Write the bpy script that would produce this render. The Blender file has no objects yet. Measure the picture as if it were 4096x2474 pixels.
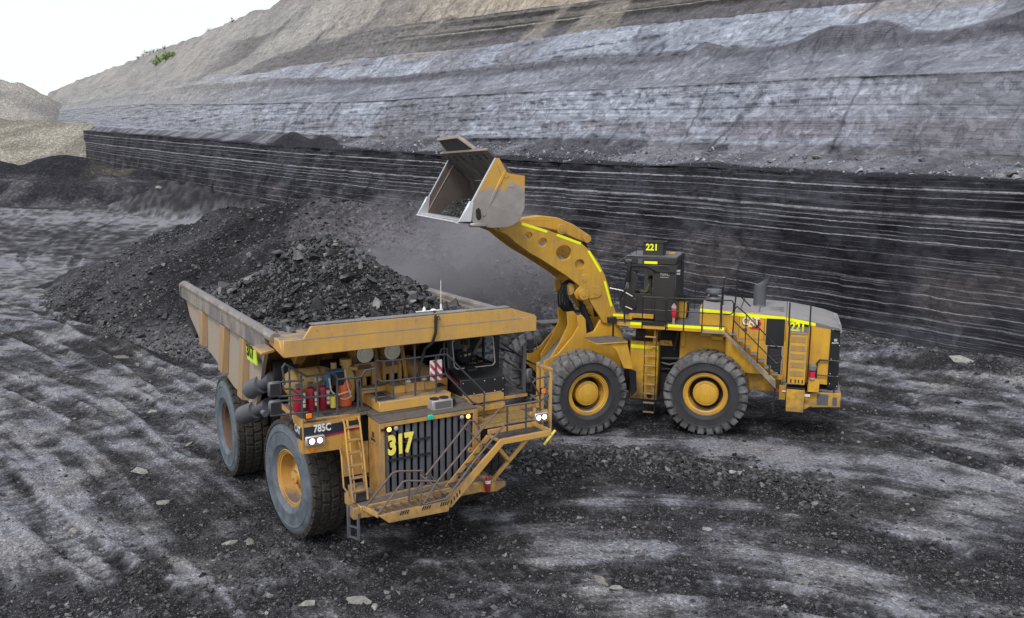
import bpy, bmesh, math, random
import numpy as np
from mathutils import Vector, Matrix
from math import radians as R, pi, cos, sin
random.seed(7)
sc = bpy.context.scene
# ---------------------------------------------------------------- camera, sky, sun
cam = bpy.data.objects.new('camera', bpy.data.cameras.new('camera'))
sc.collection.objects.link(cam); sc.camera = cam
cam.data.sensor_width = 36; cam.data.lens = 29.58
cam.data.clip_start = .1; cam.data.clip_end = 6000
cam.location = (0, 0, 8.836)
cam.matrix_world = Matrix.Translation((0, 0, 8.836)) @ Matrix.Rotation(R(90 - 9.08), 4, 'X') @ Matrix.Rotation(R(.324), 4, 'Z')
SUN_EL, SUN_AZ = 52, 205          # sun elevation, compass-like azimuth (from +Y clockwise) of where it stands
w = bpy.data.worlds.new('World'); sc.world = w; w.use_nodes = True
nt = w.node_tree; nt.nodes.clear()
sky = nt.nodes.new('ShaderNodeTexSky'); sky.sky_type = 'NISHITA'; sky.sun_disc = False
sky.sun_elevation = R(SUN_EL); sky.sun_rotation = R(SUN_AZ); sky.dust_density = 4; sky.air_density = 1
b1 = nt.nodes.new('ShaderNodeBackground'); b1.inputs[1].default_value = .05
b2 = nt.nodes.new('ShaderNodeBackground'); b2.inputs[0].default_value = (.955, .975, 1, 1); b2.inputs[1].default_value = .92   # thin white overcast
ad = nt.nodes.new('ShaderNodeAddShader'); wo = nt.nodes.new('ShaderNodeOutputWorld')
nt.links.new(sky.outputs[0], b1.inputs[0]); nt.links.new(b1.outputs[0], ad.inputs[0]); nt.links.new(b2.outputs[0], ad.inputs[1]); nt.links.new(ad.outputs[0], wo.inputs[0])
sd = bpy.data.lights.new('sun', 'SUN'); sd.energy = 1.9; sd.angle = R(11); sd.color = (1, .975, .94)
so = bpy.data.objects.new('sun', sd); sc.collection.objects.link(so)
a = R(SUN_AZ); e = R(SUN_EL)
so.rotation_euler = (-Vector((sin(a) * cos(e), cos(a) * cos(e), sin(e)))).to_track_quat('-Z', 'Y').to_euler()
sc.view_settings.view_transform = 'Standard'; sc.view_settings.look = 'None'
sc.view_settings.exposure = 0; sc.view_settings.gamma = 1; sc.view_settings.use_curve_mapping = False
sc.cycles.volume_step_rate = 4

# ---------------------------------------------------------------- helpers
def link(o, parent=None):
    sc.collection.objects.link(o)
    if parent: o.parent = parent
    return o
def tag(o, label=None, cat=None, group=None, kind=None):
    for k, v in (('label', label), ('category', cat), ('group', group), ('kind', kind)):
        if v: o[k] = v
    return o
def empty(name, loc, rz, label, cat, group=None):
    o = link(bpy.data.objects.new(name, None)); o.empty_display_size = .2
    o.location = loc; o.rotation_euler = (0, 0, rz)
    return tag(o, label, cat, group)
class G:
    def __init__(s): s.v = []; s.f = []
    def add(s, vs, fs):
        n = len(s.v); s.v += [tuple(p) for p in vs]; s.f += [[i + n for i in f] for f in fs]; return s
    def box(s, x0, x1, y0, y1, z0, z1):
        return s.hexa([(x0,y0,z0),(x1,y0,z0),(x1,y1,z0),(x0,y1,z0),(x0,y0,z1),(x1,y0,z1),(x1,y1,z1),(x0,y1,z1)])
    def hexa(s, p): return s.add(p, [(3,2,1,0),(4,5,6,7),(0,1,5,4),(1,2,6,5),(2,3,7,6),(3,0,4,7)])
    def prism(s, poly, ax, a, b):
        def mk(p, c): return {'x': (c, p[0], p[1]), 'y': (p[0], c, p[1]), 'z': (p[0], p[1], c)}[ax]
        n = len(poly)
        return s.add([mk(p, a) for p in poly] + [mk(p, b) for p in poly],
                     [tuple(range(n))[::-1], tuple(range(n, 2 * n))] + [(i, (i + 1) % n, n + (i + 1) % n, n + i) for i in range(n)])
    def plate(s, pts, t):      # polygon in space, thickened
        p = [Vector(q) for q in pts]; nn = (p[1] - p[0]).cross(p[2] - p[0]).normalized() * t; n = len(p)
        return s.add(p + [q + nn for q in p], [tuple(range(n))[::-1], tuple(range(n, 2 * n))] + [(i, (i + 1) % n, n + (i + 1) % n, n + i) for i in range(n)])
    def beam(s, p, q, w, h, up=(0, 0, 1)):
        p, q = Vector(p), Vector(q); d = (q - p).normalized(); u = Vector(up)
        if abs(d.dot(u)) > .98: u = Vector((1, 0, 0))
        sd = d.cross(u).normalized() * w / 2; u = sd.cross(d).normalized() * h / 2
        return s.hexa([p - sd - u, q - sd - u, q + sd - u, p + sd - u, p - sd + u, q - sd + u, q + sd + u, p + sd + u])
    def cyl(s, p, q, r, n=16, r1=None):
        p, q = Vector(p), Vector(q); r1 = r if r1 is None else r1
        d = (q - p).normalized(); u = Vector((0, 0, 1)) if abs(d.z) < .9 else Vector((1, 0, 0))
        a = d.cross(u).normalized(); b = d.cross(a)
        c = [(cos(2 * pi * i / n), sin(2 * pi * i / n)) for i in range(n)]
        return s.add([p + (a * x + b * y) * r for x, y in c] + [q + (a * x + b * y) * r1 for x, y in c],
                     [tuple(range(n)), tuple(range(n, 2 * n))[::-1]] + [(i, n + i, n + (i + 1) % n, (i + 1) % n) for i in range(n)])
    def tube(s, pts, r, n=6, close=False):
        P = [Vector(p) for p in pts]; m = len(P); rings = []
        u = None
        for i, p in enumerate(P):
            t = ((P[min(i + 1, m - 1)] - p).normalized() + (p - P[max(i - 1, 0)]).normalized())
            if t.length < 1e-6: t = P[min(i + 1, m - 1)] - P[max(i - 1, 0)]
            t.normalize()
            if u is None:
                u = Vector((0, 0, 1)) if abs(t.z) < .9 else Vector((1, 0, 0))
            a = t.cross(u).normalized(); u = a.cross(t).normalized()
            k = 1
            if 0 < i < m - 1:
                c = (P[i + 1] - p).normalized().dot((p - P[i - 1]).normalized()); k = min(1.5, 1 / max(.5, math.sqrt((1 + c) / 2)))
            rings.append([p + (a * cos(2 * pi * j / n) + u * sin(2 * pi * j / n)) * r * k for j in range(n)])
        fs = []
        for i in range(m - 1):
            for j in range(n):
                fs.append((i * n + j, i * n + (j + 1) % n, (i + 1) * n + (j + 1) % n, (i + 1) * n + j))
        fs += [tuple(range(n))[::-1], tuple(range((m - 1) * n, m * n))]
        return s.add([v for q in rings for v in q], fs)
    def lathe(s, prof, n=48, c=(0, 0, 0), closed=False, ax='y'):   # prof: (radius, along)
        vs = []; m = len(prof)
        for i in range(n):
            t = 2 * pi * i / n
            for r, y in prof:
                if ax == 'y': vs.append((c[0] + r * cos(t), c[1] + y, c[2] + r * sin(t)))
                elif ax == 'x': vs.append((c[0] + y, c[1] + r * cos(t), c[2] + r * sin(t)))
                else: vs.append((c[0] + r * cos(t), c[1] + r * sin(t), c[2] + y))
        fs = [(i * m + j, i * m + j + 1, ((i + 1) % n) * m + j + 1, ((i + 1) % n) * m + j) for i in range(n) for j in range(m - 1)]
        if closed: fs += [(i * m + m - 1, i * m, ((i + 1) % n) * m, ((i + 1) % n) * m + m - 1) for i in range(n)]
        return s.add(vs, fs)
    def arcblock(s, r0, r1, t0, t1, y0, y1, skew=0, inset=.02, k=2, y0b=None, y1b=None):
        # a block on a rim: angles t0..t1, across y0..y1, radius r0..r1, top a little smaller
        y0b = y0 if y0b is None else y0b; y1b = y1 if y1b is None else y1b
        vs = []; it = inset / r1
        for i in range(k + 1):
            f = i / k; t = t0 + (t1 - t0) * f; tt = t0 + it + (t1 - t0 - 2 * it) * f
            ya = y0 + (y0b - y0) * f; yb = y1 + (y1b - y1) * f
            for (y, r, q, g) in ((ya, r0, t, 0), (yb, r0, t + skew, 0), (ya + inset, r1, tt, 0), (yb - inset, r1, tt + skew, 0)):
                vs.append((r * cos(q), y, r * sin(q)))
        fs = [(0, 2, 3, 1), (4 * k, 4 * k + 1, 4 * k + 3, 4 * k + 2)]
        for i in range(k):
            a, b = 4 * i, 4 * i + 4
            fs += [(a + 2, b + 2, b + 3, a + 3), (a, b, b + 2, a + 2), (a + 1, a + 3, b + 3, b + 1)]
        return s.add(vs, fs)
    def mesh(s, name, mat, smooth=.6):
        me = bpy.data.meshes.new(name); me.from_pydata(s.v, [], s.f)
        bm = bmesh.new(); bm.from_mesh(me); bmesh.ops.recalc_face_normals(bm, faces=bm.faces); bm.to_mesh(me); bm.free()
        if mat: me.materials.append(mat)
        if smooth:
            me.polygons.foreach_set('use_smooth', [True] * len(me.polygons)); me.set_sharp_from_angle(angle=smooth)
        me.update(); return me
def P(parent, name, mat, g, bevel=0, smooth=.6, label=None, xf=None, kind=None):
    me = g.mesh(name, mat, smooth) if isinstance(g, G) else g
    o = link(bpy.data.objects.new(name, me), parent)
    if xf is not None: o.matrix_local = xf
    if bevel:
        m = o.modifiers.new('bevel', 'BEVEL'); m.width = bevel; m.segments = 1; m.limit_method = 'ANGLE'; m.angle_limit = R(40)
    return tag(o, label, kind=kind)
def text(parent, name, s, mat, size, xf, fat=0, ext=.006, sx=1, label=None, align='LEFT', shear=0):
    c = bpy.data.curves.new(name, 'FONT'); c.body = s; c.size = size; c.offset = fat; c.extrude = ext; c.align_x = align; c.align_y = 'BOTTOM'; c.shear = shear; c.resolution_u = 3
    t = bpy.data.objects.new('tmp', c); sc.collection.objects.link(t)
    dg = bpy.context.evaluated_depsgraph_get(); me = bpy.data.meshes.new_from_object(t.evaluated_get(dg)); bpy.data.objects.remove(t)
    me.transform(Matrix.Diagonal((sx, 1, 1, 1))); me.materials.clear(); me.materials.append(mat)
    o = link(bpy.data.objects.new(name, me), parent); o.matrix_local = xf
    return tag(o, label)
def frame(o, x, z):     # local text frame: origin, reading direction, up direction
    x = Vector(x).normalized(); z = Vector(z).normalized(); n = x.cross(z); z = n.cross(x)
    return Matrix(((x.x, z.x, n.x, o[0]), (x.y, z.y, n.y, o[1]), (x.z, z.z, n.z, o[2]), (0, 0, 0, 1)))

# ---------------------------------------------------------------- noise (numpy)
def _h(i, j, s):
    i = i.astype(np.int64); j = j.astype(np.int64)
    n = (i * 374761393 + j * 668265263 + s * 982451653) & 0xffffffff
    n = ((n ^ (n >> 13)) * 1274126177) & 0xffffffff
    return ((n ^ (n >> 16)) & 0xffff) / 65535.0
def vn(x, y, s=0):
    i = np.floor(x); j = np.floor(y); fx = x - i; fy = y - j
    fx = fx * fx * (3 - 2 * fx); fy = fy * fy * (3 - 2 * fy)
    return (_h(i, j, s) * (1 - fx) + _h(i + 1, j, s) * fx) * (1 - fy) + (_h(i, j + 1, s) * (1 - fx) + _h(i + 1, j + 1, s) * fx) * fy
def fbm(x, y, o=5, s=0, g=.5):
    t = 0; a = 1; n = 0
    for k in range(o):
        t = t + a * vn(x * 2 ** k + 17.3 * k, y * 2 ** k - 9.1 * k, s + k); n += a; a *= g
    return t / n
def sst(a, b, x): t = np.clip((x - a) / (b - a), 0, 1); return t * t * (3 - 2 * t)
def mix(a, b, t):
    a = np.asarray(a, float); b = np.asarray(b, float); t = np.asarray(t)[..., None]; return a * (1 - t) + b * t
def gridmesh(name, V, mat, col=None, uv=None, kind='structure', parent=None):
    n, m, _ = V.shape; me = bpy.data.meshes.new(name)
    idx = np.arange(n * m).reshape(n, m)
    q = np.stack([idx[:-1, :-1], idx[1:, :-1], idx[1:, 1:], idx[:-1, 1:]], -1).reshape(-1, 4)
    me.vertices.add(n * m); me.vertices.foreach_set('co', V.astype(np.float32).ravel())
    me.loops.add(q.size); me.loops.foreach_set('vertex_index', q.astype(np.int32).ravel())
    me.polygons.add(len(q)); me.polygons.foreach_set('loop_start', np.arange(0, q.size, 4, dtype=np.int32))
    me.update(calc_edges=True)
    me.polygons.foreach_set('use_smooth', np.ones(len(q), bool))
    if col is not None:
        a = me.color_attributes.new('Col', 'FLOAT_COLOR', 'POINT'); c = np.ones((n * m, 4), np.float32); c[:, :3] = col.reshape(-1, 3); a.data.foreach_set('color', c.ravel())
    if uv is not None:
        u = me.uv_layers.new(name='UVMap'); u.data.foreach_set('uv', uv.reshape(-1, 2)[q.ravel()].astype(np.float32).ravel())
    me.materials.append(mat)
    o = link(bpy.data.objects.new(name, me), parent)
    if kind: o['kind'] = kind
    return o

# ---------------------------------------------------------------- materials
class N:
    def __init__(s, name):
        s.m = bpy.data.materials.new(name); s.m.use_nodes = True; s.t = s.m.node_tree; s.n = s.t.nodes; s.b = s.n['Principled BSDF']
    def node(s, ty, **k):
        x = s.n.new(ty)
        for a, v in k.items():
            if a.startswith('i_'):
                kk = a[2:]; x.inputs[int(kk) if kk.isdigit() else kk].default_value = v
            else: setattr(x, a, v)
        return x
    def l(s, a, b): s.t.links.new(a, b)
    def noise(s, vec, scale, det=4, rough=.55, sc3=None):
        if sc3:
            mp = s.node('ShaderNodeMapping'); mp.inputs['Scale'].default_value = sc3; s.l(vec, mp.inputs[0]); vec = mp.outputs[0]
        x = s.node('ShaderNodeTexNoise'); x.inputs['Scale'].default_value = scale; x.inputs['Detail'].default_value = det; x.inputs['Roughness'].default_value = rough
        s.l(vec, x.inputs['Vector']); return x.outputs['Fac']
    def ramp(s, f, pts, interp='LINEAR'):
        r = s.node('ShaderNodeValToRGB'); r.color_ramp.interpolation = interp; e = r.color_ramp.elements
        for i, (p, c) in enumerate(pts):
            c = (c, c, c, 1) if isinstance(c, (int, float)) else tuple(c) + (1,)
            if i < 2: e[i].position = p; e[i].color = c
            else: q = e.new(p); q.color = c
        s.l(f, r.inputs[0]); return r.outputs[0]
    def mix(s, f, a, b, mode='MIX'):
        x = s.node('ShaderNodeMix', data_type='RGBA', blend_type=mode)
        for v, i in ((f, 0), (a, 6), (b, 7)):
            if hasattr(v, 'is_output'): s.l(v, x.inputs[i])
            elif isinstance(v, (int, float)): x.inputs[i].default_value = v
            else: x.inputs[i].default_value = tuple(v) + (1,)
        return x.outputs[2]
    def math(s, op, a, b=0, clamp=False):
        x = s.node('ShaderNodeMath', operation=op, use_clamp=clamp)
        for v, i in ((a, 0), (b, 1)):
            if hasattr(v, 'is_output'): s.l(v, x.inputs[i])
            else: x.inputs[i].default_value = v
        return x.outputs[0]
    def bump(s, h, st, dist):
        x = s.node('ShaderNodeBump'); x.inputs['Strength'].default_value = st; x.inputs['Distance'].default_value = dist
        s.l(h, x.inputs['Height']); s.l(x.outputs[0], s.b.inputs['Normal'])
    def fin(s, col=None, rough=None, metal=None):
        for v, k in ((col, 'Base Color'), (rough, 'Roughness'), (metal, 'Metallic')):
            if v is None: continue
            if hasattr(v, 'is_output'): s.l(v, s.b.inputs[k])
            else: s.b.inputs[k].default_value = tuple(v) + (1,) if k == 'Base Color' else v
        return s.m
    def obj(s): return s.node('ShaderNodeTexCoord').outputs['Object']
    def pos(s): return s.node('ShaderNodeNewGeometry').outputs['Position']
    def upz(s):
        g = s.node('ShaderNodeNewGeometry'); x = s.node('ShaderNodeSeparateXYZ'); s.l(g.outputs['True Normal'], x.inputs[0]); return x.outputs[2]
def simple(name, c, rough=.6, metal=0, var=.25, sc_=6):
    m = N(name); o = m.obj(); f = m.noise(o, sc_, 5)
    k = m.mix(f, [v * (1 - var) for v in c], [min(1, v * (1 + var)) for v in c])
    return m.fin(k, rough, metal)
def paint(name, base, dirt, amt=.5, top=(.09, .085, .09), topamt=.9, rough=.45, rust=.0, muddy=.75):
    m = N(name); o = m.obj()
    big = m.noise(o, 1.3, 5); st = m.noise(o, 3, 5, .6, (2.2, 2.2, .25)); fine = m.noise(o, 26, 4, .7)
    d = m.math('MULTIPLY', m.math('ADD', m.ramp(big, [(.38, 0), (.7, 1)]), m.ramp(st, [(.45, 0), (.75, .8)])), amt, True)
    c = m.mix(d, base, dirt)
    c = m.mix(m.math('MULTIPLY', fine, .28), c, [v * .45 for v in dirt])
    if rust: c = m.mix(m.math('MULTIPLY', m.ramp(m.noise(o, 5, 6, .7), [(.62, 0), (.7, 1)]), rust), c, (.09, .035, .02))
    zz = m.node('ShaderNodeSeparateXYZ'); m.l(o, zz.inputs[0]); mud = m.ramp(m.math('ADD', m.math('MULTIPLY', zz.outputs[2], .25), m.math('MULTIPLY', m.noise(o, 4, 6, .7), .9)), [(.62, muddy), (.95, 0)])
    c = m.mix(mud, c, (.10, .085, .075))
    up = m.ramp(m.upz(), [(.55, 0), (.9, 1)])
    dm = m.math('MULTIPLY', m.math('MULTIPLY', up, m.ramp(m.noise(o, 2.2, 6, .65), [(.25, .25), (.6, 1)])), topamt, True)
    c = m.mix(dm, c, top)
    m.bump(fine, .12, .01)
    r = m.mix(d, (rough,) * 3, (.85,) * 3); r = m.mix(dm, r, (.95,) * 3)
    return m.fin(c, r)
M = {}
M['ty'] = paint('truck_yellow_paint', (.60, .325, .05), (.30, .19, .10), .75, rust=.5)
M['wty'] = paint('truck_wheel_paint', (.60, .33, .06), (.34, .2, .09), .6, rust=.5, muddy=0)
M['wly'] = paint('loader_wheel_paint', (.70, .39, .03), (.42, .25, .06), .5, muddy=0)
M['tycan'] = paint('truck_canopy_paint', (.63, .36, .07), (.40, .25, .12), .6, top=(.12, .115, .125), rust=.35)
M['tside'] = paint('truck_body_side_paint', (.41, .325, .235), (.32, .285, .25), .8, top=(.13, .13, .14), rust=.3)
M['trib'] = paint('truck_rib_paint', (.44, .28, .12), (.32, .23, .15), .7, top=(.13, .13, .14))
M['trail'] = paint('truck_rim_rail', (.33, .28, .22), (.13, .125, .13), 1.0, top=(.15, .15, .165), topamt=1)
M['ly'] = paint('loader_yellow_paint', (.70, .385, .022), (.44, .25, .05), .55, top=(.16, .15, .15), topamt=.9)
M['larm'] = paint('loader_arm_paint', (.60, .34, .03), (.38, .22, .05), .7, top=(.3, .2, .1), topamt=.5)
M['lhood'] = paint('loader_hood_top', (.19, .185, .185), (.12, .12, .125), .7, top=(.21, .205, .205))
M['railg'] = simple('grey_steel_rail', (.07, .075, .085), .55, .3)
M['railb'] = simple('black_steel_rail', (.02, .02, .022), .5, .2)
M['railr'] = simple('worn_brown_rail', (.14, .105, .095), .6, .2)
M['black'] = simple('black_panel', (.011, .012, .015), .5, 0)
M['cabm'] = simple('dark_grey_cab_paint', (.03, .029, .028), .4, 0, .2)
M['grey'] = simple('grey_steel', (.10, .105, .12), .5, .2)
M['slat'] = simple('radiator_slat_grey', (.095, .10, .118), .45, .2, .3)
M['dark'] = simple('dark_machinery', (.012, .011, .011), .8)
M['deckm'] = simple('deck_dust', (.10, .085, .075), .9, 0, .5, 5)
M['pad'] = simple('anti_slip_pad', (.035, .037, .045), .9, 0, .4, 9)
M['grate'] = simple('steel_grating', (.11, .10, .10), .7, .3, .3)
M['ygrate'] = simple('yellow_grating', (.26, .18, .06), .8, .0, .4)
M['white'] = simple('white_paint', (.72, .72, .7), .5, 0, .1)
M['cream'] = simple('filter_cover_white', (.62, .62, .52), .35, .1, .12, 3)
M['alu'] = simple('aluminium_casing', (.5, .47, .46), .45, .5, .15)
M['red'] = simple('fire_red', (.28, .012, .03), .35)
M['redb'] = simple('signal_red', (.6, .02, .05), .4, 0, .1)
M['orange'] = simple('orange_cylinder', (.75, .14, .04), .45, 0, .1)
M['tanky'] = simple('dusty_yellow_tank', (.50, .34, .12), .5, 0, .25, 3)
M['fluo'] = simple('fluorescent_yellow_tape', (.88, .95, .0), .5, 0, .04)
M['fluo2'] = simple('lime_number_plate', (.55, .75, .04), .5, 0, .06)
M['numy'] = simple('number_yellow', (.85, .72, .12), .5, 0, .12)
M['steel'] = simple('worn_bucket_steel', (.30, .275, .26), .42, .55, .25, 2)
M['edge'] = simple('bright_worn_steel', (.62, .63, .66), .35, .6, .15)
M['hose'] = simple('black_rubber_hose', (.012, .012, .013), .5)
M['blue'] = simple('blue_cover', (.06, .16, .32), .5)
M['text_k'] = simple('black_lettering', (.01, .01, .012), .5, 0, 0)
M['stripe'] = simple('dark_model_band', (.02, .024, .035), .4, 0, .1)
M['mag'] = simple('crimson_stripe', (.3, .01, .06), .4, 0, .1)
M['teal'] = simple('teal_lens', (.0, .55, .4), .3, 0, .05)
M['amb'] = simple('orange_lens', (.9, .22, .01), .3, 0, .05)
M['rust'] = simple('rusted_steel', (.12, .07, .05), .8, .1, .5)
M['skin'] = simple('skin', (.42, .22, .15), .55, 0, .05)
M['hair'] = simple('brown_hair', (.05, .03, .02), .7)
M['cloth'] = simple('navy_work_shirt', (.018, .02, .03), .8)
M['hiviz'] = simple('reflective_tape', (.75, .85, .35), .5, 0, .05)
M['khaki'] = simple('khaki_work_shirt', (.42, .40, .22), .8)
M['dsteel'] = simple('dark_stained_steel', (.13, .11, .10), .5, .4, .5, 1.5)
M['seat'] = simple('seat_cloth', (.03, .03, .03), .9)
def emis(name, c, s):
    m = N(name); m.b.inputs['Emission Color'].default_value = c + (1,); m.b.inputs['Emission Strength'].default_value = s; return m.fin(c, .3)
M['lamp'] = emis('lit_headlamp', (1, .93, .8), 5)
M['lampo'] = emis('lit_amber_lamp', (1, .42, .08), 3.5)
m = N('window_glass'); m.b.inputs['Transmission Weight'].default_value = 1; m.b.inputs['IOR'].default_value = 1.25; M['glass'] = m.fin((.85, .9, .9), .03)
m = N('cooler_mesh'); o = m.obj(); wv = m.node('ShaderNodeTexChecker', i_Scale=38); m.l(o, wv.inputs['Vector']); M['mesh'] = m.fin(m.mix(wv.outputs['Fac'], (.03, .03, .03), (.2, .19, .19)), .6)
# bucket: paint worn to steel low down and near the edges
m = N('worn_bucket_side'); o = m.obj(); sp = m.node('ShaderNodeSeparateXYZ'); m.l(o, sp.inputs[0])
h = m.math('ADD', sp.outputs[2], m.math('MULTIPLY', m.noise(o, 2.2, 6, .6), .7)); wv = m.ramp(m.math('SUBTRACT', h, 8.6), [(.10, 0), (.32, 1)])
c = m.mix(wv, m.mix(m.noise(o, 3, 6), (.17, .155, .15), (.40, .37, .35)), m.mix(m.noise(o, 5, 5), (.62, .35, .05), (.42, .25, .07)))
m.bump(m.noise(o, 20, 4), .15, .01); M['bks'] = m.fin(c, .42, .25)
m = N('coal_stained_bucket_inside'); o = m.obj(); f = m.noise(o, 1.6, 8, .65, (1, 1, .8))
M['bki'] = m.fin(m.ramp(f, [(.3, (.02, .02, .02)), (.52, (.06, .05, .045)), (.7, (.17, .14, .12))]), .6); m.bump(f, .3, .05)
# tyres
def tyre_mat(name, side, tread, dust):
    m = N(name); o = m.obj(); sp = m.node('ShaderNodeSeparateXYZ'); m.l(o, sp.inputs[0])
    v = m.node('ShaderNodeCombineXYZ'); m.l(sp.outputs[0], v.inputs[0]); m.l(sp.outputs[2], v.inputs[2])
    ln = m.node('ShaderNodeVectorMath', operation='LENGTH'); m.l(v.outputs[0], ln.inputs[0])
    r = ln.outputs['Value']; n1 = m.noise(o, 3, 6, .65); n2 = m.noise(o, 22, 5, .7)
    k = m.ramp(m.math('ADD', r, m.math('MULTIPLY', n1, .12)), [(tread - .02, 0), (tread + .07, 1)]) if tread < 1 else None
    m._r = r
    return m, o, r, n1, n2
m, o, r, n1, n2 = tyre_mat('truck_tyre_rubber', 0, 1.3, 0)
k = m.ramp(m.math('MULTIPLY', m.math('ADD', r, m.math('MULTIPLY', n1, .10)), .5), [(.675, 0), (.715, 1)])
c = m.mix(k, m.mix(m.ramp(m.math('ADD', n1, m.math('MULTIPLY', n2, .4)), [(.5, 0), (.85, 1)]), (.05, .065, .085), (.125, .15, .175)), m.mix(m.ramp(n2, [(.35, 0), (.75, 1)]), (.012, .011, .010), (.075, .065, .055)))
m.bump(n2, .35, .02); M['ttyre'] = m.fin(c, .75)
m, o, r, n1, n2 = tyre_mat('loader_tyre_rubber', 0, 1.2, 0)
k = m.ramp(m.math('MULTIPLY', m.math('ADD', r, m.math('MULTIPLY', n1, .22)), .5), [(.61, 0), (.68, 1)])
c = m.mix(k, m.mix(n1, (.014, .015, .018), (.05, .05, .055)), m.mix(m.ramp(n1, [(.3, 0), (.62, 1)]), (.035, .033, .033), (.18, .178, .185)))
m.bump(n2, .35, .02); M['ltyre'] = m.fin(c, .8)
# coal lumps and stones: one look per instance
def lump(name, pts, sc_=3, gloss=.5):
    m = N(name); oi = m.node('ShaderNodeObjectInfo'); p = m.pos()
    c = m.ramp(oi.outputs['Random'], pts); f = m.noise(p, sc_ * 5, 5, .65)
    c = m.mix(1, c, m.ramp(f, [(.25, .45), (.75, 1.5)]), 'MULTIPLY'); m.bump(f, .5, .03)
    return m.fin(c, gloss)
M['coal'] = lump('coal_lump', [(0, (.010, .010, .012)), (.6, (.024, .024, .028)), (.9, (.06, .06, .066)), (1, (.16, .155, .15))], 2, .42)
M['gravel'] = lump('gravel_stone', [(0, (.018, .018, .021)), (.6, (.045, .045, .053)), (.9, (.10, .10, .115)), (1, (.22, .22, .225))], 2, .75)
M['bstone'] = lump('bench_stone', [(0, (.10, .10, .12)), (.6, (.20, .205, .235)), (1, (.38, .39, .42))], 1, .85)
M['pale'] = lump('pale_rock', [(0, (.12, .115, .10)), (1, (.30, .295, .28))], 2.2, .9)
# earth materials: albedo in the mesh's colour attribute, fine grain in the shader
def earth(name, sc_, bump, dist, lo=.55, hi=1.45, stretch=None, rough=.9, voro=0):
    m = N(name); a = m.node('ShaderNodeVertexColor', layer_name='Col'); p = m.pos()
    f = m.noise(p, sc_, 8, .68, stretch); g = m.noise(p, sc_ * 6, 5, .7, stretch)
    h = m.math('ADD', m.math('MULTIPLY', f, .65), m.math('MULTIPLY', g, .35))
    c = m.mix(1, a.outputs[0], m.ramp(h, [(.32, lo), (.68, hi)]), 'MULTIPLY')
    if voro:
        v = m.node('ShaderNodeTexVoronoi', feature='F1'); v.inputs['Scale'].default_value = voro; m.l(p, v.inputs['Vector'])
        sepc = m.node('ShaderNodeSeparateColor'); m.l(v.outputs['Color'], sepc.inputs[0])
        c = m.mix(1, c, m.ramp(sepc.outputs[0], [(0, .65), (.75, 1.0), (1, 1.6)]), 'MULTIPLY')
        h = m.math('SUBTRACT', h, m.math('MULTIPLY', v.outputs['Distance'], .5))
    m.bump(h, bump, dist); m.b.inputs['Specular IOR Level'].default_value = .12
    return m, c, p
m, c, p = earth('pit_floor', 3.6, 1.0, .10, .45, 1.6, voro=18)
# dust lies in crisp broken patches: the mesh says how dusty a spot is, fine noise breaks its edge
at = m.node('ShaderNodeAttribute', attribute_name='dust'); n1 = m.noise(p, 1.3, 12, .72); n2 = m.noise(p, 9, 8, .75); n3 = m.noise(p, 60, 3, .7)
dd = m.math('ADD', at.outputs['Fac'], m.math('ADD', m.math('MULTIPLY', m.math('SUBTRACT', n1, .5), .9), m.math('ADD', m.math('MULTIPLY', m.math('SUBTRACT', n2, .5), 1.1), m.math('MULTIPLY', m.math('SUBTRACT', n3, .5), .35))))
gc = m.ramp(dd, [(.10, (.022, .022, .026)), (.34, (.050, .050, .058)), (.50, (.088, .089, .103)), (.66, (.150, .153, .177)), (.88, (.26, .268, .305))])
tint = m.ramp(m.noise(p, .35, 5, .6), [(.42, (1, 1, 1)), (.68, (1.06, 1.01, .90))])
v = m.node('ShaderNodeTexVoronoi', feature='F1'); v.inputs['Scale'].default_value = 16; m.l(p, v.inputs['Vector']); sv = m.node('ShaderNodeSeparateColor'); m.l(v.outputs['Color'], sv.inputs[0])
gc = m.mix(1, m.mix(1, gc, tint, 'MULTIPLY'), m.ramp(sv.outputs[0], [(0, .7), (.8, 1.0), (1, 1.5)]), 'MULTIPLY')
m.bump(m.math('ADD', m.math('ADD', m.math('MULTIPLY', n2, .6), m.math('MULTIPLY', n1, .7)), m.math('MULTIPLY', v.outputs['Distance'], -.5)), 1, .10)
M['ground'] = m.fin(gc, .95)
m, c, p = earth('coal_rubble_slope', 1.6, .9, .12, .4, 1.6, voro=5); M['pile'] = m.fin(c, .75)
m, c, p = earth('spoil_rubble', .5, .9, .5, .65, 1.35, voro=1.6); M['spoil'] = m.fin(c, .95)
# highwall: coal seam partings drawn by stratigraphic height (uv.y), the rest by colour attribute
m, c, p = earth('highwall_rock', .55, 1.0, .35, .68, 1.28, (1, 1, 2.6))
uv = m.node('ShaderNodeUVMap'); su = m.node('ShaderNodeSeparateXYZ'); m.l(uv.outputs[0], su.inputs[0])
wob = m.noise(p, .35, 4, .6, (1, 1, .6)); wob2 = m.noise(p, 3, 4, .7, (1, 1, .3))
t = m.math('ADD', su.outputs[1], m.math('ADD', m.math('MULTIPLY', m.math('SUBTRACT', wob, .5), .018), m.math('MULTIPLY', m.math('SUBTRACT', wob2, .5), .008)))
bands = [(0.925, 0.005, 0.8), (0.875, 0.0032, 0.55), (0.82, 0.0022, 0.275), (0.765, 0.0094, 0.55), (0.725, 0.0029, 0.44000000000000006), (0.695, 0.0036, 0.77), (0.655, 0.0025, 0.44000000000000006), (0.61, 0.0036, 0.77), (0.52, 0.0029, 0.33), (0.455, 0.0029, 0.385), (0.36, 0.0043, 0.275), (0.3, 0.0029, 0.55), (0.23, 0.0036, 0.66), (0.17, 0.0029, 0.385), (0.115, 0.0029, 0.44000000000000006)]
pts = [(0, 0)]
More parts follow.
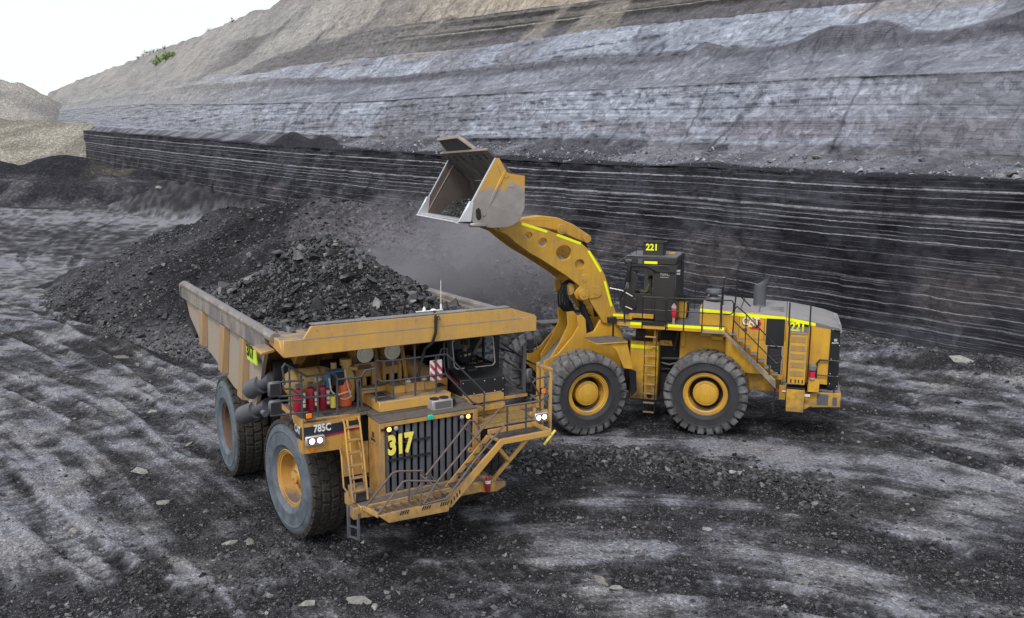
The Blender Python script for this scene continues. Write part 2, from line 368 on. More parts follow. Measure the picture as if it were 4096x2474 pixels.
for bc, bw, bs in sorted(bands): pass
def band_ramp(sub):
    q = [(0.0, 0.0)]
    for bc, bw, bs in sorted(sub): q += [(bc - bw, 0.0), (bc - bw * .5, bs), (bc + bw * .5, bs), (bc + bw, 0.0)]
    return q
bs_ = sorted(bands); r1 = m.ramp(t, band_ramp(bs_[:7])); r2 = m.ramp(t, band_ramp(bs_[7:14])); r3 = m.ramp(t, band_ramp(bs_[14:]))
br = m.math('ADD', m.math('ADD', r1, r2), r3)
thin = m.noise(uv.outputs[0], 1, 3, .8, (.07, 130, 1)); thin = m.ramp(thin, [(.57, 0), (.65, .38)]); thin = m.math('MULTIPLY', thin, m.ramp(m.math('DIVIDE', su.outputs[0], 400), [(.1, 1), (.6, .35)]))
brk = m.ramp(m.noise(p, .25, 6, .7, (1, 1, .5)), [(.32, .2), (.48, 1)])
brk2 = m.ramp(m.noise(p, 2.5, 4, .7), [(.3, .5), (.55, 1)])
bm_ = m.math('MULTIPLY', m.math('MULTIPLY', m.math('MAXIMUM', br, thin), brk), brk2)
seam = m.math('MULTIPLY', m.math('LESS_THAN', su.outputs[1], .985), m.math('GREATER_THAN', su.outputs[1], .03))
bm_ = m.math('MULTIPLY', bm_, seam)

# fractures and joints of the rock mass
wp = m.node('ShaderNodeVectorMath', operation='ADD'); sc_n = m.node('ShaderNodeTexNoise', i_Scale=.35, i_Detail=4.0); m.l(p, sc_n.inputs['Vector'])
vs_ = m.node('ShaderNodeVectorMath', operation='SCALE'); vs_.inputs['Scale'].default_value = 2.0; m.l(sc_n.outputs['Color'], vs_.inputs[0]); m.l(p, wp.inputs[0]); m.l(vs_.outputs[0], wp.inputs[1])
def cracks(scale, st, w0, w1):
    mp = m.node('ShaderNodeMapping'); mp.inputs['Scale'].default_value = st; m.l(wp.outputs[0], mp.inputs[0])
    v = m.node('ShaderNodeTexVoronoi', feature='DISTANCE_TO_EDGE'); v.inputs['Scale'].default_value = scale; m.l(mp.outputs[0], v.inputs['Vector'])
    return m.ramp(v.outputs['Distance'], [(w0, 0), (w1, 1)])
k1 = cracks(.16, (1, 1, .45), .0, .035); k2 = cracks(.75, (1, 1, .7), .0, .06)
v3 = m.node('ShaderNodeTexVoronoi', feature='F1'); v3.inputs['Scale'].default_value = 1.9; m.l(wp.outputs[0], v3.inputs['Vector']); s3 = m.node('ShaderNodeSeparateColor'); m.l(v3.outputs['Color'], s3.inputs[0])
part = m.ramp(m.noise(p, .12, 4, .6), [(.35, .25), (.62, 1)])
kk_ = m.math('MULTIPLY', m.math('ADD', m.math('MULTIPLY', k1, .30), .70), m.math('ADD', m.math('MULTIPLY', k2, .14), .86))
c = m.mix(part, c, m.mix(1, c, kk_, 'MULTIPLY'))
c = m.mix(1, c, m.ramp(s3.outputs[0], [(0, .85), (.7, 1.05), (1, 1.35)]), 'MULTIPLY')
ub = m.node('ShaderNodeMapping'); ub.inputs['Scale'].default_value = (.05, 55, 1); m.l(uv.outputs[0], ub.inputs[0]); bn = m.noise(ub.outputs[0], 1, 5, .75)
uj = m.node('ShaderNodeMapping'); uj.inputs['Scale'].default_value = (.9, 1.3, 1); m.l(uv.outputs[0], uj.inputs[0]); jn = m.math('ABSOLUTE', m.math('SUBTRACT', m.noise(uj.outputs[0], 1, 5, .6), .5))
above = m.math('GREATER_THAN', su.outputs[1], 2.08)
bedm = m.mix(m.math('MULTIPLY', above, m.ramp(m.noise(p, .3, 4, .6), [(.35, .35), (.6, 1)])), (1, 1, 1), m.math('MULTIPLY', m.ramp(bn, [(.34, .58), (.47, .98), (.6, 1.0), (.72, 1.18)]), m.ramp(jn, [(.0, .62), (.02, 1)])))
c = m.mix(1, c, bedm, 'MULTIPLY')
h1 = m.math('ADD', m.math('MULTIPLY', kk_, 1.0), m.math('ADD', m.noise(p, 1.1, 8, .74, (1, 1, 1.5)), m.math('ADD', m.math('MULTIPLY', s3.outputs[0], .35), m.math('MULTIPLY', bn, .8))))
m.bump(h1, .9, .32)
M['wall'] = m.fin(m.mix(bm_, c, (.50, .50, .54)), .85)
# ---------------------------------------------------------------- setting: pit floor
def axis_pos(a, b, f):      # monotone positions with local step f(x)
    x = [a]
    while x[-1] < b: x.append(x[-1] + f(x[-1]))
    return np.array(x)
yy = axis_pos(5, 760, lambda y: max(.05, (max(y, 13) ** 2) / 7430 * 1.3))
tt = np.linspace(-1, 1, 800); tt = tt * (.82 + .18 * tt ** 2)
Y, T_ = np.meshgrid(yy, tt, indexing='ij'); X = T_ * (9 + .95 * Y)
def ridge_h(X, Y, pts, sl):
    best = np.full(X.shape, -9.)
    for (x0, y0, z0), (x1, y1, z1) in zip(pts[:-1], pts[1:]):
        dx, dy = x1 - x0, y1 - y0; L = dx * dx + dy * dy
        t = np.clip(((X - x0) * dx + (Y - y0) * dy) / L, 0, 1)
        best = np.maximum(best, z0 + t * (z1 - z0) - sl * np.hypot(X - x0 - t * dx, Y - y0 - t * dy))
    return best
def spline(pts, n=6):
    P_ = np.array(pts, float); P_ = np.vstack([2 * P_[0] - P_[1], P_, 2 * P_[-1] - P_[-2]]); o = []
    for i in range(1, len(P_) - 2):
        for t in np.linspace(0, 1, n, endpoint=False):
            a, b, c, d = P_[i - 1], P_[i], P_[i + 1], P_[i + 2]
            o.append(.5 * (2 * b + (c - a) * t + (2 * a - 5 * b + 4 * c - d) * t * t + (3 * b - a - 3 * c + d) * t ** 3))
    return np.array(o + [P_[-2]])
PATHS = [spline(p) for p in ([(-56, 92), (-48.7, 79.6), (-35.4, 62.8), (-24, 49), (-17, 41), (-11, 33)], [(-42, 62), (-32.8, 53.1), (-25.1, 46.2), (-18.3, 38.9), (-13.1, 33), (-8.9, 27.6)], [(-36, 45), (-26, 36), (-18.8, 29.9), (-12.9, 24.2), (-9.1, 20.6), (-4, 16.5), (1, 13)],
         [(-38, 38), (-28, 31), (-20, 25), (-13.5, 20), (-8, 15)], [(-2, 28), (1.7, 27.3), (6.3, 26.1), (9.8, 24.6), (13.4, 20.9), (15.5, 16), (16, 12)], [(10, 41), (12, 37), (14, 31.5), (16.8, 25), (20, 18)], [(-7, 18), (-2, 19.6), (3, 19.5), (8, 18), (12, 15), (15, 11)], [(-80, 170), (-70, 140), (-58, 110), (-46, 84), (-38, 66)])]
def tracks(X, Y):      # rut depth and tread imprint of every wheel path
    rut = np.zeros(X.shape); imp = np.zeros(X.shape)
    for i, Q in enumerate(PATHS):
        x0, x1 = Q[:, 0].min() - 5, Q[:, 0].max() + 5; y0, y1 = Q[:, 1].min() - 5, Q[:, 1].max() + 5
        m_ = (X > x0) & (X < x1) & (Y > y0) & (Y < y1)
        if not m_.any(): continue
        x, y = X[m_], Y[m_]; bd = np.full(x.shape, 99.); bs = np.zeros(x.shape); bv = np.zeros(x.shape); s = 0
        for (ax, ay), (bx, by) in zip(Q[:-1], Q[1:]):
            dx, dy = bx - ax, by - ay; L_ = math.hypot(dx, dy); t = np.clip(((x - ax) * dx + (y - ay) * dy) / L_ ** 2, 0, 1)
            d = np.hypot(x - ax - t * dx, y - ay - t * dy); k = d < bd; sg = np.sign((x - ax) * dy - (y - ay) * dx)
            bd = np.where(k, d, bd); bs = np.where(k, s + t * L_, bs); bv = np.where(k, d * sg, bv); s += L_
        v = np.abs(np.abs(bv) - 2.0); st = sst(.36, .5, fbm(bs * .12 + 7 * i, np.sign(bv) * 3 + 0 * bs, 3, 200 + i))
        inside = (1 - sst(.38, .52, v)) * st; berm = np.exp(-((v - .62) / .13) ** 2) * st
        r = -.08 * inside + .09 * berm; im = inside * np.sin(bs * 2 * pi / .46 + np.abs(v) * 7 * np.sign(bv))
        rut[m_] += r; imp[m_] += im
    return rut, imp
def toe_bank(X, Y):      # loose bank heaped along the foot of the far wall
    return np.clip(ridge_h(X, Y, [(-10, 92, .5), (-30, 126, 3.2), (-52, 162, 4.5), (-76, 200, 6.5), (-92, 226, 7)], .42), 0, 8)
def floor_h(X, Y):
    fine = (fbm(X * 1.6, Y * 1.6, 4, 3) - .5)
    big = (fbm(X * .12, Y * .12, 3, 5) - .5)
    tr = streaks(X, Y)
    global LANE, RUT; RUT, LANE = tracks(X, Y); rip = RUT + .022 * LANE
    h = big * .35 + fine * .15 + (tr - .5) * .14 + rip + np.abs(fbm(X * 3.2, Y * 3.2, 3, 8) - .5) * .10
    flat = np.exp(-((X + .5) ** 2 / 90 + (Y - 21) ** 2 / 60)) + np.exp(-((X - 7) ** 2 / 60 + (Y - 30) ** 2 / 30))
    h = h * (1 - .8 * np.clip(flat, 0, 1)) - .02
    # low windrow of dark rubble in front of the loader, and rubble heaps
    h += .45 * np.clip(ridge_h(X, Y, [(-.5, 25.6, .5), (3.5, 25.2, .75), (7.5, 23.6, .5), (9, 22.5, .1)], .45), 0, 1)
    h += .35 * np.clip(ridge_h(X, Y, [(-30, 48.5, .9), (-24, 45.5, 1.2), (-20, 42.8, .8), (-17, 40, .2)], .5), 0, 2)
    h += .5 * np.clip(ridge_h(X, Y, [(19, 41, 1.), (23, 37.6, 1.5), (30, 33, 1.4)], .4), 0, 2)      # toe rubble of the wall
    h = np.where(Y > 90, h * .6, h)
    h += toe_bank(X, Y) * (.8 + .6 * (fbm(X * .25, Y * .25, 4, 11) - .3))
    return h
def streaks(X, Y):
    # wheel tracks: sweeping arcs
    a1 = np.hypot(X + 75, Y + 30); b1 = np.arctan2(Y + 30, X + 75) * 70
    a2 = np.hypot(X - 3, Y - 9); b2 = np.arctan2(Y - 9, X - 3) * 16
    s1 = .45 * fbm(a1 * .8, b1 * .06, 4, 21) + .35 * fbm(a1 * 2.6, b1 * .08, 4, 22) + .3 * fbm(a1 * 8, b1 * .3, 3, 28) - .05; s2 = .45 * fbm(a2 * .8, b2 * .07, 4, 23) + .35 * fbm(a2 * 2.6, b2 * .10, 4, 24) + .3 * fbm(a2 * 8, b2 * .3, 3, 29) - .05
    k = sst(-6, 4, X)
    s = s1 * (1 - k) + s2 * k; fr_ = sst(45, 95, Y)
    return s * (1 - fr_) + fr_ * (.5 + (fbm(X * .035 + Y * .05, Y * .02, 4, 27) - .5) * .8)
def blob(X, Y, x, y, rx, ry, ang=0):
    c, s = cos(ang), sin(ang); u = (X - x) * c + (Y - y) * s; v = -(X - x) * s + (Y - y) * c
    return np.exp(-(u / rx) ** 2 - (v / ry) ** 2)
def floor_dust(X, Y):
    d = .45 + .45 * (fbm(X * .16, Y * .16, 4, 31) - .5) + 2.4 * (streaks(X, Y) - .5) + 1.8 * (fbm(X * 1.1, Y * 1.1, 5, 33) - .5)
    for b in [(-19, 27, 5, 8, .5, .22), (-13, 21, 3, 5, .4, .2), (-22, 40, 3, 12, .7, .2), (-70, 120, 45, 60, 0, .25), (-40, 70, 12, 25, .6, .25),
              (9.5, 24.8, 4.5, 1.1, -.35, .4), (4.2, 26.7, 4.5, .8, -.15, .45), (14, 26, 4, 4, -.5, .22), (13, 19.5, 3.5, 3, 0, .12), (7.5, 16, 3, 1.3, 0, .15), (19, 31, 5, 5, 0, .25),
              (-9.5, 19.5, 2.4, 1.0, .2, .2), (-.5, 17.5, 2.5, .8, -.1, .12),
              (-8.5, 16.2, 3, 1.0, .1, -.3), (-3.4, 18.5, 4, 1.8, 0, -.18), (-7.5, 23, 2.4, 2.4, .6, -.35), (3, 24.6, 5, 1.2, -.1, -.55), (6.8, 23, 2.2, 1.3, -.3, -.4), (8, 20.2, 1.2, 2.2, .2, -.3),
              (1, 21, 4, 2, 0, -.2), (-18, 46, 7, 5, -.5, -.45), (-20, 42, 4, 2, -.5, -.2), (13, 18, 2.2, .8, -.5, -.25), (5, 31, 5, 3, 0, -.1), (-1, 37, 9, 7, 0, -.3)]:
        d = d + b[5] * blob(X, Y, *b[:5])
    return np.clip(d, 0, 1)
Z = floor_h(X, Y); D = np.clip(.435 + (floor_dust(X, Y) - .45) * .72 + .12 * LANE + 2.0 * RUT - .14 * np.clip(toe_bank(X, Y), 0, 3), 0, 1)
COALC = (.030, .030, .036); GREYC = (.110, .110, .132); PALEC = (.25, .255, .30)
def dust_col(D, X, Y):
    c = mix(COALC, GREYC, sst(.0, .75, D)); c = mix(c, PALEC, sst(.55, 1.0, D) * .85)
    bt = sst(.58, .72, fbm(X * .3 + 40, Y * .3, 4, 41)) * .35
    return mix(c, c * np.array((1.12, 1.05, .82)), bt)
V = np.stack([X, Y, Z], -1)
o = gridmesh('pit_floor', V, M['ground'], dust_col(D, X, Y)); a = o.data.attributes.new('dust', 'FLOAT', 'POINT'); a.data.foreach_set('value', D.astype(np.float32).ravel())
g = G().box(-900, 900, -60, 5.05, -1.2, -.12); o = P(None, 'pit_floor_apron', M['ground'], g, smooth=0); o['kind'] = 'structure'
ca = o.data.color_attributes.new('Col', 'FLOAT_COLOR', 'POINT')
for q in ca.data: q.color = (.12, .12, .135, 1)
ca = o.data.attributes.new('dust', 'FLOAT', 'POINT'); ca.data.foreach_set('value', [.37] * len(o.data.vertices))

# ---------------------------------------------------------------- setting: highwall with its coal seam
P0 = np.array([24., 40.]); dv = np.array([-.528, .849]); dv /= np.linalg.norm(dv); nv = np.array([.849, .528]); nv /= np.linalg.norm(nv)
LN = [  # setback from the toe, (distance along, height) of each bedding line
 (0, [(-60, -.6), (0, -.3), (80, -.3), (230, 1), (420, 5), (600, 10), (900, 18)]),
 (4, [(-60, 8.0), (-4.1, 8.6), (2, 8.7), (10.8, 8.9), (24.7, 9.5), (46.9, 10.1), (68.9, 11.1), (124.4, 13.3), (187.7, 16.4), (492.8, 30.8), (674, 37.2), (900, 46)]),
 (10, [(-60, 9.1), (-1.7, 9.4), (5.2, 9.6), (15.2, 10.3), (30.9, 10.9), (48.4, 12), (75, 12.9), (112.1, 14.6), (215, 19.6), (558, 37.2), (761, 46), (900, 52)]),
 (14, [(-60, 14.2), (.4, 14.9), (7.8, 15.4), (20.7, 16.2), (41.9, 17.2), (60.1, 18.3), (74, 19), (122, 21.2), (155, 23.3), (231, 27.9), (343, 35.5), (595, 49), (900, 64)]),
 (19, [(-60, 18), (2.7, 18.8), (10.8, 19.3), (17.3, 19.4), (28.2, 19.8), (41.5, 20.5), (58.8, 22.2), (85.3, 23.5), (134.7, 26.5), (174.7, 30), (263.8, 36.2), (358, 41.5), (647, 57.2), (900, 70)]),
 (24, [(-60, 21), (4.9, 22), (23.3, 23.2), (35, 24.3), (46.9, 25.2), (65.5, 26.7), (94.2, 28), (147, 32), (216, 37), (310, 42.4), (699, 64.9), (900, 78)]),
 (30, [(-60, 26), (17.2, 27.6), (59.2, 30.7), (80.2, 32.6), (104.7, 35), (142.6, 38.2), (166.8, 39.6), (209.6, 41.5), (262, 45), (340, 48.5), (763, 73.2), (900, 82)]),
 (48, [(-60, 47), (17, 50.4), (90, 57.4), (190, 62.4), (265, 65.5), (320, 68.6), (389, 71.5), (493, 76.9), (596, 82), (1033, 105), (1400, 122)]),
 (120, [(-60, 50), (500, 80), (1400, 125)])]
uu = [-38.]
while uu[-1] < 1350: uu.append(uu[-1] + max(.14, (abs(uu[-1]) + 42) ** 2 / (841 * 42) * 1.15))
uu = np.array(uu)
rows = [150, 26, 84, 44, 60, 50, 60, 8]
ss = np.concatenate([np.linspace(k, k + 1, n, endpoint=False) for k, n in enumerate(rows)] + [[8.]])
U, S = np.meshgrid(uu, ss, indexing='ij')
zt = np.array([np.interp(uu, [p[0] for p in l[1]], [p[1] for p in l[1]]) for l in LN]).T; st_ = np.array([l[0] for l in LN], float)
k = np.clip(np.floor(S).astype(int), 0, 7); f = S - k
iu = np.arange(len(uu))[:, None]
zz = zt[iu, k] * (1 - f) + zt[iu, k + 1] * f
sb = st_[k] * (1 - f) + st_[k + 1] * f
# bench on top of the seam: first flat, then talus
b = (k == 1); fb = np.where(f < .45, f * .35, .1575 + (f - .45) * 1.532); zz = np.where(b, zt[iu, k] * (1 - fb) + zt[iu, k + 1] * fb, zz)
b = (k == 3); fb = f ** 1.5; sb = np.where(b, 14 + 5 * f ** .8, sb)
sc1 = .25 + .75 * np.clip(60 / (U + 60), 0, 1)
big = (fbm(U * .035, S * .8, 3, 51) - .5) * 4.5
joint = np.abs(fbm(U * .16, zz * .05, 4, 53) - .5) * 2
ledge = fbm(U * .05, zz * 1.6, 4, 55) - .5
rough = fbm(U * .7, zz * .9, 5, 57) - .5
face = np.select([k == 0, k == 1, k == 2, k == 3, k == 4, k == 5, k == 6], [.8, .25, 1, .6, 1, .8, .7], .3)
seamfade = sst(0, .1, np.minimum(S, 8 - S))
disp = seamfade * (big * .45 + face * (-(joint) * 1.2 + ledge * np.where(k == 0, .25, .7) + rough * np.where(k == 0, .9, 1.1) + (fbm(U * 1.9, zz * 2.3, 4, 58) - .5) * .5)) * (.6 + .4 * sst(0, 60, U))
z2 = zz + seamfade * (k == 1) * (fbm(U * .12, S * 2, 4, 59) - .5) * .8 + (k == 6) * (fbm(U * .05, S * 2, 4, 60) - .5) * 2
# heaps on the benches
def heap(u0, ru, s0, rs, hz): return hz * np.exp(-((U - u0) / ru) ** 2 - ((S - s0) / rs) ** 2)
z2 = z2 + (k >= 1) * sst(1, 1.12, S) * (heap(128, 9, 1.25, .35, 2.4) + heap(112, 6, 1.3, .3, 1.8)) + heap(26, 3, 4.0, .18, 1.3) + heap(21.5, 2.2, 4.0, .16, 1.2) + heap(9, 3, 4.0, .2, 1.2) + heap(3, 3, 4.0, .2, 1.1) + heap(41, 2, 4.0, .2, 1.) 
z2 = z2 + sst(6.4, 7, S) * (np.abs(fbm(U * .05, U * 0 + 3, 4, 62) - .5) * 5 - 1)
q = sb - disp
WX = P0[0] + dv[0] * U + nv[0] * q; WY = P0[1] + dv[1] * U + nv[1] * q
# colours by bed
nlo = fbm(U * .045, S * 1.5, 4, 61); nmd = fbm(U * .22, zz * .35, 5, 63); nvt = fbm(U * .45, zz * .10, 4, 65); nhz = fbm(U * .04, zz * 2.2, 4, 67)
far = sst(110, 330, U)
coal = mix((.016, .016, .021), (.046, .047, .060), sst(.3, .75, nmd)); coal = mix(coal, (.07, .064, .066), sst(.52, .7, nmd) * sst(.1, .25, f) * (1 - sst(.45, .6, f)) * .8)
coal = mix(coal, coal * .5, sst(.52, .6, nvt) * .5)
tal = mix((.085, .086, .102), (.20, .205, .235), sst(.4, .65, nmd))
tal1 = mix((.030, .030, .038), tal, sst(.30, .52, f + (nmd - .5) * .35))
lite = mix((.28, .305, .365), (.41, .44, .52), sst(.25, .7, .5 * nmd + .25 * nvt + .25 * nhz)); lite = lite * (1 - .22 * sst(.5, .62, fbm(U * .01, S * 22, 3, 83)))[..., None]
mauve = (.20, .19, .225)
low = mix(lite, mauve, np.clip(sst(.42, .62, nmd) * (sst(.12, .2, f) * (1 - sst(.38, .5, f))) * .7 + sst(.56, .66, nlo) * .25, 0, 1))
low = mix(low, (.42, .42, .45), sst(.07, .09, f) * (1 - sst(.13, .15, f)) * .7 * sst(.4, .5, nlo))
low = mix(low, (.10, .09, .08), np.exp(-((f - .065) / .012) ** 2) * sst(.45, .6, nmd))
low = mix(low, (.10, .10, .115), np.exp(-((f - .62 - .03 * (nlo - .5)) / .01) ** 2) * .7)
low = mix(low, tal, (1 - sst(.04, .10, f + (nlo - .5) * .18)))
low = mix(low, (.13, .13, .15), (sst(.94, .985, f)) * .8)
midd = mix((.17, .18, .215), (.28, .295, .345), sst(.35, .65, .5 * nhz + .5 * nmd)); midd = mix(midd, (.11, .11, .13), sst(.6, .85, f + (nlo - .5) * .6) * .8)
up = mix((.275, .30, .36), (.40, .43, .51), sst(.25, .7, .5 * nmd + .25 * nvt + .25 * nhz)); up = mix(up, (.12, .12, .14), (1 - sst(.02, .14, f + (nlo - .5) * .4)) * .8)
up = mix(up, (.30, .25, .20), sst(.6, .7, nlo) * sst(.5, .8, f) * .5)
strp = fbm(U * .012, S * 26, 3, 71)
dk = mix((.05, .047, .045), (.155, .145, .14), sst(.45, .62, strp)); dk = mix(dk, (.13, .125, .135), (1 - sst(.2, .42, f + (nmd - .5) * .3)))
dk = mix(dk, (.34, .32, .29), np.exp(-((f - .5) / .014) ** 2) * .9 * sst(.35, .5, nlo + .1)); dk = mix(dk, (.34, .31, .27), sst(.60, .66, fbm(U * .09, S * .4, 3, 73)) * .5)
tan = mix((.27, .235, .19), (.39, .345, .285), sst(.3, .65, .5 * nmd + .5 * nvt)); tan = mix(tan, (.22, .19, .165), np.exp(-((fbm(U * .02, S * 6, 4, 75) - .5) / .02) ** 2) * .55)
col = np.zeros(U.shape + (3,))
for kk, cc in enumerate([coal, tal1, low, midd, up, dk, tan, tan]): col[k == kk] = cc[k == kk]
# soften the joins between beds; far left everything is mixed towards a pale tan grey
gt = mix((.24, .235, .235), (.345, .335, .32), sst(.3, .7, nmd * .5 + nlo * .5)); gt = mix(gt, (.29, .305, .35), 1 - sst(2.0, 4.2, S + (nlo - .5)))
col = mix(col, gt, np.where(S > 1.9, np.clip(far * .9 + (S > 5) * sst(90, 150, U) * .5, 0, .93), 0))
drk = sst(.5, .62, fbm(U * .025 + S * .35, S * .9, 3, 77)) * sst(120, 170, U) * (1 - sst(250, 330, U)) * ((S > 4.6) & (S < 6.4)); col = mix(col, (.12, .115, .12), drk * .75)
# vertical joints and stains
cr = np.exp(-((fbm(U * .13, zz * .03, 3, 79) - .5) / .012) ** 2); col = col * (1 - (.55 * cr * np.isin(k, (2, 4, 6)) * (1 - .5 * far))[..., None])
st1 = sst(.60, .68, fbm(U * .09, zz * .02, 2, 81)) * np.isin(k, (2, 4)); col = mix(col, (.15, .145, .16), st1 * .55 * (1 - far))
gridmesh('highwall', np.stack([WX, WY, z2], -1), M['wall'], col, np.stack([U, S], -1))

# ---------------------------------------------------------------- setting: spoil terrace on the left, spoil heap, far hill
x = np.linspace(-620, -70, 330); y = np.concatenate([np.linspace(203, 250, 130), np.linspace(251, 560, 190)])
Y, X = np.meshgrid(y, x, indexing='ij')
edge = 214 + 5 * (fbm(X * .05, Y * 0 + 1, 3, 91) - .5) * 2
zf = 6.2 * sst(0, 9, Y - edge) + np.clip((Y - 225) / 200, 0, 1) * 2.5
nf = fbm(X * .22, Y * .22, 5, 93) - .5
zf += nf * 1.6 * sst(0, 5, Y - edge)
wallx = 24 - .528 / .849 * (Y - 40)
m1 = 0
for (mx, my, mr, mh) in [(-124, 236, 15, 6.2), (-143, 234, 14, 4.8), (-160, 238, 18, 5.4), (-106, 240, 10, 3.2), (-200, 240, 24, 5.5)]:
    m1 = np.maximum(m1, mh * np.exp(-(((X - mx) / mr) ** 2 + ((Y - my) / 8) ** 2)) * 1.15)
zf += m1
sp = np.clip(((Y - 415) + .16 * (X + 236) + 14 * (fbm(X * .02, Y * .02, 3, 95) - .5)) * .62, 0, 29 - 5 * sst(-250, -215, X) + 9 * (fbm(X * .03, Y * .03, 4, 96) - .5)); zf += sp
c = mix((.028, .027, .033), (.085, .084, .092), sst(.4, .75, nf + .5)); c = mix(c, (.022, .022, .028), sst(.8, 2.0, m1))
c = mix(c, (.12, .115, .085), sst(-120, -105, X) * sst(.45, .6, fbm(X * .08, Y * .08, 3, 97)) * (sst(222, 232, Y)) * .7)
c = mix(c, mix((.18, .17, .145), (.27, .255, .22), sst(.35, .65, fbm(X * .05, Y * .15, 4, 98))), sst(1.5, 4, sp))
gridmesh('spoil_terrace', np.stack([X, Y, zf], -1), M['spoil'], c)
x = np.linspace(-1000, -180, 220); y = np.linspace(560, 1100, 120); Y, X = np.meshgrid(y, x, indexing='ij')
zh = ridge_h(X, Y, [(-1000, 700, 60), (-440, 700, 80), (-418, 705, 83), (-398, 700, 80), (-300, 760, 20)], .62) + (fbm(X * .03, Y * .03, 5, 99) - .5) * 7
c = mix((.20, .195, .19), (.28, .265, .245), sst(.35, .65, fbm(X * .02, Y * .05, 4, 101)))
gridmesh('hill', np.stack([X, Y, np.maximum(zh, 5)], -1), M['spoil'], c)

# ---------------------------------------------------------------- the coal stockpile behind the truck
def pile(name, R1, R2, sl, bx, res, seed, label, cat='coal pile'):
    x = np.arange(bx[0], bx[1], res[0]); y = np.arange(bx[2], bx[3], res[1]); Y, X = np.meshgrid(y, x, indexing='ij')
    h = ridge_h(X, Y, R1, sl)
    if R2: h = np.maximum(h, ridge_h(X, Y, R2, sl * 1.1))
    gully = fbm(X * .5 + Y * .12, Y * .10, 3, seed) - .5
    h = h + gully * .7 + (fbm(X * .5, Y * .5, 4, seed + 1) - .5) * .9 + (fbm(X * 2.2, Y * 2.2, 3, seed + 2) - .5) * .28
    h = np.where(h < -.35, -.35, h)
    n = fbm(X * .25, Y * .25, 4, seed + 3); c = mix((.013, .013, .016), (.045, .044, .051), sst(.35, .68, n)); c = mix(c, (.095, .090, .100), sst(-17, -9, X + 3 * n) * sst(.35, .6, fbm(X * .2, Y * .2, 3, seed + 6)) * .8)
    c = mix(c, (.12, .12, .13), (1 - sst(0, 1.6, h)) * sst(.4, .6, fbm(X * .5, Y * .5, 4, seed + 4)) * .8)
    o = gridmesh(name, np.stack([X, Y, h], -1), M['pile'], c, kind='')
    tag(o, label, cat)
    return o, X, Y, h
PR1 = [(-36, 64.8, .4), (-28.6, 62, 3.1), (-23.7, 60, 5.2), (-20.3, 58, 6.3), (-16.3, 57, 6.8), (-13, 56, 7.2), (-10.3, 56, 6.9), (-6.3, 55, 7.1), (-3.5, 54, 6.3), (-1.4, 52, 5.6), (1.7, 51, 3.8), (3, 51, 1.4)]
PR2 = [(-18.8, 47, 3.1), (-14, 48.2, 5.2), (-9.5, 48.2, 5.4), (-5.4, 47, 4.6), (-1, 45.5, 2.5)]
pile_o, PX, PY, PH = pile('coal_pile', PR1, PR2, .60, (-46, 13, 36, 76), (.13, .16), 111, 'long heap of loose black coal behind the dump truck at the foot of the highwall')
# ---------------------------------------------------------------- wheels (outer face towards +y of the wheel)
def tyre(R_, w, ri, kind):
    g = G(); h = w / 2; rb = R_ - (.05 if kind == 'rock' else .085)
    pr = [(ri, -h * .72), (ri + .03, -h * .86), (ri + (rb - ri) * .3, -h * 1.0), (ri + (rb - ri) * .62, -h * 1.02), (rb - .12, -h * .97), (rb - .02, -h * .86), (rb, -h * .6), (rb + .01, 0),
          (rb, h * .6), (rb - .02, h * .86), (rb - .12, h * .97), (ri + (rb - ri) * .70, h * 1.01), (ri + (rb - ri) * .68, h * 1.04), (ri + (rb - ri) * .64, h * 1.04), (ri + (rb - ri) * .62, h * 1.015), (ri + (rb - ri) * .3, h * 1.0), (ri + (rb - ri) * .24, h * 1.02), (ri + (rb - ri) * .20, h * 1.02), (ri + (rb - ri) * .17, h * .98), (ri + .03, h * .86), (ri, h * .72)]
    g.lathe(pr, 96)
    rnd = random.Random(3)
    if kind == 'rock':
        n = 34; p = 2 * pi / n
        for row, (ya, yb, off) in enumerate([(-.96, -.52, 0), (-.49, .0, .5), (.02, .49, .02), (.52, .96, .5)]):
            for i in range(n):
                t = (i + off) * p; j = rnd.uniform(-.05, .05) * p; sl = (.5, .25, -.25, -.5)[row] * p * .5
                out = row in (0, 3); 
                g.arcblock(rb - (.06 if out else .01), R_ - (.015 if out else 0), t + j, t + p * .91 + j, ya * h, yb * h, sl, .028, 2)
    else:
        n = 27; p = 2 * pi / n
        for sgn in (-1, 1):
            for i in range(n):
                t = (i + (.5 if sgn > 0 else 0)) * p
                y0, y1 = (-.97 * h, .06 * h) if sgn < 0 else (-.06 * h, .97 * h)
                g.arcblock(rb - .05, R_, t, t + p * .84, y0, y1, (-.38 if sgn > 0 else .38) * p * sgn, .03, 2)
                yo = sgn * h * .90; q_ = -.38 * p if sgn > 0 else 0
                g.arcblock(rb - .20, R_ - .045, t + q_ + .02 * p, t + p * .80 + q_, min(yo, yo + sgn * .10), max(yo, yo + sgn * .10), 0, .035, 2)
    return g.mesh('tyre', M['ttyre'] if kind == 'rock' else M['ltyre'], .5)
def truck_rim(mat, deep):
    g = G(); g.lathe([(.735, .34), (.745, .385), (.70, .40), (.69, .37), (.655, .37), (.65, .345), (.61, .34), (.60, .20), (.58, -deep), (.02, -deep - .02)], 56); return g.mesh('wheel', mat, .5)
def make_wheel(parent, loc, rz, tym, rimm, hubf, label=None, wlab=None):
    w_ = P(parent, 'wheel', None, rimm, xf=Matrix.Translation(loc) @ Matrix.Rotation(rz, 4, 'Z')); tag(w_, wlab)
    P(w_, 'tyre', None, tym)
    hubf(w_); return w_
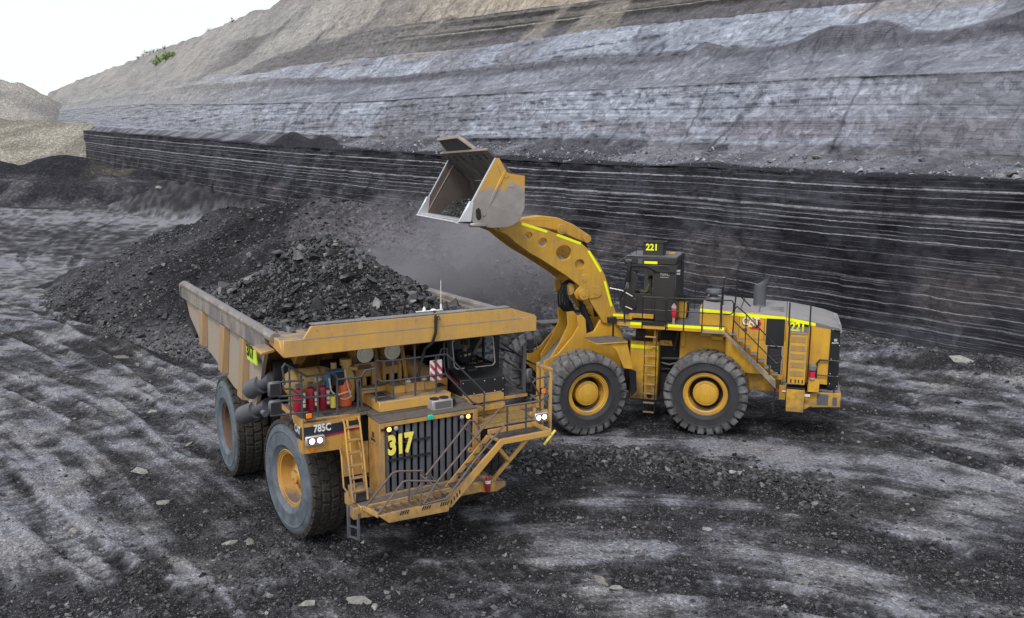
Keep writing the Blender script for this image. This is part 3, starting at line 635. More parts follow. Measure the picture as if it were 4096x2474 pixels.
def bolts(n, r, y0, y1, br, ph=0, c=(0, 0, 0)):
    g = G()
    for i in range(n):
        t = 2 * pi * i / n + ph; g.cyl((c[0] + r * cos(t), y0, c[2] + r * sin(t)), (c[0] + r * cos(t), y1, c[2] + r * sin(t)), br, 6)
    return g
# ---------------------------------------------------------------- the dump truck (x forward, y to its left, z up)
truck = empty('dump_truck', (-3.281, 21.029, 0), R(-58.449), 'yellow rigid dump truck numbered 317 heaped with coal, front ladder and stairs', 'dump truck')
T = truck
tt_ = tyre(1.482, .93, .70, 'rock'); rimF = truck_rim(M['wty'], -.05); rimR = truck_rim(M['rust'], .12)
def hub_front(w_):
    g = G().lathe([(.30, .04), (.30, .12), (.17, .22), (.16, .27), (.06, .29), (.0, .29)], 28); h = P(w_, 'hub', M['wty'], g)
    P(h, 'bolt', M['rust'], bolts(16, .36, .04, .085, .022), kind='stuff')
    P(h, 'hub_cap', M['tanky'], G().cyl((0, .29, 0), (0, .315, 0), .035, 12))
def hub_rear(w_):
    g = G().lathe([(.42, -.12), (.40, .06), (.30, .10), (.0, .12)], 24); P(w_, 'hub', M['rust'], g)
for (px, py, rz) in [(0, -2.155, pi + R(7.34)), (0, 2.155, R(7.34))]: make_wheel(T, (px, py, 1.47), rz, tt_, rimF, hub_front)
for (px, py, rz) in [(-5.18, -2.40, pi), (-5.18, -1.38, pi), (-5.18, 1.38, 0), (-5.18, 2.40, 0)]: make_wheel(T, (px, py, 1.47), rz, tt_, rimR, hub_rear, wlab='rear wheel with a brown rusty rim' if abs(py) > 2 else None)
# chassis
g = G()
for s in (-1, 1): g.box(-7.3, 2.3, s * .78 - .16, s * .78 + .16, 1.55, 2.25)
for x in (-6.6, -3, -1, 1.6): g.box(x - .2, x + .2, -.62, .62, 1.6, 2.2)
P(T, 'chassis_frame', M['ty'], g, .02)
P(T, 'rear_axle', M['dark'], G().cyl((-5.18, -1.9, 1.47), (-5.18, 1.9, 1.47), .5, 20)); P(T, 'front_axle', M['dark'], G().cyl((0, -1.9, 1.47), (0, 1.9, 1.47), .24, 16))
P(T, 'engine', M['dark'], G().box(.1, 2.25, -.6, .6, 1.45, 3.15).box(.4, 2.3, -1.05, 1.05, 2.0, 3.1), .05)
for s in (-1, 1): P(T, 'suspension_strut', M['ty'], G().cyl((.1, s * 1.35, 1.5), (.1, s * 1.25, 3.2), .2, 16).cyl((.1, s * 1.3, 2.3), (.1, s * 1.25, 3.3), .27, 16))
P(T, 'fuel_tank', M['ty'], G().box(-3.4, -1.6, -1.75, -1.0, 1.3, 2.2), .08); P(T, 'hydraulic_tank', M['ty'], G().box(-3.2, -1.8, 1.0, 1.75, 1.3, 2.2), .08)
# dump body
body = P(T, 'dump_body', M['tside'], G())
side = [(-9.0, 5.2), (-9.42, 4.85), (-8.95, 4.15), (-7.9, 3.72), (-5.3, 3.36), (-3.6, 3.04), (-2.2, 2.96), (-1.35, 2.95), (-.62, 3.78), (-.22, 4.3), (.1, 4.66), (.25, 4.98), (.3, 5.2)]
def side_pt(x, z, s, o=0):
    return (x, s * (2.93 + (z - 2.95) * .055 + o), z)
for s in (-1, 1):
    n = len(side); o1 = [side_pt(x, z, s) for x, z in side]; o2 = [side_pt(x, z, s, -.09) for x, z in side]
    g = G().add(o1 + o2, [tuple(range(n)), tuple(range(n, 2 * n))[::-1]] + [(i, (i + 1) % n, n + (i + 1) % n, n + i) for i in range(n)])
    sp_ = P(body, 'side_plate', M['tside'], g, smooth=0)
    for (xa, xb, za, xc, xd, zc) in [(-6.85, -6.05, 4.78, -7.3, -6.5, 3.62), (-4.05, -3.25, 4.75, -4.9, -4.05, 3.28), (-1.85, -1.2, 4.75, -2.85, -2.0, 2.99)]:
        q = [(xa, za), (xb, za), (xd, zc), (xc, zc)]; ins = .13
        base = [side_pt(x, z, s, .0) for x, z in q]; top = [side_pt(x + dx, z, s, ins) for (x, z), dx in zip(q, (.16, -.16, -.16, .16))]
        P(body, 'rib', M['trib'], G().add(base + top, [(0, 1, 2, 3), (4, 5, 6, 7), (0, 1, 5, 4), (1, 2, 6, 5), (2, 3, 7, 6), (3, 0, 4, 7)]), .015)
    g = G(); g.beam(side_pt(-9.1, 5.02, s, .05), side_pt(.62, 4.98, s, .05), .20, .46); P(body, 'side_rail', M['trail'], g, .05)
    g = G().tube([side_pt(-9.45, 4.86, s, .03), side_pt(-9.2, 5.2, s, .06), side_pt(-8.9, 5.27, s, .06), side_pt(1.3, 5.22, s, .04)], .12, 10); P(body, 'rim_tube', M['trail'], g)
    g = G().beam(side_pt(-9.42, 4.85, s), side_pt(-8.95, 4.15, s), .16, .1).beam(side_pt(-8.95, 4.15, s), side_pt(-7.9, 3.72, s), .16, .12); P(body, 'tail_edge', M['dark'], g)
g = G().hexa([(-9.3, -2.9, 4.75), (-1.5, -2.9, 3.0), (-1.5, 2.9, 3.0), (-9.3, 2.9, 4.75), (-9.3, -2.9, 4.85), (-1.5, -2.9, 3.12), (-1.5, 2.9, 3.12), (-9.3, 2.9, 4.85)])
P(body, 'floor', M['dark'], g, smooth=0)
for x in (-7.6, -6.4, -4.0, -2.7): P(body, 'floor_beam', M['ty'], G().box(x - .12, x + .12, -2.85, 2.85, 2.9 - (x + 1.5) * .224 - .28, 2.95 - (x + 1.5) * .224))
fw = G().hexa([(-2.0, -2.9, 3.1), (-1.9, -2.9, 3.05), (-1.9, 2.9, 3.05), (-2.0, 2.9, 3.1), (-.6, -2.98, 4.99), (-.5, -2.98, 4.97), (-.5, 2.98, 4.97), (-.6, 2.98, 4.99)]); P(body, 'front_wall', M['ty'], fw, smooth=0)
g = G()
for y, xt in ((-2.2, .9), (-1.3, .2), (-.45, .2), (.5, .2), (1.3, -.3), (2.2, -.3)): P(body, 'stiffener', M['ty'], G().hexa([(-1.9, y - .12, 3.1), (-1.7, y - .12, 3.0), (-1.7, y + .12, 3.0), (-1.9, y + .12, 3.1), (-.5, y - .12, 4.95), (xt, y - .12, 4.955), (xt, y + .12, 4.955), (-.5, y + .12, 4.95)]), .01)
P(body, 'front_lip', M['ty'], G().box(-.6, .35, -2.95, 2.95, 4.9, 4.96))
# canopy: deck slab, front face with raised middle
can = P(T, 'canopy', M['tycan'], G().hexa([(-.5, -2.95, 4.97), (2.17, -3.2, 4.965), (2.17, 3.2, 4.965), (-.5, 2.95, 4.97), (-.5, -2.95, 5.1), (1.9, -3.2, 5.3), (1.9, 3.2, 5.3), (-.5, 2.95, 5.1)]), .02)
g = G().prism([(-3.2, 4.962), (3.2, 4.962), (3.2, 5.34), (2.75, 5.34), (2.45, 5.60), (-2.58, 5.60), (-2.76, 5.34), (-3.2, 5.34)], 'x', 2.175, 2.245); P(can, 'front_panel', M['tycan'], g, .015)
P(can, 'panel_seam', M['tside'], G().box(2.246, 2.252, -2.76, 2.75, 5.315, 5.335))
P(can, 'top_lip', M['trail'], G().box(2.0, 2.24, -2.56, 2.43, 5.602, 5.635), .01)
P(can, 'corner_block', M['tycan'], G().hexa([(1.2, 2.8, 4.97), (2.17, 2.75, 4.97), (2.17, 3.2, 4.97), (1.2, 3.2, 4.97), (1.2, 2.8, 5.3), (2.17, 2.5, 5.58), (2.17, 3.2, 5.36), (1.2, 3.2, 5.3)]))
for s in (-1, 1): P(can, 'side_wing', M['tycan'], G().hexa([(.62, s * 3.14, 4.93), (1.38, s * 3.14, 4.93), (1.58, s * 3.5, 4.93), (.72, s * 3.46, 4.93), (.62, s * 3.14, 4.99), (1.38, s * 3.14, 4.99), (1.58, s * 3.5, 4.99), (.72, s * 3.46, 4.99)]), .01)
P(can, 'aerial_bar', M['white'], G().box(1.87, 1.93, .05, .74, 5.637, 5.655)); P(can, 'aerial', M['white'], G().tube([(1.9, .7, 5.66), (1.9, .7, 6.35)], .008, 5).cyl((1.9, .7, 5.66), (1.9, .7, 5.78), .025, 8))
P(can, 'white_dome', M['white'], G().lathe([(.07, 0), (.065, .02), (.04, .035), (0, .04)], 16, (1.9, .5, 5.65), ax='z')); P(can, 'white_cone', M['white'], G().cyl((1.9, .26, 5.65), (1.9, .26, 5.75), .05, 12, .02))
P(can, 'cable', M['hose'], G().tube([(2.1, .42, 5.66), (2.28, .38, 5.55), (2.3, .36, 5.2), (2.27, .28, 4.95), (2.12, .16, 4.8), (2.06, .1, 4.5), (2.05, 0, 4.1)], .035, 6).tube([(2.28, .36, 5.5), (2.33, .46, 5.5), (2.3, .44, 5.58), (2.26, .34, 5.45)], .014, 5))
# number plate on the body side
o = P(T, 'number_plate', M['fluo2'], G().add([side_pt(-.98, 4.66, -1, .16), side_pt(-.12, 4.68, -1, .16), side_pt(-.12, 4.33, -1, .16), side_pt(-1.0, 4.33, -1, .16), side_pt(-.98, 4.66, -1, .135), side_pt(-.12, 4.68, -1, .135), side_pt(-.12, 4.33, -1, .135), side_pt(-1.0, 4.33, -1, .135)], [(0, 1, 2, 3), (4, 5, 6, 7), (0, 1, 5, 4), (1, 2, 6, 5), (2, 3, 7, 6), (3, 0, 4, 7)]), smooth=0, label='lime plate lettered 317')
text(o, 'number', '317', M['text_k'], .42, frame((-.93, -3.18, 4.36), (1, 0, 0), (0, -.055, 1)), .012, .004, .98)
# right deck with air tank, bottles and rails
deck = P(T, 'deck', M['deckm'], G().box(.39, 2.0, -2.76, -1.25, 3.38, 3.45).box(1.0, 2.2, -1.25, 1.25, 3.36, 3.43), .01)
P(deck, 'fascia', M['ty'], G().prism([(-2.76, 2.69), (-1.88, 2.66), (-1.86, 2.72), (-1.42, 2.72), (-1.42, 3.44), (-2.76, 3.49)], 'x', 1.93, 2.0), .01)
P(deck, 'side_fascia', M['ty'], G().prism([(2.0, 2.69), (2.0, 3.49), (.39, 3.47), (.39, 3.36), (1.35, 3.34), (1.62, 2.9), (1.75, 2.69)], 'y', -2.79, -2.73), .01)
P(deck, 'fascia_seam', M['tside'], G().box(2.0, 2.004, -1.9, -1.885, 2.68, 3.45))
P(deck, 'model_band', M['stripe'], G().prism([(-2.75, 3.30), (-1.43, 3.30), (-1.43, 3.10), (-2.75, 3.02)], 'x', 2.001, 2.008)); P(deck, 'model_band', M['stripe'], G().prism([(2.0, 3.30), (1.42, 3.27), (1.60, 2.98), (2.0, 3.02)], 'y', -2.798, -2.791))
P(deck, 'crimson_line', M['mag'], G().prism([(-2.28, 3.055), (-1.43, 3.12), (-1.43, 3.085), (-2.28, 3.015)], 'x', 2.009, 2.013))
text(deck, 'lettering', '785C', M['white'], .235, frame((2.012, -2.53, 3.115), (0, 1, 0), (0, 0, 1)), .006, .002, .78); text(deck, 'lettering', 'CAT', M['white'], .235, frame((1.52, -2.802, 3.08), (1, 0, 0), (0, 0, 1)), .008, .002, .85)
for (x0, x1, y0, y1, mt) in [(1.3, 1.75, -1.75, -1.42, 'grate'), (1.62, 1.85, -2.2, -2.0, 'pad'), (.6, 1.2, -1.5, -1.3, 'pad'), (1.05, 1.45, -1.38, -1.3, 'pad')]: P(deck, 'deck_plate', M[mt], G().box(x0, x1, y0, y1, 3.451, 3.457))
tk = P(T, 'air_tank', M['tanky'], G().lathe([(0, -.62), (.13, -.60), (.25, -.53), (.31, -.42), (.33, -.3), (.33, .3), (.31, .42), (.25, .53), (.13, .60), (0, .62)], 32, (.62, -2.15, 3.98), ax='y'))
for y in (-2.5, -1.95): P(tk, 'strap', M['ty'], G().lathe([(.335, -.03), (.345, -.03), (.345, .03), (.335, .03)], 32, (.62, y, 3.98), closed=True))
P(tk, 'bracket', M['ty'], G().box(.5, .75, -2.62, -2.5, 3.45, 3.8)); P(tk, 'bracket', M['ty'], G().box(.5, .75, -1.85, -1.72, 3.45, 3.8)); P(tk, 'sticker', M['white'], G().box(.93, .955, -2.12, -1.95, 4.02, 4.12))
for y in (-2.63, -2.34, -2.06):
    b = P(T, 'fire_suppression_bottle', M['red'], G().lathe([(.0, 0), (.11, .0), (.115, .03), (.115, .46), (.09, .53), (.035, .56), (.035, .6), (0, .6)], 18, (1.28, y, 3.46), ax='z')); P(b, 'cartridge', M['cream'], G().cyl((1.42, y + .09, 3.6), (1.42, y + .09, 3.92), .04, 12)); P(b, 'valve', M['grey'], G().box(1.24, 1.36, y - .05, y + .05, 4.04, 4.12)); [P(b, 'band', M['redb'], G().cyl((1.42, y + .09, z), (1.42, y + .09, z + .03), .046, 12)) for z in (3.68, 3.82)]
P(T, 'orange_cylinder', M['orange'], G().lathe([(0, 0), (.16, 0), (.165, .04), (.165, .5), (.12, .58), (0, .6)], 22, (1.2, -1.5, 3.46), ax='z'))
o = P(T, 'lubricant_canister', M['tanky'], G().lathe([(0, 0), (.19, 0), (.2, .04), (.2, .62), (.15, .74), (.1, .78), (.1, .86), (.14, .87), (.14, 1.02), (0, 1.03)], 22, (.85, -1.32, 3.46), ax='z')); P(o, 'side_valve', M['tanky'], G().cyl((.85, -1.62, 4.1), (.85, -1.62, 4.42), .07, 12)); P(o, 'outlet_pipe', M['tanky'], G().cyl((.85, -1.32, 4.25), (.85, -1.05, 4.2), .05, 10))
o = P(T, 'control_box', M['black'], G().box(1.2, 1.36, -1.86, -1.55, 3.98, 4.3), .02); P(o, 'blue_cover', M['blue'], G().box(1.18, 1.37, -1.98, -1.88, 3.95, 4.28).box(1.15, 1.4, -1.95, -1.55, 4.305, 4.34), .01)
P(T, 'yellow_canister', M['numy'], G().cyl((1.42, -1.86, 3.5), (1.42, -1.86, 3.76), .065, 12)); P(T, 'hose_run', M['cream'], G().tube([(1.4, -1.93, 4.2), (1.42, -1.9, 3.9), (1.44, -1.8, 3.78), (1.42, -1.5, 3.82), (1.42, -1.42, 3.8)], .02, 5).tube([(1.4, -1.55, 4.35), (1.42, -1.5, 4.0), (1.42, -1.42, 3.7), (1.42, -1.55, 3.65), (1.42, -1.68, 3.68)], .015, 5))
for (px, py, pz, qx, qy, qz) in [(-.25, -2.75, 3.95, -1.45, -2.98, 3.42), (-.95, -2.7, 3.12, -2.3, -3.0, 2.55)]:
    o = P(T, 'exhaust_pipe', M['grey'], G().cyl((px, py, pz), ((px * .55 + qx * .45), (py * .55 + qy * .45), (pz * .55 + qz * .45)), .17, 20).cyl(((px * .55 + qx * .45), (py * .55 + qy * .45), (pz * .55 + qz * .45)), (qx, qy, qz), .235, 22, .245)); P(o, 'outlet', M['dark'], G().cyl((qx, qy, qz), (qx - .02, qy - .004, qz - .01), .2, 20))
P(T, 'exhaust_muffler', M['dark'], G().cyl((-.3, -2.75, 4.05), (-.2, -2.2, 4.05), .33, 24))
# mirrors on the right
for (z0, z1) in [(4.05, 4.40), (3.66, 3.99)]:
    o = P(T, 'mirror', M['grey'], G().box(1.84, 1.94, -3.47, -3.18, z0, z1), .04); P(o, 'mirror_back', M['railb'], G().box(1.942, 1.95, -3.43, -3.22, z0 + .05, z1 - .05), .01)
P(T, 'work_lamp', M['grey'], G().cyl((1.95, -3.55, 3.72), (1.8, -3.58, 3.74), .075, 14, .05))
g = G()
for a_, b_ in [((-3.24, 4.37), (-2.68, 4.35)), ((-3.25, 4.05), (-2.7, 4.03)), ((-3.21, 3.95), (-2.69, 3.91)), ((-3.44, 3.65), (-2.61, 3.61))]: g.tube([(1.9, a_[0], a_[1]), (1.9, b_[0], b_[1])], .025, 6)
P(T, 'mirror_arm', M['railg'], g, kind='stuff')
def rail(parent, pts, r=.024, mat='railg', nm='handrail', n=6): return P(parent, nm, M[mat], G().tube(pts, r, n))
X_ = 1.9
rail(T, [(X_, -3.1, 4.3), (X_, -3.14, 4.68), (X_, -3.08, 4.76), (X_, -2.6, 4.42), (X_, -2.06, 4.43), (X_, -1.95, 4.38), (X_, -1.92, 4.3), (X_, -1.93, 3.46)])
rail(T, [(X_, -3.14, 4.3), (X_, -3.12, 4.2), (X_, -2.98, 4.2), (X_, -2.66, 3.95), (X_, -2.39, 3.93), (X_, -1.94, 3.93)])
for p in [((X_, -2.99, 4.68), (X_, -2.99, 3.5)), ((X_, -2.73, 4.46), (X_, -2.73, 3.46)), ((X_, -2.37, 4.42), (X_, -2.38, 3.46))]: rail(T, p, .022, nm='rail_post')
rail(T, [(1.95, -1.93, 4.28), (1.95, -1.36, 4.27)]); rail(T, [(1.95, -1.46, 3.45), (1.95, -1.45, 4.17), (1.95, -1.39, 4.24), (1.95, -1.36, 3.45)])
rail(T, [(1.98, -1.38, 4.27), (2.0, -1.28, 4.42), (2.05, -1.04, 4.46)]); rail(T, [(2.0, -1.39, 3.97), (2.05, -1.06, 3.99)])
rail(T, [(2.05, -1.04, 4.63), (2.05, -.89, 4.6), (2.05, -.61, 4.59), (2.05, .74, 4.59)]); rail(T, [(2.05, -1.04, 4.2), (2.05, -.92, 4.13), (2.05, -.6, 4.11), (2.05, .72, 4.11)])
for y, z in [(-1.05, 4.64), (-.62, 4.58), (-.07, 4.95), (.48, 4.6)]: rail(T, [(2.05, y, 3.66), (2.05, y, z)], .024, nm='rail_post')
# middle: step, battery boxes, hood
P(T, 'step_box', M['tycan'], G().box(1.25, 2.2, -1.04, .80, 3.44, 3.68).box(1.0, 1.25, -1.1, 1.2, 3.44, 3.80), .015)
for (x0, x1, y0, y1) in [(1.8, 2.1, -.98, -.62), (1.3, 1.7, -.9, -.62), (1.2, 1.6, .75, 1.0)]: P(T, 'anti_slip_pad', M['pad'], G().box(x0, x1, y0, y1, 3.681, 3.686))
for y0, y1, z1 in [(-.48, -.14, 3.87), (-.13, .13, 3.90), (.14, .36, 3.90), (.37, .68, 3.88)]: P(T, 'battery_box', M['tycan'], G().box(1.3, 1.68, y0, y1, 3.68, z1), .012)
for y in (-.02, .40): P(T, 'filler_cap', M['cream'], G().lathe([(0.075, 0), (.075, .03), (.04, .045), (.035, .09), (0, .09)], 16, (1.55, y, 3.90), ax='z'))
hood = P(T, 'hood', M['ty'], G().box(2.0, 2.62, -1.24, -1.19, 1.63, 3.34), .01); P(hood, 'hood_side', M['ty'], G().box(2.0, 2.62, 1.19, 1.24, 1.63, 3.34), .01)
P(hood, 'hood_top', M['deckm'], G().box(1.95, 2.70, -1.25, 1.25, 3.341, 3.375), .008)
P(hood, 'front_frame', M['ty'], G().box(2.62, 2.70, -1.25, -1.13, 1.6, 3.34).box(2.62, 2.70, 1.13, 1.25, 1.6, 3.34).box(2.62, 2.70, -1.13, 1.13, 3.24, 3.34).box(2.62, 2.70, -1.13, 1.13, 1.6, 1.68), .008)
P(hood, 'backing', M['dark'], G().box(2.3, 2.34, -1.18, 1.18, 1.65, 3.33))
for i in range(13):
    y = -1.055 + i * .1755; y -= 0
    P(hood, 'slat', M['slat'], G().prism([(2.50, y - .03), (2.64, y - .07), (2.665, y - .03), (2.665, y + .03), (2.63, y + .055), (2.50, y + .05)], 'z', 1.69, 3.235))
for z in (2.42, 2.80): P(hood, 'cross_strap', M['railb'], G().box(2.675, 2.69, -1.05, -.0, z, z + .05))
for k_, ch in enumerate('317'):
    pass
o = text(hood, 'number', '317', M['numy'], .60, frame((2.70, -1.06, 2.48), (0, 1, 0), (0, 0, 1)), .03, .012, .68, 'big yellow digits 317 on the radiator slats')
P(hood, 'louvre_plate', M['ty'], G().box(2.18, 2.52, -1.256, -1.241, 2.78, 3.14), .004)
text(hood, 'lettering', 'MINETEK', M['text_k'], .085, frame((2.2, -1.26, 2.83), (1, 0, 0), (0, 0, 1)), .002, .001, .78)
for i in range(3): P(hood, 'logo_bar', M['text_k'], G().box(2.27 + i * .05, 2.295 + i * .05, -1.262, -1.257, 2.93, 3.06))
for y, z, mt in [(-1.04, 3.19, 'lampo'), (-.87, 3.19, 'grey'), (.80, 3.2, 'grey'), (.97, 3.2, 'lampo')]:
    o = P(hood, 'marker_lamp', M['railb'], G().cyl((2.66, y, z), (2.745, y, z), .066, 18)); P(o, 'lens', M['lampo'] if mt == 'lampo' else M['alu'], G().lathe([(.054, 0), (.045, .02), (0, .03)], 18, (2.746, y, z), ax='x'))
P(hood, 'lamp_plate', M['railb'], G().box(2.64, 2.66, -1.15, -.78, 3.12, 3.26).box(2.64, 2.66, .7, 1.12, 3.12, 3.26)); P(hood, 'green_lamp', M['teal'], G().box(2.72, 2.78, -.08, .04, 3.27, 3.38), .01)
P(hood, 'camera_unit', M['railb'], G().box(2.68, 2.74, -1.22, -1.14, 3.17, 3.22))
ac = P(T, 'air_conditioner', M['alu'], G().box(2.1, 2.48, .17, .70, 3.376, 3.60), .008)
P(ac, 'mesh_panel', M['mesh'], G().box(2.481, 2.486, .24, .66, 3.41, 3.57))
for y in (.31, .56): o = P(ac, 'fan_guard', M['dark'], G().lathe([(.11, 0), (.115, .02), (.06, .035), (0, .035)], 20, (2.29, y, 3.6), ax='z'))
P(ac, 'hose', M['hose'], G().tube([(2.3, .7, 3.52), (2.28, .84, 3.53), (2.3, .86, 3.44), (2.4, .7, 3.42)], .022, 6).tube([(2.2, .7, 3.50), (2.18, .88, 3.48), (2.25, .88, 3.4)], .022, 6))
sb = P(T, 'hazard_board', M['white'], G().box(2.0, 2.02, .34, .66, 3.97, 4.47), .03, label='red and white striped board')
for i in range(5):
    c0 = 4.62 - i * .2; poly = []
    # diagonal bands falling to the right, clipped to the board
    def clipz(y, c): return min(4.465, max(3.975, c - (y - .34) * 1.15))
    a1, a2, b1_, b2_ = clipz(.345, c0), clipz(.655, c0), clipz(.345, c0 - .1), clipz(.655, c0 - .1)
    pts_ = [(.345, a1), (.655, a2), (.655, b2_), (.345, b1_)]
    if a1 - b1_ < .001 and a2 - b2_ < .001: continue
    # exact clipping at the top edge
    ys = np.linspace(.345, .655, 9); up_ = [(y, clipz(y, c0)) for y in ys]; lo_ = [(y, clipz(y, c0 - .1)) for y in ys[::-1]]
    P(sb, 'stripe', M['redb'], G().prism(up_ + lo_, 'x', 2.021, 2.025), smooth=0)
# intake filters
for y in (-.81, -.1):
    o = P(T, 'air_filter', M['ty'], G().box(.35, .76, y - .26, y + .26, 3.95, 4.3).box(.3, .6, y - .2, y + .2, 4.3, 4.72).cyl((.3, y, 4.53), (.79, y, 4.53), .245, 26), .01)
    P(o, 'filter_cover', M['cream'], G().lathe([(.21, 0), (.215, .02), (.135, .03), (.13, .05), (.08, .058), (0, .06)], 30, (.80, y, 4.53), ax='x')); P(o, 'rubber_ring', M['railb'], G().lathe([(.212, 0), (.235, 0), (.235, .015), (.212, .015)], 30, (.79, y, 4.53), closed=True, ax='x'))
    P(o, 'intake_slat', M['rust'], G().box(.762, .768, y - .16, y + .16, 4.15, 4.26)); P(o, 'bracket', M['ty'], G().box(.7, .8, y - .25, y - .17, 3.6, 4.2).box(.7, .8, y + .17, y + .25, 3.6, 4.2).box(.66, .74, y - .05, y + .05, 3.45, 3.95), .005)
    P(o, 'support_leg', M['ty'], G().beam((.4, y + .38, 4.9), (.75, y + .42, 3.45), .1, .06))
P(T, 'intake_duct', M['ty'], G().cyl((.2, .5, 4.0), (.9, .9, 3.7), .28, 20)); P(T, 'fire_wall', M['dark'], G().box(-.5, .12, -1.5, 1.15, 2.3, 4.2))
# headlights
hl = P(T, 'headlight', M['alu'], G().box(2.012, 2.10, -2.74, -2.30, 2.88, 3.10), .02); [P(hl, 'lens', M['lamp'], G().lathe([(.062, 0), (.05, .015), (0, .02)], 16, (2.105, y, 2.99), ax='x')) for y in (-2.60, -2.42)]
P(hl, 'lens_plate', M['mesh'], G().box(2.101, 2.104, -2.70, -2.34, 2.91, 3.07))
hl = P(T, 'headlight', M['alu'], G().box(2.71, 2.80, 2.83, 3.22, 2.78, 2.99), .02); [P(hl, 'lens', M['lamp'], G().lathe([(.062, 0), (.05, .015), (0, .02)], 16, (2.805, y, 2.885), ax='x')) for y in (2.93, 3.10)]
P(hl, 'lens_plate', M['mesh'], G().box(2.801, 2.804, 2.86, 3.19, 2.81, 2.96))
o = P(T, 'marker_light', M['railb'], G().box(2.0, 2.05, -2.72, -2.56, 3.49, 3.64)); P(o, 'lens', M['amb'], G().box(2.051, 2.075, -2.705, -2.575, 3.51, 3.625), .01)
o = P(T, 'marker_light', M['railb'], G().box(2.46, 2.5, 3.19, 3.33, 3.38, 3.53)); P(o, 'lens', M['amb'], G().box(2.501, 2.52, 3.2, 3.32, 3.39, 3.52), .01)
P(T, 'indicator', M['amb'], G().lathe([(.055, 0), (.05, .02), (0, .025)], 14, (2.002, -2.57, 2.78), ax='x'))
# ladder beside the hood
lad = P(T, 'ladder', M['ty'], G().tube([(1.98, -1.88, 3.30), (2.12, -1.88, 3.38), (2.2, -1.88, 3.3), (2.55, -1.95, 2.65), (2.95, -2.0, 1.75)], .022).tube([(1.98, -1.52, 3.32), (2.12, -1.52, 3.40), (2.2, -1.52, 3.32), (2.55, -1.58, 2.65), (2.95, -1.66, 1.75)], .022), label='yellow ladder beside the radiator')
g = G().tube([(1.98, -1.78, 3.30), (2.1, -1.78, 3.36), (2.5, -1.85, 2.62), (2.86, -1.92, 1.85), (2.9, -1.95, 1.72)], .02).tube([(2.02, -1.93, 2.7), (2.2, -1.97, 2.6), (2.6, -2.08, 2.0), (2.85, -2.05, 1.9)], .02).tube([(2.02, -1.5, 2.82), (2.15, -1.5, 2.7), (2.6, -1.6, 2.0), (2.8, -1.64, 1.9)], .02)
P(lad, 'grab_rail', M['ty'], g)
for i in range(6):
    f_ = .10 + i * .155; x = 2.14 + (2.95 - 2.14) * f_; z = 3.38 + (1.75 - 3.38) * f_; yl = -1.88 - .12 * f_; yr = -1.52 - .14 * f_
    P(lad, 'rung', M['ty'], G().box(x - .07, x + .03, yl + .01, yr - .01, z - .02, z + .015), .004)
P(T, 'ladder_back_plate', M['ty'], G().hexa([(1.95, -1.88, 2.0), (2.0, -1.88, 2.0), (2.0, -1.25, 2.0), (1.95, -1.25, 2.0), (1.95, -1.88, 2.75), (2.0, -1.88, 2.75), (2.0, -1.25, 2.75), (1.95, -1.25, 2.75)]).box(2.45, 2.75, -1.93, -1.6, 1.66, 1.98))
P(T, 'footwell', M['pad'], G().box(2.752, 2.80, -1.93, -1.6, 1.68, 1.85))
# bumper, walkway, drop ladder
bp = P(T, 'bumper', M['tycan'], G().box(2.0, 3.0, -1.86, 1.6, 1.36, 1.64), .02); P(bp, 'bumper_top', M['deckm'], G().box(2.71, 2.98, -1.84, 1.1, 1.641, 1.648))
P(bp, 'end_bracket', M['ty'], G().prism([(1.2, 1.36), (1.6, 1.30), (1.86, 1.42), (1.84, 1.52), (1.6, 1.56), (1.2, 1.62)], 'x', 2.7, 3.02), .01)
wk = P(T, 'walkway', M['tycan'], G().prism([(-1.66, 1.58), (-1.42, 1.36), (.02, 1.32), (.05, 1.36), (.05, 1.58)], 'x', 3.46, 3.54).box(3.0, 3.06, -1.75, .05, 1.38, 1.56).beam((3.0, -1.78, 1.6), (3.5, -1.64, 1.57), .05, .12), .008, label='front walkway of open bars with hazard striped edge')
for i in range(8):
    y = -1.42 + i * .205
    P(wk, 'walkway_bar', M['railr'], G().beam((3.03, y - .13, 1.56), (3.47, y + .02, 1.57), .035, .03))
for y0 in (-1.15, -.62, -.17):
    for j in range(4):
        y = y0 + j * .055; P(wk, 'hazard_stripe', M['text_k'], G().prism([(y - .02, 1.485), (y + .01, 1.485), (y + .05, 1.575), (y + .02, 1.575)], 'x', 3.541, 3.545))
dl = P(T, 'drop_ladder', M['grey'], G().box(2.72, 2.78, -2.08, -2.0, .86, 1.62).box(2.96, 3.02, -1.94, -1.88, .86, 1.50), .01, label='short grey steps hanging below the bumper')
for z in (.9, 1.15, 1.4): P(dl, 'rung', M['grey'], G().beam((2.75, -2.04, z), (2.99, -1.91, z), .05, .03))
P(bp, 'corner_plate', M['ty'], G().box(2.7, 3.0, -2.02, -1.86, 1.36, 1.62), .01)
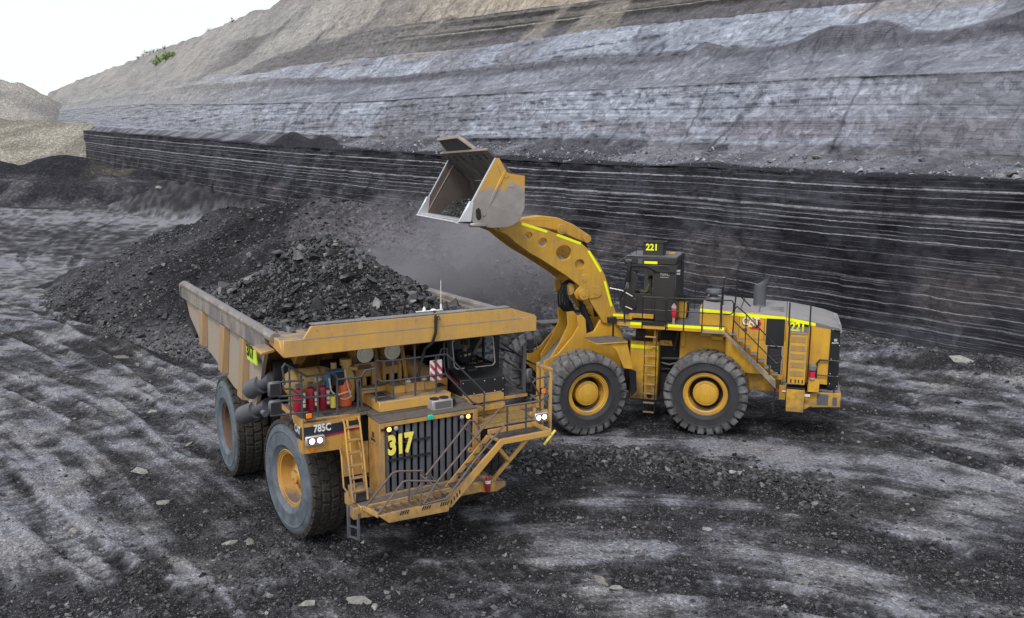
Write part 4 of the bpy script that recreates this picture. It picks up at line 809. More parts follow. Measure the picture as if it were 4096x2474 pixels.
for pts_ in ([(3.05, -1.78, 1.62), (3.3, -1.22, 2.38), (3.3, -1.1, 2.40), (3.3, -.48, 2.30)], [(3.5, -1.66, 1.60), (3.5, -1.06, 2.22), (3.5, -.95, 2.22), (3.5, -.27, 2.08)], [(3.5, -.66, 1.58), (3.5, -.6, 2.13)], [(3.3, -.84, 1.62), (3.3, -.8, 2.32)],
            [(3.05, -.44, 2.12), (3.35, .04, 1.66)], [(3.1, -.32, 2.1), (3.0, .73, 3.04), (3.0, .86, 3.18), (3.0, 1.0, 3.14), (3.0, 1.12, 2.98), (3.0, 1.12, 2.84), (3.0, 1.06, 2.78)], [(3.0, .70, 3.05), (3.0, 1.16, 2.60)],
            [(3.5, -.59, 1.60), (3.5, -.02, 1.62), (3.5, .10, 1.72), (3.5, .71, 2.37), (3.3, 1.65, 3.05), (3.3, 2.45, 3.03), (2.7, 2.6, 3.03)], [(3.5, -.58, 1.62), (3.5, -.25, 2.04), (3.5, .75, 2.95), (3.3, 1.50, 3.44), (3.3, 1.62, 3.48), (3.3, 2.6, 3.47), (2.7, 2.75, 3.47)],
            [(3.06, -.7, 1.62), (3.05, -.2, 2.1), (3.1, .1, 1.6)]):
    rail(T, pts_, .024, 'railr')
for y in (1.71, 2.23): rail(T, [(3.3, y, 3.48), (3.3, y, 2.72)], .026, nm='rail_post')
# stairs up to the cab
st = P(T, 'stairway', M['tycan'], G().prism([(.0, 1.40), (.14, 1.36), (1.52, 2.62), (2.86, 2.62), (2.86, 2.74), (1.44, 2.76), (.0, 1.54)], 'x', 3.42, 3.47).prism([(.12, 1.50), (.22, 1.46), (1.5, 2.62), (1.4, 2.72)], 'x', 2.86, 2.90), .008, label='yellow stairs rising from the bumper to the cab platform')
for i in range(6):
    y = .12 + i * .225; z = 1.52 + i * .2
    t_ = P(st, 'tread', M['grate'], G().box(2.90, 3.42, y, y + .21, z - .025, z), .004)
    g = G()
    for j in range(7): g.box(2.94 + j * .065, 2.965 + j * .065, y + .015, y + .195, z, z + .014)
    P(t_, 'grip', M['railg'], g, kind='stuff')
for j in range(4): y = .13 + j * .07; P(st, 'hazard_stripe', M['text_k'], G().prism([(y, 1.45 + j * .065), (y + .03, 1.47 + j * .065), (y + .02, 1.56 + j * .065), (y - .01, 1.54 + j * .065)], 'x', 3.471, 3.475))
P(st, 'lifting_eye', M['ty'], G().lathe([(.03, -.012), (.06, -.012), (.06, .012), (.03, .012)], 14, (2.88, .95, 2.42), closed=True, ax='x').lathe([(.03, -.012), (.06, -.012), (.06, .012), (.03, .012)], 14, (3.445, .98, 2.2), closed=True, ax='x'))
ld = P(T, 'landing', M['tycan'], G().box(2.76, 2.80, 1.48, 2.86, 2.68, 2.80).box(3.40, 3.45, 1.5, 2.86, 2.62, 2.76).box(2.76, 3.45, 2.82, 2.86, 2.64, 2.78).box(2.8, 3.4, 1.48, 1.52, 2.62, 2.70), .008)
g = G()
for i in range(22): g.box(2.80, 3.40, 1.53 + i * .059, 1.545 + i * .059, 2.66, 2.69)
for i in range(9): g.box(2.83 + i * .066, 2.842 + i * .066, 1.52, 2.82, 2.655, 2.685)
P(ld, 'grating', M['grate'], g, kind='stuff')
P(ld, 'brace', M['tycan'], G().beam((3.35, 2.25, 2.62), (3.0, 1.42, 1.55), .09, .09), .01); P(ld, 'brace', M['tycan'], G().beam((3.3, 1.5, 2.45), (3.2, 1.82, 2.1), .09, .09), .01)
P(ld, 'foot', M['tycan'], G().box(2.6, 3.1, 1.3, 1.5, 1.36, 1.6), .01)
ex = P(T, 'fire_extinguisher', M['red'], G().lathe([(0, 0), (.062, 0), (.065, .02), (.065, .30), (.04, .36), (.02, .38), (0, .38)], 16, (3.1, 1.3, 1.4), ax='z')); P(ex, 'label_band', M['white'], G().lathe([(.067, 0), (.067, .08)], 16, (3.1, 1.3, 1.6), ax='z')); P(ex, 'handle', M['railb'], G().beam((3.1, 1.3, 1.8), (3.16, 1.38, 1.84), .03, .03))
# platforms in front of the cab
def slats(parent, x0, x1, y0, y1, z, n, mat, nm='grating'):
    g = G(); w_ = (y1 - y0) / n
    for i in range(n): g.box(x0, x1, y0 + i * w_, y0 + i * w_ + w_ * .55, z, z + .025)
    return P(parent, nm, M[mat], g, kind='stuff')
pf = P(T, 'cab_platform', M['ty'], G().box(1.95, 2.70, 1.26, 2.8, 2.80, 2.885).box(1.95, 2.45, 2.8, 3.42, 2.80, 2.885).box(1.9, 1.95, 1.26, 3.42, 2.88, 3.05).box(2.6, 2.7, 1.25, 1.33, 1.64, 2.80), .01)
slats(pf, 1.96, 2.70, 1.3, 2.9, 2.886, 22, 'ygrate'); slats(pf, 1.96, 2.5, 2.95, 3.4, 2.886, 7, 'grate')
pu = P(T, 'upper_platform', M['ty'], G().box(.2, 1.9, 1.2, 2.4, 3.22, 3.44).box(.2, 1.86, 2.4, 3.2, 3.18, 3.26), .01); slats(pu, .3, 1.8, 2.55, 3.15, 3.262, 9, 'grate')
P(pu, 'front_beam', M['ty'], G().box(1.86, 2.0, 1.2, 2.4, 3.24, 3.42).box(1.95, 2.1, 1.25, 2.38, 3.05, 3.2), .01)
fr = P(T, 'side_frame', M['tycan'], G().box(2.57, 2.64, 3.36, 3.43, 2.1, 4.02).box(2.2, 2.27, 3.36, 3.43, 2.1, 4.0).box(2.57, 2.63, 2.9, 2.96, 2.88, 3.1).box(2.0, 2.07, 3.36, 3.43, 2.88, 4.1).box(2.0, 2.66, 3.355, 3.435, 4.0, 4.06).box(2.0, 2.6, 3.36, 3.43, 2.7, 2.88).box(2.5, 2.57, 2.82, 3.36, 2.68, 2.98), .006, label='upright yellow frame at the left corner of the platform')
P(fr, 'handle_bar', M['numy'], G().tube([(2.64, 3.2, 2.1), (2.7, 3.5, 2.45)], .035, 8))
for pts_ in ([(2.6, 3.36, 3.85), (2.6, 2.98, 3.83), (2.6, 2.86, 3.74), (2.6, 3.09, 3.39), (2.6, 3.09, 3.0)], [(2.6, 3.36, 3.36), (2.6, 3.12, 3.25), (2.6, 2.86, 3.22), (2.6, 2.80, 3.34), (2.6, 2.9, 3.40), (2.6, 3.12, 3.40)], [(2.2, .69, 4.62), (2.2, 1.68, 3.60), (2.2, 1.72, 3.5), (2.2, 1.70, 2.9)], [(2.1, .69, 4.14), (2.2, 1.39, 3.35), (2.2, 1.71, 3.22)],
             [(1.2, 2.8, 4.5), (1.6, 2.95, 4.33), (1.6, 3.31, 4.07), (2.05, 3.4, 4.0)], [(1.2, 2.8, 4.1), (1.6, 2.98, 3.93), (2.0, 3.4, 3.6)], [(1.5, 2.6, 3.71), (1.8, 2.85, 3.48), (1.8, 3.1, 3.37), (1.8, 3.33, 3.27), (1.8, 3.39, 3.66), (1.8, 3.35, 3.91)], [(.3, 3.2, 3.25), (.3, 3.2, 4.6), (1.2, 3.2, 4.6), (1.2, 3.2, 3.25)], [(.3, 3.2, 4.2), (1.2, 3.2, 4.2)]):
    rail(T, pts_, .022, 'railb' if pts_[0][0] < 1.7 else 'railg')
P(T, 'mirror_post', M['grey'], G().box(1.76, 1.84, 3.07, 3.15, 3.3, 4.5)); P(T, 'mirror', M['railb'], G().box(1.76, 1.82, 3.2, 3.42, 4.3, 4.66), .04); P(T, 'mirror', M['grey'], G().box(1.76, 1.86, 3.16, 3.36, 3.5, 3.9), .05); P(T, 'mirror_stay', M['railr'], G().tube([(1.8, 3.1, 4.4), (1.8, 3.5, 4.38), (1.8, 3.48, 4.75)], .018))
# cab
cab = P(T, 'cab', M['black'], G().box(-.45, 1.16, 1.22, 1.30, 3.44, 4.93).box(-.45, -.37, 1.30, 2.74, 3.44, 4.93).box(-.45, 1.2, 1.22, 2.78, 4.90, 4.96).box(-.45, 1.18, 2.72, 2.76, 3.44, 3.95).box(1.10, 1.18, 1.30, 2.72, 3.44, 3.98).box(1.08, 1.16, 1.22, 1.40, 3.95, 4.9).box(1.08, 1.16, 2.62, 2.76, 3.95, 4.9).box(.3, .4, 2.72, 2.76, 3.95, 4.9).box(-.45, -.35, 2.72, 2.76, 3.95, 4.9).box(-.4, 1.15, 1.3, 2.72, 3.44, 3.5), .01)
P(cab, 'windscreen', M['glass'], G().hexa([(1.175, 1.41, 3.97), (1.183, 1.41, 3.97), (1.183, 2.61, 3.97), (1.175, 2.61, 3.97), (1.135, 1.39, 4.88), (1.143, 1.39, 4.88), (1.143, 2.60, 4.88), (1.135, 2.60, 4.88)]), smooth=0)
P(cab, 'window_seal', M['alu'], G().tube([(1.185, 1.50, 3.96), (1.185, 2.54, 3.94), (1.18, 2.61, 4.02), (1.155, 2.57, 4.66), (1.15, 2.50, 4.74), (1.15, 1.46, 4.74), (1.155, 1.38, 4.66), (1.18, 1.42, 4.04), (1.185, 1.50, 3.96)], .018, 6))
P(cab, 'side_window', M['glass'], G().box(-.34, .29, 2.735, 2.742, 3.96, 4.88), smooth=0); P(cab, 'rear_panel', M['lhood'], G().box(-.36, -.33, 1.35, 2.7, 3.5, 4.88)); P(cab, 'wiper', M['railb'], G().tube([(1.2, 2.1, 3.96), (1.2, 2.35, 4.1), (1.2, 2.0, 4.3)], .01, 4))
P(cab, 'dashboard', M['seat'], G().box(.95, 1.08, 1.4, 2.6, 3.5, 3.98), .05); P(cab, 'steering_wheel', M['railb'], G().tube([(.97 + .07 * sin(t), 2.2 + .19 * cos(t), 4.04 + .13 * sin(t)) for t in np.linspace(0, 2 * pi, 17)], .018, 6)); P(cab, 'driver_seat', M['seat'], G().box(.15, .65, 1.85, 2.3, 3.5, 3.66).box(.18, .3, 1.85, 2.3, 3.66, 4.25), .05)
P(cab, 'heater_unit', M['railb'], G().box(1.2, 1.4, 1.7, 1.98, 3.84, 3.98).cyl((1.3, 1.45, 3.86), (1.3, 1.7, 3.86), .08, 14), .01)
cv = P(T, 'engine_side_cover', M['black'], G().hexa([(1.17, 1.24, 3.44), (1.88, 1.22, 3.42), (1.88, 2.50, 3.42), (1.17, 2.6, 3.44), (1.17, 1.3, 3.96), (1.88, 1.22, 3.84), (1.88, 2.50, 3.82), (1.17, 2.6, 3.95)]), .012, label='black bolted cover in front of the cab')
g = G()
for y in (1.3, 1.6, 1.9, 2.2, 2.44):
    for z in (3.47, 3.76): g.cyl((1.88, y, z), (1.89, y, z), .012, 6)
P(cv, 'bolt', M['white'], g, kind='stuff')
P(cv, 'cover_stay', M['mag'], G().beam((1.2, 1.2, 3.9), (1.85, 1.18, 3.75), .02, .03))
for (x, y, z) in [(1.15, 1.2, 4.2), (1.1, 1.1, 4.0)]: pass
P(T, 'grab_bar', M['grey'], G().tube([(1.2, 1.15, 4.7), (1.25, 1.1, 4.65), (1.25, 1.1, 4.1), (1.3, 1.12, 3.9)], .02).tube([(1.5, .8, 4.35), (1.5, .9, 4.6), (1.5, 1.05, 4.6), (1.5, 1.1, 4.1)], .02))
# ---------------------------------------------------------------- the wheel loader (x forward, y to its left, z up; origin under the rear axle)
loader = empty('wheel_loader', (7.384, 30.31, 0), R(161.874), 'yellow articulated wheel loader numbered 221 with its bucket raised above the truck', 'wheel loader')
L = loader
F = Matrix.Translation((2.9465, 0, 0)) @ Matrix.Rotation(R(38.509), 4, 'Z')     # front frame about the hitch
FX = 2.9465
lt = tyre(1.419, 1.08, .74, 'lug')
g = G(); g.lathe([(.74, .36), (.76, .43), (.72, .45), (.70, .42), (.66, .43), (.64, .40), (.60, .38), (.585, .10), (.50, -.02), (.44, -.05)], 64); lrim = g.mesh('wheel', M['wly'], .5)
def hub_l(w_):
    d = G().lathe([(.59, .09), (.44, .02), (.43, .0), (.43, -.05), (.59, .0)], 48); P(w_, 'dark_recess', M['dark'], d)
    h = P(w_, 'hub', M['wly'], G().lathe([(.43, -.05), (.435, .30), (.41, .33), (.35, .335), (.345, .35), (.31, .365), (0, .375)], 52)); P(h, 'bolt', M['wly'], bolts(40, .388, .33, .35, .018), kind='stuff'); P(h, 'grease_nipple', M['white'], G().cyl((0, .374, 0), (0, .385, 0), .012, 8))
for y, rz in ((1.93, 0), (-1.93, pi)):
    make_wheel(L, (0, y, 1.419), rz, lt, lrim, hub_l); w_ = make_wheel(L, (0, 0, 0), 0, lt, lrim, hub_l); w_.matrix_local = F @ Matrix.Translation((FX, y, 1.419)) @ Matrix.Rotation(rz, 4, 'Z') @ Matrix.Rotation(.15, 4, 'Y')
# rear frame
P(L, 'rear_frame', M['ly'], G().prism([(1.05, 1.3), (1.05, 3.36), (.3, 3.45), (-2.45, 3.5), (-2.45, 1.46), (-1.46, 1.43), (-1.1, .95), (.6, .95)], 'y', -1.3, 1.3), .02)
P(L, 'frame_plate', M['ly'], G().prism([(1.75, 2.55), (1.75, 2.98), (1.35, 2.98), (1.31, 2.80), (1.75, 2.80)], 'y', 1.1, 1.2)); text(L, 'lettering', 'G6', M['tside'], .16, frame((1.62, 1.205, 2.82), (-1, 0, 0), (0, 0, 1)), .004, .003)
P(L, 'machinery', M['dark'], G().box(.9, 1.75, -1.1, 1.1, 1.0, 3.3).box(-2.4, -.8, -1.25, 1.25, 1.5, 3.2)); P(L, 'hydraulic_pipe', M['hose'], G().cyl((1.7, 1.12, 2.3), (1.05, 1.12, 2.33), .09, 12).tube([(1.7, 1.15, 2.15), (1.4, 1.2, 2.1), (1.1, 1.15, 2.2)], .05).tube([(1.7, 1.15, 1.9), (1.4, 1.22, 1.95), (1.1, 1.15, 1.85)], .04))
P(L, 'hitch', M['dark'], G().box(1.7, 3.1, -.7, .7, 1.0, 2.6).cyl((FX, 0, .8), (FX, 0, 2.7), .3, 16))
P(L, 'strut', M['hose'], G().cyl((1.1, 1.35, 3.4), (1.25, 1.35, 2.7), .06, 10)); P(L, 'bracket', M['ly'], G().box(.86, 1.0, 1.31, 1.42, 2.85, 3.5), .01)
P(L, 'rear_axle', M['dark'], G().cyl((0, -1.7, 1.42), (0, 1.7, 1.42), .4, 16))
for s in (-1, 1):
    tkk = P(L, 'side_tank', M['ly'], G().prism([(2.89, s * 1.0), (2.76, s * 1.5), (1.76, s * 1.5), (1.76, s * .8), (2.8, s * .8)], 'z', .82, 2.96), .025, label='yellow tank block with fluorescent band behind the boarding ladder' if s > 0 else None)
    if s > 0:
        P(tkk, 'reflective_tape', M['fluo'], G().box(1.78, 2.75, 1.501, 1.507, 2.70, 2.83).plate([(2.755, 1.512, 2.70), (2.88, 1.02, 2.70), (2.88, 1.02, 2.83), (2.755, 1.512, 2.83)], .006))
        P(tkk, 'tank_top', M['deckm'], G().prism([(2.86, 1.02), (2.74, 1.48), (1.78, 1.48), (1.78, .82), (2.78, .82)], 'z', 2.961, 2.968)); P(tkk, 'drain_hole', M['dark'], G().cyl((2.04, 1.49, .98), (2.04, 1.505, .98), .10, 20)); P(tkk, 'center_strip', M['ly'], G().box(1.84, 1.98, 1.5, 1.53, 1.1, 3.1), .005); P(tkk, 'mud_flap', M['dark'], G().prism([(3.02, 1.84), (2.7, 1.81), (2.68, 1.21), (2.81, 1.03), (3.0, 1.12)], 'y', 1.3, 1.33))
P(L, 'deck_post', M['ly'], G().cyl((1.85, 1.75, 2.98), (1.85, 1.75, 3.55), .07, 12)); P(L, 'battery', M['railb'], G().box(2.3, 2.62, 1.0, 1.4, 2.98, 3.35), .02)
# deck
dk_ = P(L, 'deck', M['ly'], G().box(-.55, 3.2, 1.25, 2.05, 3.58, 3.70).box(.3, 3.2, -2.05, 1.25, 3.60, 3.70), .008)
P(dk_, 'walking_surface', M['grey'], G().box(-.5, 3.2, 1.3, 2.0, 3.701, 3.708).box(.4, 3.2, -2.0, 1.3, 3.701, 3.708))
for (x0, x1) in [(2.71, 2.30), (2.28, 1.48), (1.45, .87), (.83, .25), (.20, -.52)]:
    f_ = P(dk_, 'fascia', M['ly'], G().box(x1, x0, 2.05, 2.10, 3.53, 3.705), .008)
    if not (x0 == 2.28): P(f_, 'reflective_tape', M['fluo'], G().box(x1 + .01, x0 - .01, 2.101, 2.106, 3.64, 3.74))
P(dk_, 'front_step', M['ly'], G().box(2.72, 3.4, 1.2, 1.7, 3.75, 3.9), .01); P(dk_, 'reflective_tape', M['fluo'], G().box(3.0, 3.4, 1.701, 1.706, 3.85, 3.93)); P(dk_, 'door_sill', M['railb'], G().box(1.5, 2.26, 1.75, 2.12, 3.66, 3.76))
# boarding ladder
ld = P(L, 'boarding_ladder', M['railb'], G().tube([(2.2, 1.95, 3.62), (2.19, 1.93, 2.6), (2.2, 1.9, .48)], .018).tube([(1.8, 1.95, 3.62), (1.79, 1.93, 2.6), (1.79, 1.9, .48)], .018))
for i in range(9): z = 3.22 - i * .342; P(ld, 'rung', M['tycan'], G().box(1.80, 2.19, 1.87, 1.97, z - .02, z + .025), .004)
# hood
def hood_section(x, zt): return [(x, 1.60, 3.3), (x, 1.60, zt), (x, 1.35, zt + .10), (x, -1.35, zt + .10), (x, -1.60, zt), (x, -1.60, 3.3)]
def loft(secs):
    n = len(secs[0]); g = G(); g.v = [p for s_ in secs for p in s_]
    for i in range(len(secs) - 1):
        for j in range(n): g.f.append((i * n + j, i * n + (j + 1) % n, (i + 1) * n + (j + 1) % n, (i + 1) * n + j))
    g.f += [tuple(range(n))[::-1], tuple(range((len(secs) - 1) * n, len(secs) * n))]; return g
hd = P(L, 'hood', M['ly'], loft([hood_section(.36, 4.28), hood_section(-.84, 4.2), hood_section(-2.5, 4.14)]), .012)
rear = P(L, 'rear_hood', M['ly'], G().prism([(-2.51, 1.95), (-2.51, 4.14), (-3.44, 4.0), (-3.93, 3.9), (-3.93, 1.9)], 'y', -1.6, 1.6), .012)
P(hd, 'hood_top', M['lhood'], loft([[(x, 1.57, z + .006), (x, 1.35, z + .115), (x, -1.35, z + .115), (x, -1.57, z + .006)] for x, z in [(.3, 4.285), (-.84, 4.2), (-2.5, 4.14)]]))
P(rear, 'rear_top', M['lhood'], loft([[(x, 1.61, z), (x, 1.3, z + .12), (x, -1.3, z + .12), (x, -1.61, z)] for x, z in [(-2.52, 4.145), (-3.44, 4.005), (-3.80, 3.93), (-4.27, 3.78)]]))
for x in (-1.0, -1.62): P(hd, 'hood_seam', M['dark'], loft([[(x + d, 1.5, 4.19 + (x + 1.8) * .05 + .055), (x + d, 1.35, 4.32 + (x + 1.6) * .05), (x + d, -1.35, 4.32 + (x + 1.6) * .05), (x + d, -1.5, 4.2)] for d in (0, .012)]))
for (xa, za, xb, zb, pr) in [(.36, 4.27, -.84, 4.19, hd), (-.86, 4.19, -2.49, 4.13, hd), (-2.53, 4.13, -3.44, 3.99, rear)]:
    P(pr, 'reflective_tape', M['fluo'], G().hexa([(xa, 1.601, za - .11), (xb, 1.601, zb - .11), (xb, 1.608, zb - .11), (xa, 1.608, za - .11), (xa, 1.601, za), (xb, 1.601, zb), (xb, 1.608, zb), (xa, 1.608, za)]))
P(rear, 'corner_cowl', M['lhood'], G().prism([(-3.45, 3.87), (-3.45, 3.99), (-3.93, 3.9), (-4.2, 3.85), (-4.2, 3.78)], 'y', 1.601, 1.61))
for x in (-.78, -.98, -1.82): P(hd, 'door_seam', M['dark'], G().box(x, x + .015, 1.6005, 1.6015, 3.3, 4.1))
P(hd, 'lower_door', M['ly'], G().box(-1.84, -.55, 1.33, 1.59, 2.1, 3.3), .01)
P(hd, 'black_side_panel', M['black'], G().box(-2.47, -1.87, 1.601, 1.615, 3.15, 4.06), .006); P(hd, 'radiator_opening', M['dark'], G().box(-2.45, -1.9, 1.3, 1.56, 2.15, 3.14))
g = G()
for i in range(16): g.box(-2.40, -2.0, 1.562, 1.58, 2.25 + i * .048, 2.262 + i * .048)
P(hd, 'radiator_fins', M['grey'], g, kind='stuff'); P(hd, 'radiator_frame', M['tside'], G().box(-2.45, -2.41, 1.56, 1.6, 2.15, 3.1).box(-1.94, -1.9, 1.56, 1.6, 2.15, 3.1).box(-2.45, -1.9, 1.56, 1.6, 3.1, 3.13))
P(hd, 'pillar', M['ly'], G().box(-2.52, -2.47, 1.45, 1.6, 1.9, 3.3).box(-1.9, -1.84, 1.45, 1.6, 2.1, 3.3)); P(hd, 'sill', M['ly'], G().box(-2.5, -1.9, 1.3, 1.75, 1.98, 2.14), .01)
# markings on the hood
text(hd, 'lettering', 'CAT', M['text_k'], .37, frame((-1.065, 1.604, 3.70), (-1, 0, 0), (0, 0, 1)), .022, .002, .78); text(hd, 'lettering', 'CAT', M['white'], .37, frame((-1.07, 1.612, 3.72), (-1, 0, 0), (0, 0, 1)), .012, .002, .78)
hexo = [(-1.50, 3.98 + .14), (-1.60, 4.12), (-1.73, 3.94), (-1.62, 3.74), (-1.38, 3.74), (-1.33, 3.80)]
P(hd, 'logo_hexagon', M['redb'], G().prism([(x, z - .09) for x, z in [(-1.52, 4.12), (-1.62, 4.12), (-1.72, 3.94), (-1.60, 3.73), (-1.36, 3.73), (-1.30, 3.82), (-1.36, 3.82), (-1.42, 3.78), (-1.57, 3.78), (-1.66, 3.94), (-1.58, 4.07), (-1.52, 4.07)]], 'y', 1.601, 1.604), smooth=0)
P(hd, 'logo_hexagon', M['text_k'], G().prism([(x, z - .09) for x, z in [(-1.56, 4.07), (-1.58, 4.07), (-1.66, 3.94), (-1.57, 3.78), (-1.42, 3.78), (-1.37, 3.82), (-1.52, 3.82)]], 'y', 1.6012, 1.6032), smooth=0)
P(hd, 'logo_triangle', M['numy'], G().prism([(-1.24, 3.725), (-1.42, 3.725), (-1.33, 3.82)], 'y', 1.609, 1.612))
P(hd, 'panel_latch', M['grey'], G().box(-1.10, -1.25, 1.601, 1.606, 3.57, 3.67))
P(rear, 'number_panel', M['text_k'], G().box(-3.23, -2.62, 1.601, 1.605, 3.58, 3.93)); text(rear, 'number', '221', M['fluo'], .40, frame((-2.64, 1.607, 3.61), (-1, 0, 0), (0, 0, 1)), .014, .003, .82)
# exhaust, grate, precleaner, tank on the deck
exx = P(L, 'exhaust_stack', M['grey'], loft([[(cx_ + .215 * cos(t), .3 + .2 * sin(t), z + (dz * cos(t))) for t in np.linspace(0, 2 * pi, 18, endpoint=False)] for cx_, z, dz in [(-1.57, 4.25, 0), (-1.57, 4.9, 0), (-1.62, 5.05, .0)]]), .0)
P(exx, 'outlet', M['grey'], loft([[(-1.62 + .215 * cos(t) * c_ - o_, .3 + .2 * sin(t), z + dz * cos(t)) for t in np.linspace(0, 2 * pi, 18, endpoint=False)] for c_, o_, z, dz in [(1, 0, 5.04, -.03), (.9, .10, 5.25, -.16)]])); P(exx, 'outlet_opening', M['dark'], loft([[(-1.70 + .16 * cos(t), .3 + .14 * sin(t), z - .14 * cos(t)) for t in np.linspace(0, 2 * pi, 16, endpoint=False)] for z in (5.255, 5.26)]))
P(exx, 'base_collar', M['grey'], G().cyl((-1.57, .3, 4.24), (-1.57, .3, 4.34), .25, 20, .21))
P(hd, 'top_grate', M['dark'], G().box(-2.42, -1.92, .3, 1.28, 4.25, 4.262)); g = G()
for i in range(9): g.box(-2.42 + i * .06, -2.40 + i * .06, .3, 1.28, 4.262, 4.275)
for i in range(7): g.box(-2.42, -1.92, .32 + i * .155, .335 + i * .155, 4.262, 4.28)
P(hd, 'grate_bars', M['trail'], g, kind='stuff')
P(L, 'air_precleaner', M['grey'], G().lathe([(.16, 0), (.12, .12), (.12, .2), (.27, .22), (.30, .28), (.27, .34), (.15, .36), (.14, .42), (.27, .44), (.29, .5), (.26, .6), (0, .63)], 28, (.02, .35, 4.2), ax='z'))
o = P(L, 'hydraulic_reservoir', M['ly'], G().box(.95, 1.3, .1, .5, 3.71, 4.35), .02); P(o, 'filter_head', M['railb'], G().box(.92, 1.34, .05, .55, 4.35, 4.42).cyl((1.0, .3, 4.42), (1.0, .3, 4.55), .08, 12).cyl((1.2, .3, 4.42), (1.2, .3, 4.52), .07, 12)); P(o, 'side_pipe', M['hose'], G().tube([(.9, .45, 4.3), (.88, .5, 4.0), (.92, .5, 3.75)], .04))
# stairs at the back of the deck
st = P(L, 'stairway', M['ly'], G().prism([(-.60, 3.70), (-2.28, 2.18), (-2.28, 2.0), (-.60, 3.52)], 'y', 1.72, 1.77).prism([(-.52, 3.62), (-2.26, 2.10), (-2.26, 1.97), (-.52, 3.52)], 'y', 2.22, 2.27), .01, label='yellow stairs beside the hood down to the rear')
P(st, 'side_guard', M['trail'], G().prism([(-.58, 3.62), (-2.28, 2.04), (-2.29, 1.80), (-1.41, 2.66), (-.58, 3.50)], 'y', 2.275, 2.30)); P(st, 'top_landing', M['trail'], G().box(-.56, .2, 2.1, 2.32, 3.55, 3.6)); P(st, 'mud_flap', M['hose'], G().prism([(-2.24, 1.85), (-2.30, 1.85), (-2.28, 1.1), (-2.24, .84), (-2.21, 1.1)], 'y', 1.8, 2.2))
for i in range(7): x = -.72 - i * .235; z = 3.52 - i * .215; P(st, 'tread', M['trail'], G().box(x - .20, x, 1.77, 2.22, z, z + .03), .004)
P(L, 'fuel_fill_box', M['ly'], G().box(-.05, -.45, 1.32, 1.6, 3.2, 3.5), .01)
# rear access tower with louvres
tw = P(L, 'rear_ladder_tower', M['ly'], G().box(-3.21, -2.63, 1.66, 2.08, 1.95, 3.66), .015, label='yellow ladder tower with five louvred steps at the rear')
for i in range(5):
    z = 3.38 - i * .288; o = P(tw, 'step_opening', M['tside'], G().box(-3.16, -2.69, 2.081, 2.088, z, z + .2), .003); g = G()
    for j in range(6): g.box(-3.14, -2.71, 2.089, 2.10, z + .015 + j * .032, z + .028 + j * .032)
    P(o, 'louvre', M['ly'], g, kind='stuff')
g = G(); [g.box(-3.19, -2.66, 1.9 + .2, 1.9 + .215, 3.68 + j * .035, 3.695 + j * .035) for j in range(7)]; [g.box(x, x + .015, 2.095, 2.11, 3.68, 3.91) for x in (-3.2, -2.93, -2.66)]
P(tw, 'top_grille', M['tside'], g, kind='stuff'); P(tw, 'bolt_row', M['dark'], bolts(10, .0, 0, 0, 0) if False else G().add(*(lambda gg: (gg.v, gg.f))(sum_ if False else G().box(-2.78, -2.74, 2.081, 2.09, 2.0, 2.12).box(-2.92, -2.88, 2.081, 2.09, 2.0, 2.12).box(-3.02, -2.98, 2.081, 2.09, 2.0, 2.12).box(-3.14, -3.10, 2.081, 2.09, 2.0, 2.12))))
bx_ = P(L, 'battery_box', M['ly'], G().box(-3.21, -2.64, 1.6, 2.2, 1.03, 1.80), .015); P(bx_, 'box_lid', M['dark'], G().box(-3.2, -2.64, 1.62, 2.19, 1.801, 1.83)); P(bx_, 'rear_bracket', M['ly'], G().prism([(-3.22, 1.05), (-3.22, 1.25), (-3.45, 1.22)], 'y', 1.6, 1.9)); P(bx_, 'front_bracket', M['ly'], G().box(-2.62, -2.4, 1.5, 1.75, 1.3, 1.8), .01)
P(L, 'red_isolator', M['redb'], G().cyl((-2.34, 1.76, 1.63), (-2.34, 1.80, 1.63), .05, 10)); P(L, 'white_valve', M['white'], G().cyl((-2.5, 1.76, 1.6), (-2.62, 1.76, 1.6), .03, 10))
for x, zt in ((-2.62, 4.70), (-3.28, 4.70)): rail(L, [(x, 2.12, 1.98), (x, 2.14, 3.3), (x - .0, 2.14, 3.9), (x + .03, 2.05, 4.0), (x + .03, 2.0, zt)], .028, 'railb')
# rear bumper and black rear guard
rb = P(L, 'rear_bumper', M['ly'], G().prism([(-3.22, 1.15), (-3.22, 1.55), (-3.6, 1.64), (-4.37, 1.68), (-4.38, 1.19), (-3.4, 1.10)], 'y', -1.7, 1.7), .015)
P(rb, 'bumper_recess', M['grey'], G().box(-3.99, -3.63, 1.701, 1.708, 1.21, 1.60), .01); P(rb, 'bumper_recess', M['grey'], G().box(-4.26, -4.12, 1.701, 1.708, 1.23, 1.52), .01); P(rb, 'bumper_deck', M['trail'], G().box(-4.35, -3.6, -1.65, 1.68, 1.685, 1.695)); P(rb, 'side_box', M['ly'], G().box(-3.67, -3.30, 1.5, 1.9, 1.68, 2.12), .012); P(rb, 'white_arrow', M['white'], G().box(-3.4, -3.2, 1.902, 1.906, 1.52, 1.60))
bc = P(L, 'red_beacon', M['redb'], G().cyl((-3.42, 1.85, 2.18), (-3.42, 1.85, 2.38), .10, 18)); P(bc, 'beacon_base', M['alu'], G().cyl((-3.42, 1.85, 2.12), (-3.42, 1.85, 2.18), .11, 18)); P(bc, 'grey_cover', M['lhood'], G().box(-3.55, -3.3, 1.7, 1.9, 2.40, 2.6), .03)
